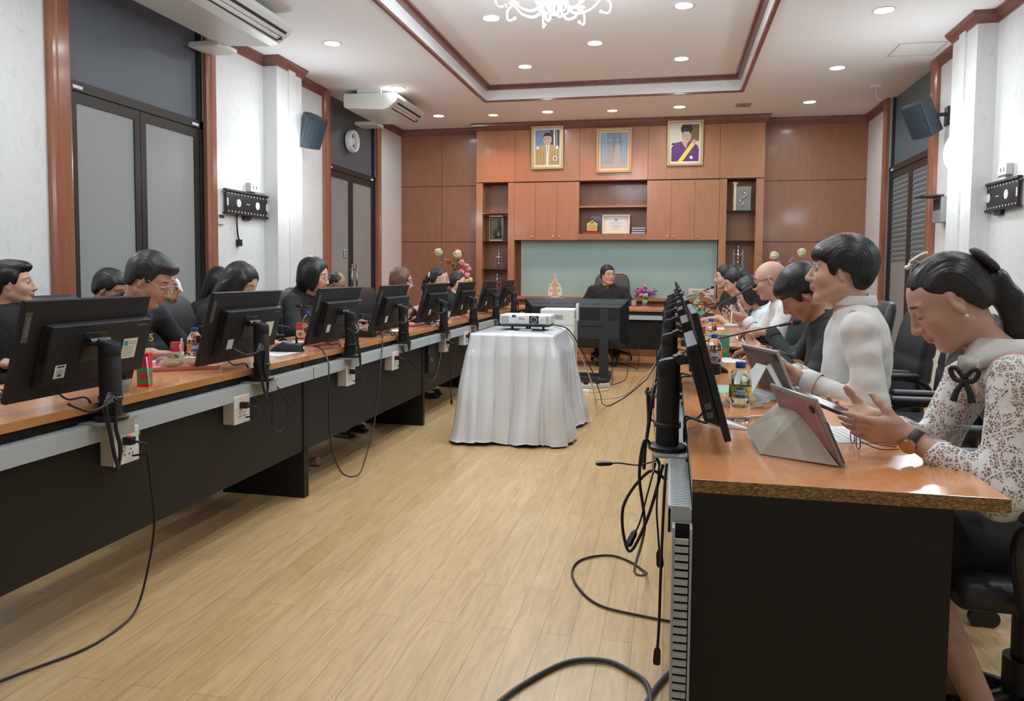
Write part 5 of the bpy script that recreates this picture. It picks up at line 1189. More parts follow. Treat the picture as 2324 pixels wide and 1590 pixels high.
for (x, y, s, rz, lb) in ((XL, 7.56, 1, -.5, 'dark speaker on a wall bracket right of the bright left globe lamp'), (XR, 7.95, -1, .45, 'dark speaker on a wall bracket above the bright right globe lamp')):
    t = thing('wall_speaker', lb, 'speaker', (x, y, 2.72), 0, 'dark wall speakers')
    q = MB(); q.box(min(0, s*.02), max(0, s*.02), -.05, .05, -.09, .09); q.tube([(s*.01, 0, .02), (s*.10, 0, .02)], .018, 8, 0); q.build('bracket', M_BP, t)
    mx = Matrix.Translation((s*.20, 0, 0)) @ Matrix.Rotation(rz, 4, 'Z') @ Matrix.Rotation(s*math.radians(28), 4, 'Y')
    q = MB(); q.x = mx; R = []
    for z in (-.17, .17):
        R.append([(s*(.11+(.018*math.cos(a*PI/2))) if True else 0, .13*a, z) for a in (-1, -.6, -.2, .2, .6, 1)]+[(-s*.06, .085, z), (-s*.10, .03, z), (-s*.10, -.03, z), (-s*.06, -.085, z)])
    q.loft(R); q.build('cabinet', M_SPK, t, bevel=.006)
    q = MB(); q.x = mx; R = [[(s*(.114+.018*math.cos(a*PI/2)+o), .122*a, z) for a in (-1, -.6, -.2, .2, .6, 1)] for z, o in ((-.16, 0), (-.158, .008), (.158, .008), (.16, 0))]
    q.loft(R, False); q.build('grille', M_SPG, t)
# flat television brackets left on the walls
M_HOLE = M_WALL
for x, y, s, lb in ((XL, 6.62, 1, 'empty black television bracket on the left wall with a dangling cable'), (XR, 6.67, -1, 'empty black television bracket on the right wall')):
    t = thing('television_bracket', lb, 'bracket', (x, y, 1.83), 0, 'black wall brackets')
    def xb(mb, d0, d1, a, b, z0, z1): p_, q_ = sorted((s*d0, s*d1)); mb.box(p_, q_, a, b, z0, z1)
    q = MB(); xb(q, .03, .035, -.37, .37, -.10, .10); q.build('plate', M_BP, t)
    for z in (-.115, .10): q = MB(); xb(q, .015, .05, -.39, .39, z, z+.018); q.build('rail', M_BP, t)
    q = MB(); xb(q, 0, .03, -.06, .06, -.15, -.05); xb(q, 0, .03, -.12, .12, -.02, .02); q.build('wall_arm', M_BP, t)
    q = MB()
    for k in range(13):
        for z in (-.085, .082): q.cyl((s*.0352, -.33+k*.055, z), .008, s*.001, 10, 'x')
    for yy in (-.16, .17): q.lathe((s*.0352, yy, 0), [(.001, 0), (.038, 0), (.038, s*.001)], 18, 'x')
    for yy in (-.345, .34): q.box(min(s*.0352, s*.0362), max(s*.0352, s*.0362), yy-.012, yy+.012, -.035, .035)
    xb(q, .0352, .0362, -.03, .03, -.003, .003); q.build('holes', M_HOLE, t)
t = thing('hanging_cable', 'short black cable with plug hanging from the left wall bracket', 'cable', (XL, 6.45, 1.70))
q = MB(); q.tube([(.02, 0, .02), (.03, -.02, -.08), (.02, .01, -.18), (.02, .03, -.22)], .008, 7); q.build('cord', M_BP, t, smooth=True)
q = MB(); q.box(.0, .04, .005, .055, -.28, -.215); q.build('plug', M_BP, t, bevel=.004)
for x, y, z, s, lb in ((XL, 6.72, 2.0, 1, 'white socket box above the left television bracket'), (XR, 6.56, 2.02, -1, 'white socket box above the right television bracket')):
    t = thing('wall_socket', lb, 'socket', (x, y, z)); a, b = sorted((0, s*.05))
    q = MB(); q.box(a, b, -.075, .075, -.04, .05); q.build('box', M_SOCK, t, bevel=.006)
    q = MB(); q.box(min(s*.05, s*.052), max(s*.05, s*.052), -.035, -.025, -.01, .02).box(min(s*.05, s*.052), max(s*.05, s*.052), .02, .03, -.01, .02); q.build('slots', M_INK, t)
    q = MB(); q.box(a, s*.012 if s > 0 else 0, .075, .30, -.03, -.015) if s > 0 else q.box(-.012, 0, .075, .2, -.03, -.015); q.build('conduit', M_SOCK, t)
t = thing('wall_thermostat', 'small white air conditioner control on the left wall beside the near door', 'thermostat', (XL, 6.2, 1.66)); q = MB(); q.box(0, .018, -.05, .05, -.05, .05); q.build('case', M_SOCK, t, bevel=.003)
q = MB(); q.box(.018, .02, -.04, .04, .01, .04); q.build('display', M_INK, t)
t = thing('wall_meter_box', 'small open grey cabinet on the right wall before the door, lid hanging out', 'cabinet', (XR, 7.85, 1.84))
q = MB(); q.box(-.10, 0, -.12, .12, -.14, .10); q.build('case', mat('grey_green_metal', (.33, .36, .35), .4, .3), t, bevel=.004)
q = MB(); q.box(-.26, -.08, -.13, .13, .10, .115); q.build('lid', M_DARKV, t); q = MB(); q.box(-.103, -.1, -.09, .09, -.02, .08); q.build('window', M_DARKV, t)
t = thing('ceiling_hatch', 'square access hatch outlined in the ceiling near the right wall', 'hatch', (2.26, 7.87, ZC))
q = MB(); ringbox(q, -.21, .21, -.21, .21, .012, -.004, -.001); q.build('frame', mat('hatch_edge', (.5, .48, .46), .6), t); q = MB(); q.box(-.197, .197, -.197, .197, -.003, -.0005); q.build('panel', M_CEIL, t)
t = thing('ceiling_vent', 'small square grille in the ceiling at the back right', 'vent', (.868, 10.03, ZC))
q = MB(); ringbox(q, -.09, .09, -.09, .09, .012, -.008, -.001); ringbox(q, -.06, .06, -.06, .06, .014, -.007, -.001); ringbox(q, -.025, .025, -.025, .025, .012, -.007, -.001); q.build('grille', mat('vent_grey', (.25, .24, .23), .5), t)
t = thing('ceiling_hook', 'tiny white ceiling fitting with a dangling wire near the right door', 'hook', (2.25, 9.3, ZC)); q = MB(); q.box(-.05, .05, -.05, .05, -.02, 0); q.build('base', M_WHITE, t); q = MB(); q.tube([(0, 0, -.02), (.01, .0, -.1), (.05, .02, -.16), (.12, .02, -.13)], .004, 5); q.build('wire', M_WHITE, t)
# ------------------------------------------------------------------ framed pictures above the cabinet
M_GOLD = mat('gilt_frame', (.50, .35, .17), .45, .25); M_GOLD2 = mat('pale_gilt', (.62, .54, .38), .45, .15); M_MATB = mat('picture_mount', (.62, .60, .52), .6)
def disc(q, c, rx, rz_, y, m, n=22): q.add([(c[0]+rx*math.cos(2*PI*i/n), y, c[1]+rz_*math.sin(2*PI*i/n)) for i in range(n)], [tuple(range(n))], m)
def poly(q, pts, y, m): q.add([(a, y, b) for a, b in pts], [tuple(range(len(pts)))], m)
def picture(x0, x1, z0, z1, label, mats, paint, tiltz=.02, mount=True):
    cx, cz = (x0+x1)/2, (z0+z1)/2; w_, h_ = (x1-x0)/2, (z1-z0)/2
    t = thing('framed_portrait', label, 'picture', (cx, YC-.014, cz), 0, 'gilt framed portraits'); t.rotation_euler = (math.radians(3), 0, 0)
    for nm, a, b, m, d0 in (('outer_frame', 0, .030, M_GOLD, -.035), ('inner_frame', .030, .042, M_GOLD2, -.028), ('mount', .042, .058, M_MATB, -.018)):
        q = MB()
        for (ax, bx, az, bz) in ((-w_+a, -w_+b, -h_+a, h_-a), (w_-b, w_-a, -h_+a, h_-a), (-w_+b, w_-b, -h_+a, -h_+b), (-w_+b, w_-b, h_-b, h_-a)): q.box(ax, bx, d0, 0, az, bz)
        q.build(nm, m, t, bevel=.004 if b < .05 else 0)
    q = MB(); pw, ph = w_-.057, h_-.057; q.box(-pw, pw, -.008, -.002, -ph, ph, 0); paint(q, pw, ph); q.build('painting', mats, t)
    return t
sk = mat('painted_skin', (.52, .33, .24), .6); bl = mat('painted_black', (.015, .015, .02), .6); gd = mat('painted_gold_robe', (.42, .29, .12), .6); wh = mat('painted_white', (.7, .7, .68), .6); bg1 = mat('painted_sky_blue', (.16, .26, .34), .6); pp = mat('painted_purple', (.11, .03, .16), .6); yl = mat('painted_yellow', (.72, .60, .06), .6); cr = mat('painted_cream', (.60, .55, .44), .6); gbl = mat('faded_print_blue', (.24, .38, .50), .4); gfig = mat('faded_print_grey', (.30, .34, .36), .5); dkp = mat('painted_dark_mauve', (.07, .05, .09), .6); rd = mat('painted_red', (.4, .06, .05), .6); brn = mat('painted_brown', (.16, .10, .05), .6)
def face(q, x, z, r, s_, h_, y):
    disc(q, (x, z), r*.78, r, y, s_); poly(q, [(x-r*.78, z+r*.15), (x-r*.7, z+r*.75), (x-r*.3, z+r*1.12), (x+r*.3, z+r*1.12), (x+r*.7, z+r*.75), (x+r*.78, z+r*.15), (x+r*.55, z+r*.55), (x-r*.55, z+r*.55)], y-.0004, h_)
    for e in (-1, 1): disc(q, (x+e*r*.3, z+r*.05), r*.13, r*.05, y-.0006, h_, 8)
    disc(q, (x, z-r*.5), r*.2, r*.05, y-.0006, 7, 8)
def p1(q, w, h):
    poly(q, [(w*.25, -h), (w, -h), (w, h), (w*.2, h)], -.0085, 5); poly(q, [(w*.52, -h), (w*.64, -h), (w*.62, h), (w*.50, h)], -.0088, 4); poly(q, [(w*.7, -h), (w*.8, -h), (w*.8, h), (w*.7, h)], -.0088, 3)
    poly(q, [(-w, -h), (-w, -h*.05), (-w*.55, h*.12), (-w*.12, h*.2), (w*.2, h*.2), (w*.6, h*.1), (w, -h*.02), (w, -h)], -.0092, 3)
    poly(q, [(-w*.14, h*.22), (w*.18, h*.22), (w*.1, -h*.35), (w*.05, -h), (-w*.1, -h), (-w*.08, -h*.3)], -.0096, 4); poly(q, [(-w*.05, h*.15), (w*.06, h*.15), (w*.04, -h*.3), (-w*.03, -h*.3)], -.0099, 6)
    for sx in (-.82, .78): poly(q, [(w*(sx-.14), -h*.02), (w*(sx-.05), h*.1), (w*(sx+.12), h*.08), (w*(sx+.1), -h*.05), (w*sx, -h*.1)], -.0099, 4)
    poly(q, [(-w*.17, h*.14), (w*.18, h*.14), (w*.15, h*.4), (-w*.14, h*.4)], -.0100, 1); face(q, w*.0, h*.48, w*.46, 1, 2, -.0101)
    disc(q, (w*.62, -h*.62), w*.17, w*.19, -.0101, 4); disc(q, (w*.62, -h*.62), w*.10, w*.12, -.0104, 7)
    for k in range(8): x_ = -w*.85+k*w*.24; poly(q, [(x_, -h), (x_+w*.03, -h), (x_+w*.05, -h*.2), (x_+w*.02, -h*.2)], -.0097, 8) if abs(x_) > w*.18 else None
picture(-1.996, -1.53, 2.676, 3.285, 'left gilt framed portrait of a man in a golden robe', [bg1, sk, bl, gd, wh, dkp, gfig, rd, brn], p1)
def p2(q, w, h):
    poly(q, [(-w*.5, -h*.2), (w*.55, -h*.2), (w*.55, h), (-w*.5, h)], -.0085, 1)
    for x_, c in ((-w*.28, 2), (w*.25, 3)):
        disc(q, (x_, h*.58), w*.12, w*.15, -.0092, 3); poly(q, [(x_-w*.3, -h*.75), (x_-w*.22, h*.2), (x_-w*.12, h*.42), (x_+w*.12, h*.42), (x_+w*.22, h*.2), (x_+w*.24, -h*.75)], -.0090, c)
    poly(q, [(-w, -h), (w, -h), (w, -h*.7), (-w, -h*.72)], -.0088, 3)
picture(-1.058, -.566, 2.607, 3.22, 'middle gilt framed faded portrait of a standing couple', [gbl, mat('faded_print_mauve', (.20, .26, .34), .4), gfig, mat('faded_print_cream', (.36, .40, .42), .5)], p2)
def p3(q, w, h):
    poly(q, [(w*.3, h*.1), (w, h*.1), (w, h), (w*.35, h)], -.0085, 8); poly(q, [(-w, -h*.1), (-w*.2, 0), (-w*.2, h*.06), (-w, h*.0)], -.0086, 2)
    poly(q, [(-w, -h), (-w, -h*.25), (-w*.75, h*.0), (-w*.3, h*.1), (w*.45, h*.1), (w*.9, -h*.15), (w, -h*.35), (w, -h)], -.0092, 5)
    poly(q, [(-w*.28, h*.1), (w*.22, h*.12), (w*.05, -h*.3)], -.0096, 1); poly(q, [(-w*.55, -h), (-w*.2, -h), (w*.78, h*.0), (w*.5, h*.08)], -.0099, 6)
    disc(q, (w*.08, h*.36), w*.36, w*.46, -.0101, 1); disc(q, (w*.08, h*.76), w*.42, w*.40, -.0098, 2); poly(q, [(-w*.24, h*.45), (-w*.2, h*.8), (w*.4, h*.8), (w*.4, h*.45), (w*.28, h*.62), (-w*.1, h*.62)], -.0104, 2)
    for e in (-1, 1): disc(q, (w*(.08+e*.11), h*.40), w*.05, w*.015, -.0106, 2, 8)
    disc(q, (w*.09, h*.22), w*.08, w*.025, -.0106, 7, 8); disc(q, (w*.45, -h*.78), w*.12, w*.12, -.0104, 4); poly(q, [(w*.45, h*.0), (w*.65, h*.25), (w*.8, h*.05), (w*.7, -h*.08)], -.0102, 1)
picture(-.08, .405, 2.684, 3.30, 'right gilt framed portrait of a woman in purple with a yellow sash', [cr, sk, bl, gd, wh, pp, yl, rd, brn], p3)
# ------------------------------------------------------------------ things on the shelves
t = thing('award_plaque', 'gold shield plaque on red base standing on the middle shelf', 'plaque', (-1.10, YC+.10, 1.75))
q = MB(); q.box(-.14, .10, -.06, .05, 0, .03); q.build('base', mat('red_velvet', (.35, .02, .02), .7), t)
q = MB(); q.prism([(-.11, .03), (-.11, .17), (-.06, .20), (-.02, .235), (.02, .20), (.075, .17), (.075, .03)], .015, 'y', -.02); q.build('board', mat('dark_wood', (.05, .018, .01), .4), t)
q = MB(); q.prism([(-.09, .045), (-.095, .155), (-.05, .175), (-.018, .205), (.015, .175), (.06, .155), (.055, .045)], .003, 'y', -.023); pl = q.build('gold_plate', mat('gold_plate', (.62, .42, .14), .3, .7), t)
q = MB(); disc(q, (-.018, .165), .018, .018, -.0236, 0)
for k in range(7): q.box(-.07+.006*(k % 2), .035-.006*(k % 2), -.0238, -.0232, .062+k*.011, .0645+k*.011)
q.build('engraving', brn, pl)
t = thing('folder_box', 'clear plastic folder box behind the gold plaque', 'box', (-1.04, YC+.19, 1.75)); q = MB(); q.box(-.12, .1, 0, .03, 0, .26); q.build('case', mat('dull_grey_plastic', (.22, .23, .26), .3), t)
t = thing('framed_certificate', 'gilt framed white certificate on the middle shelf', 'certificate', (-.778, YC+.10, 1.75)); t.rotation_euler = (math.radians(-6), 0, 0)
q = MB(); ringz = [(-.197, -.17, 0, .28), (.17, .197, 0, .28), (-.17, .17, 0, .03), (-.17, .17, .25, .28)]
for a, b, c_, d in ringz: q.box(a, b, -.02, 0, c_, d)
q.build('frame', M_GOLD2, t, bevel=.004); q = MB(); q.box(-.17, .17, -.008, -.002, .03, .25, 0); q.box(-.135, .135, -.009, -.008, .055, .225, 1); q.build('sheet', [M_MATB, mat('certificate_paper', (.62, .66, .68), .6)], t)
q = MB(); disc(q, (0, .205), .016, .016, -.0095, 0)
for k, wd in enumerate((.05, .09, .11, .03, .07, .09, .05, .04)): q.box(-wd, wd, -.0096, -.009, .175-k*.014, .178-k*.014)
q.build('print', mat('blue_grey_print', (.14, .18, .24), .6), t)
for k, lb in enumerate(('lower dark blue folder lying on the middle shelf', 'middle dark blue folder of the pile on the middle shelf', 'upper dark blue folder lying on the middle shelf')):
    t = thing('folder', lb, 'folder', (-.455, YC+.13, 1.752+k*.033), .02*k, 'dark blue folders'); q = MB(); q.box(-.11, .10, -.08, .1, 0, .004).box(-.11, .10, -.08, .1, .024, .029).box(-.11, -.106, -.08, .1, 0, .029); q.build('cover', mat('navy_folder', (.03, .04, .08), .5), t); q = MB(); q.box(-.1, .095, -.075, .095, .004, .024); q.build('pages', mat('page_white', (.6, .62, .66), .7), t)
M_ACR = mat('clear_acrylic', (.75, .78, .76), .08, trans=.75, ior=1.3)
t = thing('glass_display_case', 'glass case with gilt edges holding a dark statuette on the left niche shelf', 'display case', (-2.535, 10.79, 1.652))
for z in (0, .355): q = MB(); q.box(-.10, .10, -.06, .06, z, z+.018); q.build('gilt_edge', M_GOLD, t)
for a in (-.098, .094): q = MB(); q.box(a, a+.004, -.06, -.056, .018, .355); q.build('post', M_GOLD2, t)
q = MB(); q.box(-.09, .09, -.05, .05, .018, .04); q.build('green_base', mat('green_baize', (.02, .12, .04), .8), t)
q = MB(); q.lathe((.03, 0, .04), [(.05, 0), (.055, .04), (.03, .07), (.018, .1), (.022, .15), (.03, .17), (.012, .19), (.016, .21), (.01, .24), (.004, .27), (.001, .3)], 12); q.tube([(-.03, 0, .04), (-.045, 0, .09), (-.02, 0, .14), (-.035, 0, .17)], .012, 7); q.tube([(.03, 0, .19), (.06, 0, .21), (.075, 0, .17)], .007, 6); q.build('statuette', mat('dark_bronze', (.05, .06, .06), .4, .4), t, smooth=True)
q = MB(); q.box(-.097, .097, .04, .043, .018, .355); q.build('back_pane', mat('grey_case_back', (.17, .15, .13), .4), t)
t = thing('glass_display_case', 'glass case with gilt post and silver ornament on the top right niche shelf', 'display case', (.93, 10.80, 2.068))
q = MB(); q.box(-.10, .13, -.05, .05, 0, .33); q.build('glass_box', M_ACR, t); q = MB(); q.box(-.10, -.065, -.06, -.05, 0, .36).box(-.11, -.05, -.06, -.045, .36, .39); q.build('gilt_post', M_GOLD2, t)
q = MB(); random.seed(3)
for k in range(12): a = k*.5; q.sphere((.0+.012*k*.4-.01+.03*math.sin(a*1.7), -.055, .05+k*.017), .010+.004*(k % 3), 5)
q.build('silver_ornament', mat('silver', (.65, .65, .68), .2, 1), t, smooth=True)
def trophy(x, y, z, H_, label, ribbon, topc, base='dark_red_base', bcol=(.06, .01, .015)):
    t = thing('trophy', label, 'trophy', (x, y, z), 0, 'silver trophies with ribbons'); s = H_/.31
    q = MB(); q.loft([[(-.055*s, -.04*s, 0), (.055*s, -.04*s, 0), (.055*s, .04*s, 0), (-.055*s, .04*s, 0)], [(-.035*s, -.025*s, .07*s), (.035*s, -.025*s, .07*s), (.035*s, .025*s, .07*s), (-.035*s, .025*s, .07*s)]]); q.build('base', mat(base, bcol, .3), t)
    q = MB(); q.lathe((0, 0, 0), [(v*s, h*s) for v, h in ((.014, .07), (.018, .075), (.006, .09), (.005, .115), (.016, .13), (.006, .14), (.02, .155), (.026, .175), (.014, .19), (.024, .20), (.022, .215), (.008, .225), (.016, .235), (.006, .245))], 16); q.build('cup', mat('silver', (.65, .65, .68), .2, 1), t, smooth=True)
    q = MB(); q.lathe((0, 0, 0), [(.008*s, .245*s), (.014*s, .262*s), (.010*s, .275*s), (.006*s, .29*s), (.001, .31*s)], 12); q.build('finial', topc, t, smooth=True)
    for e in (-1, 1):
        q = MB(); q.tube([(e*.016*s, 0, .16*s), (e*.034*s, 0, .17*s), (e*.045*s, 0, .20*s), (e*.05*s, 0, .225*s), (e*.04*s, 0, .23*s)], .0045*s, 6); hd_ = q.build('handle', mat('silver', (.65, .65, .68), .2, 1), t, smooth=True)
        q = MB(); P_ = catmull([(e*.048*s, -.012, .225*s), (e*.053*s, -.016, .15*s), (e*.047*s, -.018, .07*s), (e*.062*s, -.02, .0+.002)], 5); q.loft([[tuple(p+v3((-.007*s, 0, 0))), tuple(p+v3((.007*s, 0, 0))), tuple(p+v3((.007*s, .002, 0))), tuple(p+v3((-.007*s, .002, 0)))] for p in P_]); q.build('ribbon', ribbon, hd_)
    return t
PUR = mat('lilac_ribbon', (.20, .12, .22), .5); SIL = mat('silver', (.65, .65, .68), .2, 1)
trophy(-2.505, 10.81, 1.240, .315, 'silver trophy with lilac ribbons on a dark red base, left niche', PUR, M_GOLD)
trophy(-2.525, 10.79, .846, .35, 'tall silver trophy with red and white ribbons in the lowest left niche', mat('wine_ribbon', (.20, .03, .05), .5), SIL, 'black_base', (.01, .01, .01))
trophy(.915, 10.80, 1.256, .37, 'silver trophy with sky blue ribbons in the right niche', mat('sky_blue_ribbon', (.10, .30, .42), .5), SIL)
# ------------------------------------------------------------------ flower arrangements
def blossom(q, c, r, k=9, seed=0):
    rs = np.random.RandomState(seed)
    if k > 20:
        for i in range(k): v = nrm(rs.randn(3)); q.sphere(tuple(v3(c)+v*r*.82), r*.22, 3)
        q.sphere(c, r*.9, 7); return
    for i in range(k):
        v = nrm(rs.randn(3)); q.sphere(tuple(v3(c)+v*r*.55), (r*.5, r*.5, r*.5), 4)
    q.sphere(c, r*.7, 5)
def bouquet(name, label, loc, items, leaves, stand, group=None):
    t = thing(name, label, 'flowers', loc, 0, group)
    for i, (nm, c, r, m) in enumerate(items): q = MB(); blossom(q, c, r, 70 if nm == 'cream_globe' else 14, i+int(abs(loc[0]*99))); q.build(nm, m, t, smooth=True)
    q = MB(); rs = np.random.RandomState(int(abs(loc[0]*77)))
    for c in leaves:
        for k in range(7):
            d = nrm(rs.randn(3)*v3((1, .6, 1))); a = v3(c); b = a+d*.07; s_ = np.cross(d, nrm(rs.randn(3)))*.012
            q.add([tuple(a), tuple((a+b)/2+s_), tuple(b), tuple((a+b)/2-s_)], [(0, 1, 2, 3)])
    q.build('foliage', mat('leaf_green', (.07, .13, .035), .6), t)
    stand(t); return t
F_C = mat('cream_bloom', (.62, .58, .40), .8, bump=.5, bscale=90); F_P = mat('pink_bloom', (.62, .27, .30), .8); F_V = mat('violet_bloom', (.09, .03, .14), .8); F_R = mat('rust_bloom', (.36, .08, .045), .8); F_Y = mat('yellow_bloom', (.66, .58, .16), .8); F_L = mat('lilac_bloom', (.30, .24, .44), .8); F_M = mat('magenta_bloom', (.36, .07, .30), .8)
def stand1(t):
    q = MB(); q.lathe((0, 0, -.9), [(.12, 0), (.13, .02), (.03, .05), (.03, .78), (.10, .82), (.12, .86), (.10, .9)], 18); q.build('pedestal', mat('ivory_pedestal', (.6, .57, .5), .5), t, smooth=True)
    q = MB()
    for c in ((-.36, 0, .57), (-.07, 0, .54), (-.02, 0, .35), (.1, 0, .2)): q.tube([(0, 0, 0), (c[0]*.4, .0, c[2]*.6), c], .004, 5, 4)
    q.build('stems', mat('leaf_green', (.07, .13, .035), .6), t)
bouquet('flower_arrangement', 'tall artificial bouquet of cream globes, pink and violet blooms left of the wall unit', (-2.89, 10.2, .9),
        [('cream_globe', (-.36, 0, .57), .06, F_C), ('cream_globe', (-.07, -.02, .54), .066, F_C), ('rust_flower', (-.21, 0, .44), .04, F_R), ('rust_flower', (-.10, .02, .61), .03, F_R), ('lilac_sprig', (-.26, 0, .46), .018, F_L), ('lilac_sprig', (-.33, 0, .42), .016, F_L)] +
        [('pink_peony', (x, y, z), r, F_P) for x, y, z, r in ((-.01, -.02, .42, .05), (.05, 0, .38, .045), (-.02, -.03, .28, .055), (.07, -.01, .24, .05), (.09, 0, .33, .04), (0, -.02, .15, .045), (.05, -.02, .10, .05))] +
        [('violet_flower', (x, -.07, z), .015, F_V) for x, z in ((-.06, .38), (-.03, .40), (-.05, .33), (-.02, .36), (0, .28), (.02, .26), (.0, .24), (.04, .22), (.07, .20), (-.07, .35))] +
        [('yellow_rose', (x, -.05, z), r, F_Y) for x, z, r in ((.08, .16, .035), (.13, .18, .035), (.14, .07, .032))], [(-.1, 0, .45), (-.13, 0, .35), (.0, 0, .5), (.15, 0, .12), (-.15, 0, .25), (.1, 0, .05)], stand1)
bouquet('flower_arrangement', 'artificial bouquet with two cream globes and lilac sprigs right of the wall unit', (1.47, 10.2, .9),
        [('cream_globe', (-.155, 0, .535), .06, F_C), ('cream_globe', (.185, 0, .575), .06, F_C), ('lilac_sprig', (-.095, 0, .44), .03, F_L), ('lilac_sprig', (.05, 0, .46), .025, F_L), ('lilac_sprig', (.07, 0, .50), .018, F_L)] + [('pink_peony', (x, 0, z), .05, F_P) for x, z in ((0, .3), (.08, .22), (-.07, .2))], [(0, 0, .35), (.1, 0, .3), (-.1, 0, .3)], stand1)
def pot(t): q = MB(); q.lathe((0, 0, -.05), [(.05, 0), (.07, .05), (.06, .06)], 16); q.build('bowl', mat('white_ceramic', (.7, .7, .7), .2), t, smooth=True)
bouquet('flower_bowl', 'low bowl of magenta orchids on the ledge right of the chairman', (-.352, 10.72, .895), [('orchid', (x, y, z), r, m) for x, y, z, r, m in ((-.08, -.03, .03, .045, F_M), (-.02, -.04, .05, .05, F_M), (.04, -.03, .05, .03, F_L), (.10, -.02, .02, .035, F_M), (-.13, 0, 0, .03, F_P), (.0, -.02, .11, .03, F_P), (.06, -.03, .0, .03, F_V), (-.05, -.05, -.01, .035, F_P), (.13, 0, .05, .02, F_L), (-.10, 0, .07, .02, F_V))], [(.14, 0, .03), (.1, 0, .0), (-.12, 0, .0), (0, 0, .1)], pot)
# royal style golden emblem stand
t = thing('emblem_stand', 'flame shaped gold and white cut out emblem standing on the head desk', 'emblem', (-1.47, 9.60, .75))
q = MB(); q.box(-.12, .12, -.03, .03, 0, .115); q.build('plinth', mat('grey_acrylic', (.35, .36, .35), .3), t)
prof = [(0, .0), (.05, .01), (.085, .03), (.10, .07), (.085, .10), (.092, .13), (.075, .14), (.072, .18), (.055, .175), (.045, .20), (.03, .19), (.022, .23), (.012, .25), (.006, .29), (0, .325)]
pts = prof+[(-a, b) for a, b in prof[::-1][1:-1]]
q = MB(); q.prism([(a*.95, b+.115) for a, b in pts], .008, 'y', -.004); em = q.build('white_board', wh, t)
q = MB(); q.prism([(a*.78, b*.9+.127) for a, b in pts], .003, 'y', -.007); q.build('gold_shape', mat('gold_orange_print', (.60, .33, .14), .5), em)
q = MB(); disc(q, (0, .215), .03, .03, -.008, 0); disc(q, (0, .215), .02, .02, -.0085, 1)
for e in (-1, 1): disc(q, (e*.05, .17), .022, .018, -.008, 2); disc(q, (e*.045, .24), .012, .02, -.008, 2)
q.box(-.035, .035, -.0085, -.007, .285, .292, 1); q.build('central_device', [cr, gfig, wh], em)
# ------------------------------------------------------------------ television seen from behind, on its stand
M_TVB = mat('tv_black_shell', (.012, .014, .016), .35); M_TVM = mat('tv_matt_black', (.02, .022, .024), .6)
t = thing('television', 'large flat television seen from behind in the aisle before the head desk', 'television', (-1.0, 8.08, .42))
q = MB(); q.loft([[(-.57, .03, .49), (.57, .03, .49), (.57, .03, -.02), (-.57, .03, -.02)], [(-.57, 0, .49), (.57, 0, .49), (.57, 0, -.02), (-.57, 0, -.02)], [(-.48, -.055, .40), (.48, -.055, .40), (.48, -.055, .03), (-.48, -.055, .03)]]); q.build('shell', M_TVB, t)
q = MB()
for a, b in ((-.44, -.28), (-.24, -.09), (-.05, .03), (.06, .12), (.16, .32), (.36, .52)):
    for k in range(3): q.add([(a, -.035-k*.006, .432-k*.011), (b, -.035-k*.006, .432-k*.011), (b, -.033-k*.006, .438-k*.011), (a, -.033-k*.006, .438-k*.011)], [(0, 1, 2, 3)])
q.build('vents', M_DSLOT, t)
q = MB(); q.box(-.55, .55, .03, .034, -.01, .48); q.build('screen', M_SCREEN, t)
q = MB(); q.box(-.40, .47, -.062, -.055, .06, .26); q.box(.05, .30, -.07, -.06, .2, .215); q.build('rear_plate', M_TVM, t)
q = MB()
for x, z in ((-.3, .1), (-.2, .1), (-.12, .1), (-.25, .2), (.0, .22), (-.1, .24)): disc(q, (x, z), .008, .006, -.0625, 0, 8)
q.build('screws', mat('chrome', (.75, .75, .74), .15, 1), t)
t = thing('television_stand', 'black post stand with square floor frame carrying the television', 'stand', (-.69, 8.05, 0))
q = MB(); q.box(-.05, .05, -.03, .01, .05, .80); q.build('post', M_TVM, t, bevel=.004)
for a in (-.05, -.68): q = MB(); q.box(a, a+.10, -.24, .5, 0, .07); q.build('foot', M_TVM, t, bevel=.006)
for yy in (-.02, .3): q = MB(); q.box(-.58, -.05, yy, yy+.06, .012, .06); q.build('crossbar', M_TVM, t)
q = MB(); q.box(-.62, -.54, -.03, .01, .05, .80); q.build('post', M_TVM, t, bevel=.004)
q = MB(); q.box(-.35, .02, .011, .016, .55, .60); q.build('arm', M_TVM, t)
# portable air cooler
t = thing('portable_air_purifier', 'white upright appliance with side control handle behind the projector', 'appliance', (-.93, 6.3, 0))
q = MB(); q.rbox(-.145, .145, -.10, .16, .03, .885, .012); q.build('cabinet', M_ACW, t, bevel=0)
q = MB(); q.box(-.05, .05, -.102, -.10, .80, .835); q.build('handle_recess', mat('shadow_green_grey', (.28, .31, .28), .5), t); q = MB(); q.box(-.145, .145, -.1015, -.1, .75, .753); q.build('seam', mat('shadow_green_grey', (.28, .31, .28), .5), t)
q = MB(); q.rbox(.150, .168, -.02, .06, .78, .93, .006).box(.145, .15, -.1, .1, .7, .8); q.build('side_handle', M_ACW, t)
for a in (-.11, .11):
    for b in (-.06, .12): q = MB(); q.cyl((a-.008, b, .016), .016, .016, 10, 'x'); q.build('wheel', M_BP, t)
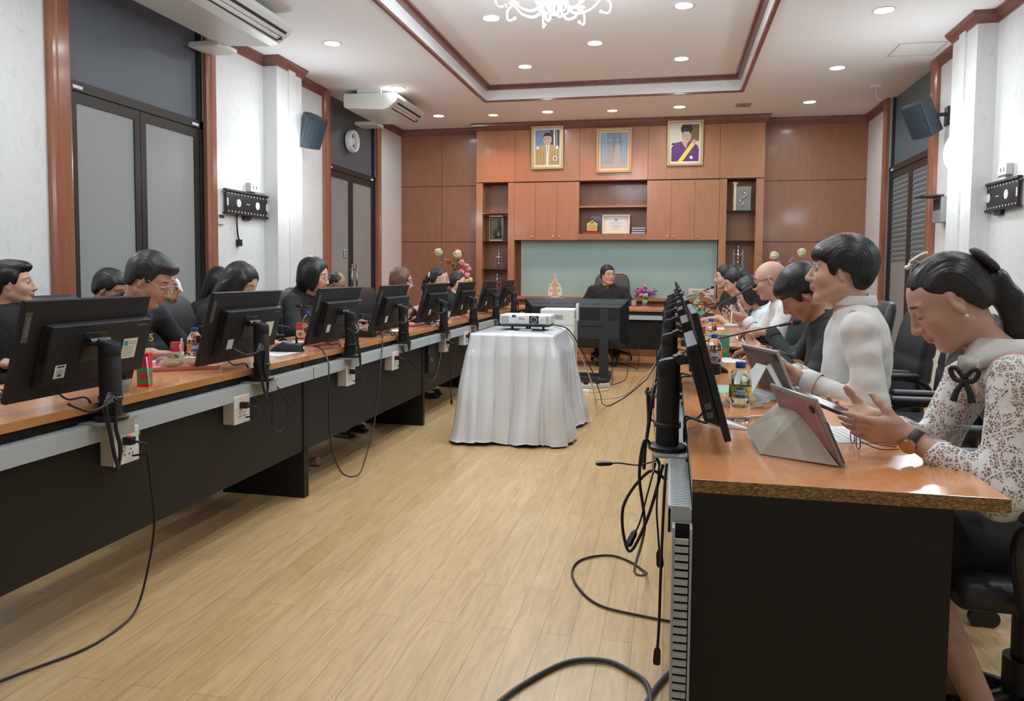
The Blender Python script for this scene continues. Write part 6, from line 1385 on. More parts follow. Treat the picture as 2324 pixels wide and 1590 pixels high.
# ------------------------------------------------------------------ projector table with satin cloth
M_SATIN = mat('white_satin', (.76, .78, .82), .24, spec=.7, coat=.5)
t = thing('projector_table', 'small wooden table hidden under the satin cloth', 'table', (-1.08, 5.38, 0))
q = MB(); q.box(-.27, .27, -.36, .36, .72, .745); q.build('tabletop', M_TOP, t)
for a in (-.24, .24):
    for b in (-.33, .33): q = MB(); q.box(a-.02, a+.02, b-.02, b+.02, 0, .72); q.build('leg', M_BLACK, t)
def satin():
    cx, cy, hw_, hd_, zt = -1.075, 5.40, .295, .39, .762
    N_ = 420; r = .03
    segs = [((hw_, -hd_+r), (hw_, hd_-r), (1, 0)), None, ((hw_-r, hd_), (-hw_+r, hd_), (0, 1)), None, ((-hw_, hd_-r), (-hw_, -hd_+r), (-1, 0)), None, ((-hw_+r, -hd_), (hw_-r, -hd_), (0, -1)), None]
    P_ = []; cor = [(hw_-r, hd_-r, 0), (-hw_+r, hd_-r, 90), (-hw_+r, -hd_+r, 180), (hw_-r, -hd_+r, 270)]; ci = 0
    for s_ in segs:
        if s_ is None:
            c_ = cor[ci]; ci += 1
            for i in range(14): a = math.radians(c_[2]+90*i/14); P_.append((c_[0]+r*math.cos(a), c_[1]+r*math.sin(a), math.cos(a), math.sin(a)))
        else:
            n = int(190*math.dist(s_[0], s_[1])/.7)
            for i in range(n): u = i/n; P_.append((s_[0][0]+(s_[1][0]-s_[0][0])*u, s_[0][1]+(s_[1][1]-s_[0][1])*u, *s_[2]))
    n = len(P_); L_ = 0; al = [0]
    for i in range(1, n): L_ += math.dist(P_[i][:2], P_[i-1][:2]); al.append(L_)
    rs = np.random.RandomState(5); R = []
    K = 40; pl = .114
    for k in range(K+1):
        s_ = k/K; row = []
        for i, (x, y, nx, ny) in enumerate(P_):
            front = ny < -.7
            a = al[i]; ph = (a/pl) % 1.0; nj = int(a/pl)
            jig = .16*math.sin(nj*2.3+1)*s_+.06*math.sin(s_*6+nj)
            u = (ph+jig) % 1.0
            sharp = .030*max(0.0, math.sin(PI*u))**.75+(.020*u if u < .93 else .020*(1-u)/.07*.93)       # pressed pleat
            soft = .026*math.sin(a*13+1.6*math.sin(s_*3+a*4))+.006*math.sin(a*41+s_*3)
            amp = (sharp*(.55+.45*s_)+soft*s_**1.2)*min(1, s_*5)
            flare = .085*s_**1.3+(.035*s_ if abs(nx) > .3 and abs(ny) > .3 else 0)+(.012*math.sin(a*9+1))*s_
            row.append((cx+x+nx*(flare+amp), cy+y+ny*(flare+amp), max(.012+.016*(.5+.5*math.sin(a*13+2*math.sin(a*5))), zt-(zt-.012)*s_) if s_ > .97 else zt-(zt-.02)*s_+(.006*math.sin(a*8) if s_ > .1 else 0)))
        R.append(row)
    q = MB(); top = [[(cx+x*f, cy+y*f, zt+.001*(1-f)) for x, y, _, _ in P_] for f in (.02, .5, .97)]
    q.loft(top+[[(cx+x, cy+y, zt-.003) for x, y, _, _ in P_]]+R[1:], True, False)
    q.f.append(tuple(range(n))); q.mi.append(0)
    o = q.build('tablecloth', M_SATIN, smooth=True); tag(o, 'white satin cloth with pressed pleats draped over the projector table', 'tablecloth'); return o
satin()
# projector
t = thing('projector', 'white data projector with black lens standing on the satin cloth', 'projector', (-1.045, 5.38, .764), .0)
q = MB(); q.rbox(-.19, .19, -.02, .22, .045, .115, .014, 4); q.build('casing', M_ACW, t, smooth=True, flat_angle=50)
q = MB(); q.rbox(-.185, .185, -.012, .21, .025, .05, .01); q.build('lower_casing', mat('projector_dark_base', (.03, .045, .06), .4), t)
q = MB(); q.box(.035, .105, -.0225, -.019, .052, .108); lp = q.build('lens_window', M_BP, t, bevel=.003)
q = MB(); q.lathe((.07, -.0225, .078), [(.024, 0), (.026, -.004), (.022, -.006), (.018, -.002)], 24, 'y', caps=False); q.build('lens_ring', M_GREYP, lp, smooth=True); q = MB(); q.lathe((.07, -.0235, .078), [(.018, 0), (.012, -.003), (.001, -.004)], 20, 'y'); q.build('lens', mat('lens_glass', (.02, .03, .05), .05, spec=1), lp, smooth=True)
q = MB()
for k in range(9):
    z = .052+k*.0062; q.box(-.180, -.118, -.0208, -.0195, z, z+.0028); q.box(.158, .180, -.0208, -.0195, z, z+.0028)
q.build('vents', mat('vent_shadow', (.20, .20, .18), .6), t)
q = MB(); q.box(-.095, -.065, -.0208, -.0195, .095, .113); q.build('sensor_window', mat('blue_grey_window', (.05, .07, .10), .3), t)
q = MB(); put_text(q, 'EPSON', .014, (-.022, -.0212, .085), (1, 0, 0), (0, 0, 1), bold=.0004); q.build('lettering', M_INK, t)
q = MB(); q.box(.124, .137, -.021, -.0195, .072, .088); q.build('orange_mark', mat('orange_print', (.6, .35, .08), .5), t)
q = MB(); q.cyl((-.10, .02, 0), .010, .03, 12); q.cyl((.135, .02, 0), .010, .03, 12); q.cyl((.01, .03, 0), .008, .03, 12); q.cyl((.0, .19, 0), .01, .03, 12); q.build('feet', M_BP, t)
tag(MB().box(-1.11, -.89, 5.28, 5.5, .7632, .765).build('book', mat('dark_booklet', (.08, .085, .10), .5)), 'thin dark booklet lying flat under the projector', 'book')
tag(MB().box(-1.075, -.985, 5.32, 5.345, .7655, .774).build('paper_shim', mat('page_white', (.6, .62, .66), .7)), 'small white block propping the projector front foot', 'block')
# ------------------------------------------------------------------ bottles, cartons, trays and papers on the tables
TZ = .7505
M_WATER = mat('clear_water_bottle', (.92, .95, .96), .04, trans=1.0, ior=1.18)
def label_mat(name, c1, c2):
    m, N, L = nt(name); b = N['Principled BSDF']; tc = N.new('ShaderNodeTexCoord'); n = N.new('ShaderNodeTexNoise'); n.inputs['Scale'].default_value = 45; n.inputs['Detail'].default_value = 1
    L.new(tc.outputs['Object'], n.inputs['Vector']); L.new(ramp(N, L, n.outputs['Fac'], [(.42, c1), (.55, c1), (.62, c2)]), b.inputs['Base Color']); b.inputs['Roughness'].default_value = .35; return m
LB_O = label_mat('orange_bottle_label', (.72, .22, .06), (.10, .35, .38)); LB_Y = label_mat('yellow_bottle_label', (.78, .52, .05), (.15, .28, .12)); LB_G = label_mat('green_bottle_label', (.08, .42, .20), (.45, .6, .5))
M_BLUE_ = mat('blue_cap', (.02, .07, .32), .35); M_GRN = mat('green_cap', (.05, .50, .12), .35); M_LBLUE = mat('label_blue_disc', (.01, .16, .42), .35); M_LW = mat('label_white_print', (.8, .8, .8), .4); M_LP = mat('label_pink_print', (.6, .03, .2), .4)
def bottle(x, y, label, lab=LB_O, cap=M_BLUE_, h=.178, r=.0325, ang=None, txt=False, z=TZ, pink=False, grp='small water bottles on the tables'):
    t = thing('water_bottle', label, 'bottle', (x, y, z), 0, grp); s = h/.178
    q = MB(); pr = [(.001, .003), (.022, .0), (.029, .004), (.031, .012), (.0295, .018), (.031, .024), (.0285, .032), (.0275, .045), (.0285, .055), (.0305, .060), (.0318, .066), (.0322, .072), (.0322, .108), (.0315, .112), (.0325, .117), (.0318, .124), (.029, .135), (.024, .146), (.0165, .156), (.0125, .160), (.012, .165), (.001, .166)]
    q.lathe((0, 0, 0), [(a*r/.0325, b*s) for a, b in pr], 28); q.build('bottle_body', M_WATER, t, smooth=True)
    q = MB(); q.lathe((0, 0, .160*s), [(.0145, 0), (.0150, .002), (.0150, .016), (.0135, .018), (.001, .018)], 20); q.build('cap', cap, t, smooth=True, flat_angle=40)
    R_ = r*.0322/.0325+.0006; q = MB(); q.lathe((0, 0, 0), [(R_, .073*s), (R_, .107*s)], 32, caps=False); lb_ = q.build('label', lab, t, smooth=True)
    if lab is not LB_G:
        a0 = math.atan2(-y, -x) if ang is None else ang; q = MB(); rr = R_+.0006
        wr = lambda u, v: (rr*math.cos(a0+u/rr), rr*math.sin(a0+u/rr), .090*s+v)
        n = 22; rings = [[wr(.019*k/4*math.cos(2*PI*i/n), .0165*k/4*math.sin(2*PI*i/n)) for i in range(n)] for k in range(1, 5)]; q.loft(rings, True, True, 0)
        rr = R_+.0011
        if txt: put_text(q, 'Nestlé', .0115, 0, 0, 0, 1, bold=.0004, wrap=lambda u, v: wr(u, v+.006)); put_text(q, 'เพียวไลฟ์', .010, 0, 0, 0, 1, bold=.0004, wrap=lambda u, v: wr(u, v-.003)); put_text(q, 'Pure', .005, 0, 0, 0, 2, bold=.0003, wrap=lambda u, v: wr(u, v-.011))
        else: put_text(q, 'เพียวไลฟ์', .010, 0, 0, 0, 1, bold=.0005, wrap=lambda u, v: wr(u, v+.0))
        q.build('label_disc', [M_LBLUE, M_LW, M_LP], lb_)
    if pink:
        q = MB(); q.lathe((0, 0, 0), [(.024, .124), (.026, .128), (.022, .138), (.012, .150), (.004, .152)], 16); q.build('pink_reflection_sleeve', mat('pink_film', (.75, .15, .18), .3), t, smooth=True)
    return t
bottle(.211, 2.305, 'water bottle with yellow label and blue cap nearest the camera on the right table', LB_Y, txt=True, pink=False)
bottle(.194, 3.346, 'water bottle with orange label and blue cap before the second tablet, right table', LB_O, txt=True)
bottle(.239, 4.50, 'blue capped water bottle with yellow label beside the teal carton', LB_Y, txt=True)
bottle(.28, 6.9, 'green capped water bottle before the bald man', LB_G, M_GRN); bottle(.25, 7.75, 'green capped water bottle beside the hand with the bracelet', LB_G, M_GRN)
bottle(.30, 8.6, 'green capped water bottle farthest along the right row', LB_G, M_GRN)
bottle(-2.105, 2.985, 'water bottle with orange label and blue cap beside the snack tray, left table', LB_O, txt=True)
bottle(-2.263, 4.372, 'blue capped water bottle with orange label beside the upright pink and cream carton', LB_O)
bottle(-2.06, 4.62, 'water bottle with blue disc label peeping out right of the third left monitor', LB_O, ang=-.6)
bottle(-2.322, 6.40, 'blue capped water bottle behind the stemmed glass, left table', LB_O); bottle(-2.314, 8.65, 'green labelled water bottle beside the sixth left monitor', LB_G, M_GRN)
bottle(-.312, 9.62, 'green capped water bottle on the head desk before the flower bowl', LB_G, M_GRN, h=.17)
M_RED = mat('carton_red', (.62, .03, .05), .4); M_TEALC = mat('carton_teal', (.02, .30, .24), .4); M_CREAMC = mat('carton_cream', (.66, .62, .50), .4); M_GRC = mat('carton_green', (.05, .28, .10), .4); M_STRAW = mat('pink_striped_straw', (.75, .55, .55), .5); M_BROWN = mat('carton_brown_fruit', (.40, .17, .06), .5)
def carton(x, y, label, c1, c2, rz=0, w_=.05, d_=.035, h=.10, straw=True, lying=False, z=TZ, art=M_BROWN):
    t = thing('juice_carton', label, 'carton', (x, y, z), rz, 'small drink cartons')
    if lying: t.rotation_euler = (math.radians(90), 0, rz); t.location = (x, y, z+d_/2)
    q = MB(); q.box(-w_/2, w_/2, -d_/2, d_/2, 0, h, 0); q.box(-w_/2-.0003, w_/2+.0003, -d_/2-.0003, d_/2+.0003, h*.08, h*.55, 1); q.build('box', [c1, c2], t, bevel=.001)
    q = MB()
    for s in (-1, 1): q.lathe((0, s*(d_/2+.0004), h*.30), [(.001, 0), (.012, 0), (.014, s*.0006)], 14, 'y')
    for s in (-1, 1): q.lathe((s*(w_/2+.0004), 0, h*.33), [(.001, 0), (.009, 0), (.010, s*.0006)], 14, 'x')
    q.box(-w_/2-.0006, w_/2+.0006, -d_/2-.0006, d_/2+.0006, h*.74, h*.80); q.build('printed_art', art, t)
    if straw: q = MB(); q.tube([(w_/2+.002, -d_/2-.003, .005), (w_/2-.005, -d_/2-.004, h*.9)], .0028, 7, 0); q.build('straw', M_STRAW, t, smooth=True)
    return t
carton(-2.266, 3.08, 'red topped fruit carton standing by the writing hand, left table', M_RED, M_CREAMC, .3, art=M_GRC)
carton(-1.935, 2.44, 'red and green carton with pink straw right of the nearest left monitor', M_RED, M_GRC, .2, .045, .03, .125, art=M_RED)
carton(-2.338, 4.415, 'pink and cream carton beside the blue capped bottle before the bob haired woman', M_RED, M_CREAMC, .2, .05, .035, .10)
carton(.287, 4.12, 'teal drink carton standing on the right table before the writing man', M_TEALC, M_GRC, .2, straw=False, h=.115)
carton(.26, 3.12, 'teal and brown carton lying on its side behind the near orange label bottle', M_TEALC, M_GRC, 1.9, .06, .045, .13, False, True)
carton(.22, 4.95, 'red drink carton farther along the right table by the microphone', M_RED, M_CREAMC, .3, straw=False)
carton(.28, 7.3, 'red wrapped carton before the checked shirt', M_RED, M_RED, .3, straw=False, h=.07)
M_TRAY = mat('pink_plastic_tray', (.66, .28, .27), .35); M_FOOD = mat('yellow_snack', (.62, .46, .18), .6, bump=.5, bscale=60); M_FILM = mat('clear_film', (.9, .9, .92), .06, trans=.92, ior=1.05)
def tray(x, y, rz, label, w_=.30, d_=.20, snack=True):
    t = thing('snack_tray', label, 'tray', (x, y, TZ), rz, 'pink snack trays')
    q = MB(); P_ = lambda k, z: [(k*a*w_/2, k*b*d_/2, z) for a, b in ((-1, -.9), (-.95, -1), (.95, -1), (1, -.9), (1, .9), (.95, 1), (-.95, 1), (-1, .9))]
    q.loft([P_(.93, 0), P_(1, .016), P_(1.02, .017), P_(.97, .015), P_(.92, .004)]); q.build('dish', M_TRAY, t)
    if snack:
        S_ = SDF(); fr = Frame((0, 0, 0), (1, 0, 0), (0, 0, 1)); rs = np.random.RandomState(int(abs(x*100)))
        for k in range(7): S_.ell(fr, (rs.uniform(-.06, .06), rs.uniform(-.04, .04), .018+rs.uniform(0, .012)), (.03, .018, .012), .006)
        a, b = S_.mesh(.004); o = np_mesh('snack', a, b, M_FOOD, t)
        S_ = SDF(); S_.ell(fr, (0, 0, .02), (.10, .065, .026), .01)
        for k in range(6): c_ = (rs.uniform(-.10, .10), rs.uniform(-.06, .06), .03); S_.ell(fr, c_, (.03, .015, .02), .012)
        a, b = S_.mesh(.006); o = np_mesh('wrapper', a, b, M_FILM, t)
    return t
tray(-2.12, 2.93, .62, 'pink snack tray with a wrapped pastry beside the bottle on the left table', .30, .19)
tray(-2.05, 4.10, 1.3, 'pink tray with folded wrapper before the bob haired woman', .24, .15, False)
tray(-2.03, 4.83, 1.4, 'pink tray right of the fourth microphone base', .2, .14, False)
tray(-2.08, 5.75, 1.5, 'pink tray under the stemmed glass', .26, .18, False); tray(-2.08, 7.3, 1.5, 'pink tray before the grey bloused woman', .28, .18, False)
tray(.24, 4.3, 1.5, 'pink tray under the drink cartons on the right table', .36, .2, False); tray(-.40, 9.52, 0, 'pink tray under the glass and bottle on the head desk', .30, .16, False)
def slab(x, y, rz, dims, name, label, cat, m, grp=None, z=TZ):
    q = MB(); q.cbox((0, 0, dims[2]/2), dims); o = q.build(name, m, loc=(x, y, z), rot=(0, 0, rz)); return tag(o, label, cat, grp)
M_PAPER = mat('white_paper', (.72, .73, .76), .6); PG = 'sheets of paper on the tables'
def paper(x, y, rz, label, w_=.21, d_=.297, z=TZ, lines=12, curl=0):
    t = thing('paper_sheet', label, 'paper', (x, y, z), rz, PG)
    q = MB(); n = 6; R = [[(w_*(i/n-.5), -d_/2, .0006+curl*(i/n)**2), (w_*(i/n-.5), d_/2, .0006+curl*(i/n)**2*.6), (w_*(i/n-.5), d_/2, .0001+curl*(i/n)**2*.6), (w_*(i/n-.5), -d_/2, .0001+curl*(i/n)**2)] for i in range(n+1)]
    q.loft(R); q.build('sheet', M_PAPER, t)
    if lines and not curl:
        q = MB()
        for k in range(lines): v = -.12+k*.018; q.box(-w_*.38, w_*(.2+.16*((k*7) % 3)/2), v, v+.003, .0007, .0009)
        q.build('print', M_GREYP, t)
    return t
paper(.565, 2.20, -1.35, 'printed sheet under the hands of the woman in lace')
paper(.55, 2.98, -1.5, 'white sheet under the elbows of the young man'); paper(.40, 3.95, -1.4, 'white sheet under the writing hand of the man in dark suit'); paper(.34, 4.30, -1.2, 'large raised white sheet beyond the writing hands', .30, .36, TZ, 0, .06)
paper(.42, 5.35, -1.5, 'white sheet before the bald man'); paper(.40, 6.2, -1.4, 'white sheet before the pale blue top')
paper(-2.10, 3.58, 1.5, 'white sheets beside the microphone with the green light'); paper(-2.28, 4.15, 1.4, 'white sheet before the bob haired woman'); paper(-2.1, 5.2, 1.5, 'white sheet near the name plate of the fourth monitor')
paper(-2.25, 2.25, 1.5, 'white sheet under the hand at the left photo edge'); paper(-2.32, 3.10, 1.2, 'white sheet under the writing hand of the man in polo shirt')
t = thing('paper_sheet', 'upright white sheet held before the ponytail woman', 'paper', (-2.20, 6.55, TZ), .35, PG); q = MB(); q.add([(-.003, -.13, 0), (-.003, .13, 0), (-.06, .13, .17), (-.06, -.13, .17), (0, -.13, 0), (0, .13, 0), (-.057, .13, .171), (-.057, -.13, .171)], [(0, 1, 2, 3), (7, 6, 5, 4), (0, 3, 7, 4), (1, 5, 6, 2), (3, 2, 6, 7), (0, 4, 5, 1)]); q.build('sheet', M_PAPER, t)
slab(-2.0, 4.12, .05, (.07, .16, .045), 'green_box', 'small flat green box behind the microphone with the green light', 'box', mat('dull_green_card', (.07, .16, .075), .6), z=TZ+.018)
slab(-2.02, 4.42, .1, (.09, .14, .04), 'brown_box', 'small brown card box beyond the green box', 'box', mat('brown_card', (.42, .22, .10), .6))
slab(.195, 2.86, .1, (.12, .20, .012), 'notepad', 'pale green ring notepad before the second tablet', 'notepad', mat('mint_notepad', (.35, .62, .45), .6))
slab(-2.22, 2.10, .4, (.075, .15, .009), 'smartphone', 'smartphone under the fingers at the left photo edge', 'phone', M_BP, 'smartphones')
q = MB(); q.x = Matrix.Translation((.385, 2.02, .862)) @ Matrix.Rotation(.12, 4, 'Z') @ Matrix.Rotation(math.radians(22), 4, 'Y') @ Matrix.Rotation(math.radians(10), 4, 'X'); q.rbox(-.075, .075, -.037, .037, -.0045, .0045, .004, 3); tag(q.build('smartphone', mat('phone_rose_black', (.05, .03, .03), .25)), 'dark smartphone held above the tablet by the woman in lace', 'phone', 'smartphones')
for x, y, z, lb in ((.40, 5.15, .93, 'smartphone held by the bald man'), (.42, 6.0, .89, 'smartphone held by the woman in the pale blue top')):
    q = MB(); q.x = Matrix.Translation((x, y, z)) @ Matrix.Rotation(.9, 4, 'Y'); q.rbox(-.07, .07, -.036, .036, -.004, .004, .0035, 2); tag(q.build('smartphone', M_BP), lb, 'phone', 'smartphones')
# name plates (folded card tents)
for x, y, rz, lb in ((-1.99, 5.0, .1, 'white folded name plate below the fourth left monitor'), (-1.96, 5.98, .1, 'grey folded name plate below the fifth left monitor'), (-2.05, 6.75, .1, 'white folded name plate beside the sixth left monitor')):
    t = thing('name_plate', lb, 'name plate', (x, y, TZ), rz, 'folded name plates'); q = MB(); q.prism([(-.035, 0), (-.032, 0), (0, .052), (.032, 0), (.035, 0), (0, .057)], .17, 'y', -.085); q.build('card', mat('name_card', (.55, .53, .50), .5), t)
    q = MB()
    for k in range(5): q.add([(.0300-.0*k, -.06+k*.024, .012), (.0300, -.045+k*.024, .012), (.020, -.045+k*.024, .028), (.020, -.06+k*.024, .028)], [(0, 1, 2, 3)])
    q.build('name_print', M_INK, t)
t = thing('stemmed_glass', 'small glass goblet with wrapped sweets, right of the fourth left monitor', 'glass', (-2.06, 5.62, TZ)); q = MB(); q.lathe((0, 0, 0), [(.032, 0), (.03, .003), (.005, .006), (.004, .05), (.03, .08), (.035, .11), (.036, .12), (.033, .12), (.001, .07)], 20); q.build('goblet', M_ACR, t, smooth=True)
q = MB()
for k in range(6): q.sphere((.015*math.cos(k), .015*math.sin(k), .095+.006*(k % 3)), .013, 5, k % 3)
q.build('sweets', [mat('sweet_yellow', (.6, .45, .08), .4), mat('sweet_green', (.1, .3, .1), .4), M_LW], t, smooth=True)
t = thing('drinking_glass', 'glass of orange tea on the pink tray of the head desk', 'glass', (-.449, 9.52, TZ+.004)); q = MB(); q.lathe((0, 0, 0), [(.028, 0), (.033, .095), (.031, .095), (.027, .004), (.001, .004)], 20); q.build('tumbler', M_ACR, t, smooth=True); q = MB(); q.lathe((0, 0, 0), [(.001, .005), (.027, .005), (.030, .06), (.001, .06)], 18); q.build('tea', mat('orange_tea', (.6, .28, .02), .2), t, smooth=True)
t = thing('ice_tumbler', 'short clear tumbler right of the nearest left monitor post', 'glass', (-1.93, 2.31, TZ)); q = MB(); q.lathe((0, 0, 0), [(.03, 0), (.036, .045), (.034, .045), (.028, .004), (.001, .004)], 18); q.build('tumbler', M_ACR, t, smooth=True); q = MB()
for k in range(5): q.x = Matrix.Rotation(k*1.1, 4, 'Z') @ Matrix.Rotation(k, 4, 'X'); q.cbox((.0, .012*(k % 2), .0), (.02, .018, .017)); 
q.x = None; o = q.build('ice_cubes', M_ACR, t); o.location = (0, 0, .02)
t = thing('paper_cup', 'white lidded paper cup with straw before the bald man', 'cup', (.39, 5.0, TZ)); q = MB(); q.lathe((0, 0, 0), [(.032, 0), (.043, .10), (.046, .102), (.046, .108), (.042, .110), (.042, .116), (.001, .117)], 26); q.build('cup', M_LW, t, smooth=True, flat_angle=50); q = MB(); q.lathe((0, 0, 0), [(.0432, .098), (.0475, .100), (.0475, .109), (.044, .110)], 26, caps=False); q.build('lid_rim', mat('grey_lid', (.4, .42, .38), .4), t, smooth=True)
q = MB(); q.tube([(0, 0, .115), (.004, 0, .20)], .004, 8, 0); q.build('straw', M_LW, t, smooth=True)
# things near the first right-hand seat
t = thing('paper_napkin', 'white folded paper napkin lying in front of the yellow label bottle', 'napkin', (.17, 2.22, TZ)); q = MB(); q.add([(-.075, .05, 0), (-.02, .045, 0), (.065, -.055, 0), (-.01, -.035, 0), (-.075, .056, .006), (-.015, .05, .015), (.062, -.05, .004), (-.008, -.03, .014)], [(0, 3, 2, 1), (4, 5, 6, 7), (0, 1, 5, 4), (1, 2, 6, 5), (2, 3, 7, 6), (3, 0, 4, 7)]); q.build('napkin', M_LW, t, bevel=.002)
q = MB(); q.x = Matrix.Translation((.20, 2.32, TZ+.005)) @ Matrix.Rotation(.52, 4, 'Z'); q.box(-.11, .12, -.008, .008, -.002, .002, 1); q.tube([(-.10, 0, .002), (.11, 0, .002)], .0032, 8, 0, 0); tag(q.build('wrapped_straw', [M_STRAW, M_FILM], smooth=True), 'straw in clear wrapper lying behind the yellow label bottle', 'straw')
t = thing('snack_bag', 'clear bag with pale yellow snack behind the nearest right bottle', 'snack', (.235, 2.56, TZ)); S_ = SDF(); fr = Frame((0, 0, 0), (1, 0, 0), (0, 0, 1)); S_.ell(fr, (0, 0, .022), (.05, .035, .018), .01); a, b = S_.mesh(.006); np_mesh('snack', a, b, M_FOOD, t)
S_ = SDF(); S_.ell(fr, (0, 0, .024), (.075, .05, .026), .01); S_.ell(fr, (.07, .0, .02), (.03, .035, .006), .02); S_.ell(fr, (-.075, .0, .02), (.03, .03, .006), .02); a, b = S_.mesh(.007); np_mesh('bag', a, b, M_FILM, t)
t = thing('spectacles', 'pair of folded glasses lying beside the near tablet', 'glasses', (.47, 2.02, TZ)); q = MB()
for yy in (-.03, .03): q.tube([(.0, yy+.022*math.cos(a), .02+.017*math.sin(a)) for a in [2*PI*i/10 for i in range(10)]], .0014, 6, 2, closed=True); q.tube([(.0, yy*1.8, .028), (.05, yy*1.2, .006), (.10, yy*.4, .004)], .0014, 5, 3)
q.build('frame', M_BLK_RIM, t, smooth=True)
# tablets in folding covers
M_COVER = mat('beige_tablet_cover', (.48, .44, .36), .6, bump=.05, bscale=400); M_CASE = mat('clear_tablet_case', (.55, .53, .50), .12, trans=.45, ior=1.3); M_TBK = mat('tablet_back_print', (.42, .20, .22), .35, vary=.45, vscale=16); M_COVG = mat('grey_tablet_cover', (.42, .44, .42), .5)
def tablet(label, B0, B1, up, size, cover_pts, mcase, mback, mcov, cam_=False):
    # B0 near bottom corner, B1 far bottom corner, up: direction of the leaning plane
    B0, B1 = v3(B0), v3(B1); t = thing('tablet', label, 'tablet', tuple(B0), 0, 'tablets in folding covers'); fr = Frame(B0, B1-B0, up); L_ = np.linalg.norm(B1-B0); n_ = fr.R[1]     # x along, z up the slab, y normal
    mx = Matrix([list(fr.R[:, 0])+[0], list(fr.R[:, 1])+[0], list(fr.R[:, 2])+[0], [0, 0, 0, 1]]); mx = Matrix((tuple(fr.R[0])+(0,), tuple(fr.R[1])+(0,), tuple(fr.R[2])+(0,), (0, 0, 0, 1))).transposed()
    q = MB(); q.x = mx @ Matrix.Translation((0, .004, 0)) @ Matrix.Rotation(PI/2, 4, 'X'); q.rbox(0, L_, 0, size, -.004, .005, .004, 3); q.build('case', mcase, t, smooth=True, flat_angle=50)
    q = MB(); q.x = mx; q.box(.012, L_-.012, .0085, .0095, .012, size-.012); q.build('back_print', mback, t)
    q = MB(); q.x = mx; q.box(.008, L_-.008, -.0025, -.0015, .008, size-.008); q.build('screen', mat('tablet_screen', (.02, .02, .03), .1, emis=(.3, .4, .6), es=.25), t)
    if cam_:
        q = MB(); q.x = mx; q.box(.012, .045, .0095, .0125, size-.045, size-.012); cm = q.build('camera_bump', M_BP, t, bevel=.004); q = MB(); q.x = mx; q.cyl((.022, .0125, size-.022), .006, .001, 12, 'y'); q.cyl((.034, .0125, size-.034), .006, .001, 12, 'y'); q.build('lens', M_SCREEN, cm)
    else:
        q = MB(); q.x = mx; q.cyl((.03, .0095, size-.03), .010, .003, 16, 'y'); q.build('camera', M_BP, t); q = MB(); q.x = mx; q.box(-.0015, 0, .000, .004, .01, size-.06); q.build('edge_strip', mat('edge_print_dark', (.06, .07, .09), .3), t)
    for nm, pts in cover_pts:
        c_ = [v3(p)-B0 for p in pts]; nn = nrm(np.cross(c_[1]-c_[0], c_[2]-c_[0]))*.0028; k = len(c_); q = MB(); q.add([tuple(p) for p in c_]+[tuple(p+nn) for p in c_], [tuple(range(k))[::-1], tuple(range(k, 2*k))]+[(i, (i+1) % k, (i+1) % k+k, i+k) for i in range(k)]); q.build(nm, mcov, t)
    return t
tablet('tablet in clear case propped on a beige folding cover at the near right table end', (.402, 1.800, TZ+.002), (.402-.070, 2.03, TZ+.002), (-.42, -.0, .86), .175,
       [('cover_base', [(.385, 1.815, TZ), (.222, 1.875, TZ), (.212, 2.09, TZ+.0), (.32, 2.03, TZ)]), ('cover_panel', [(.385, 1.80, TZ+.003), (.222, 1.878, TZ+.003), (.30, 1.925, TZ+.106), (.318, 1.90, TZ+.10)]), ('cover_flap', [(.222, 1.878, TZ+.003), (.208, 2.085, TZ+.02), (.285, 2.03, TZ+.11), (.30, 1.925, TZ+.106)])], M_CASE, M_TBK, M_COVER)
tablet('tablet in grey case with camera, propped on a grey cover before the young man', (.453, 2.80, TZ+.002), (.453-.10, 3.05, TZ+.002), (-.42, .0, .84), .185,
       [('cover_base', [(.42, 2.79, TZ), (.26, 2.60, TZ), (.20, 2.80, TZ), (.33, 3.0, TZ)]), ('cover_panel', [(.42, 2.79, TZ+.003), (.395, 2.62, TZ+.003), (.335, 2.72, TZ+.12), (.36, 2.80, TZ+.12)]), ('cover_flap', [(.26, 2.60, TZ+.003), (.22, 2.75, TZ+.003), (.31, 2.80, TZ+.12), (.335, 2.72, TZ+.12)])], mat('taupe_tablet_case', (.40, .37, .33), .5), mat('dark_blue_tablet_back', (.06, .065, .10), .3), M_COVG, True)
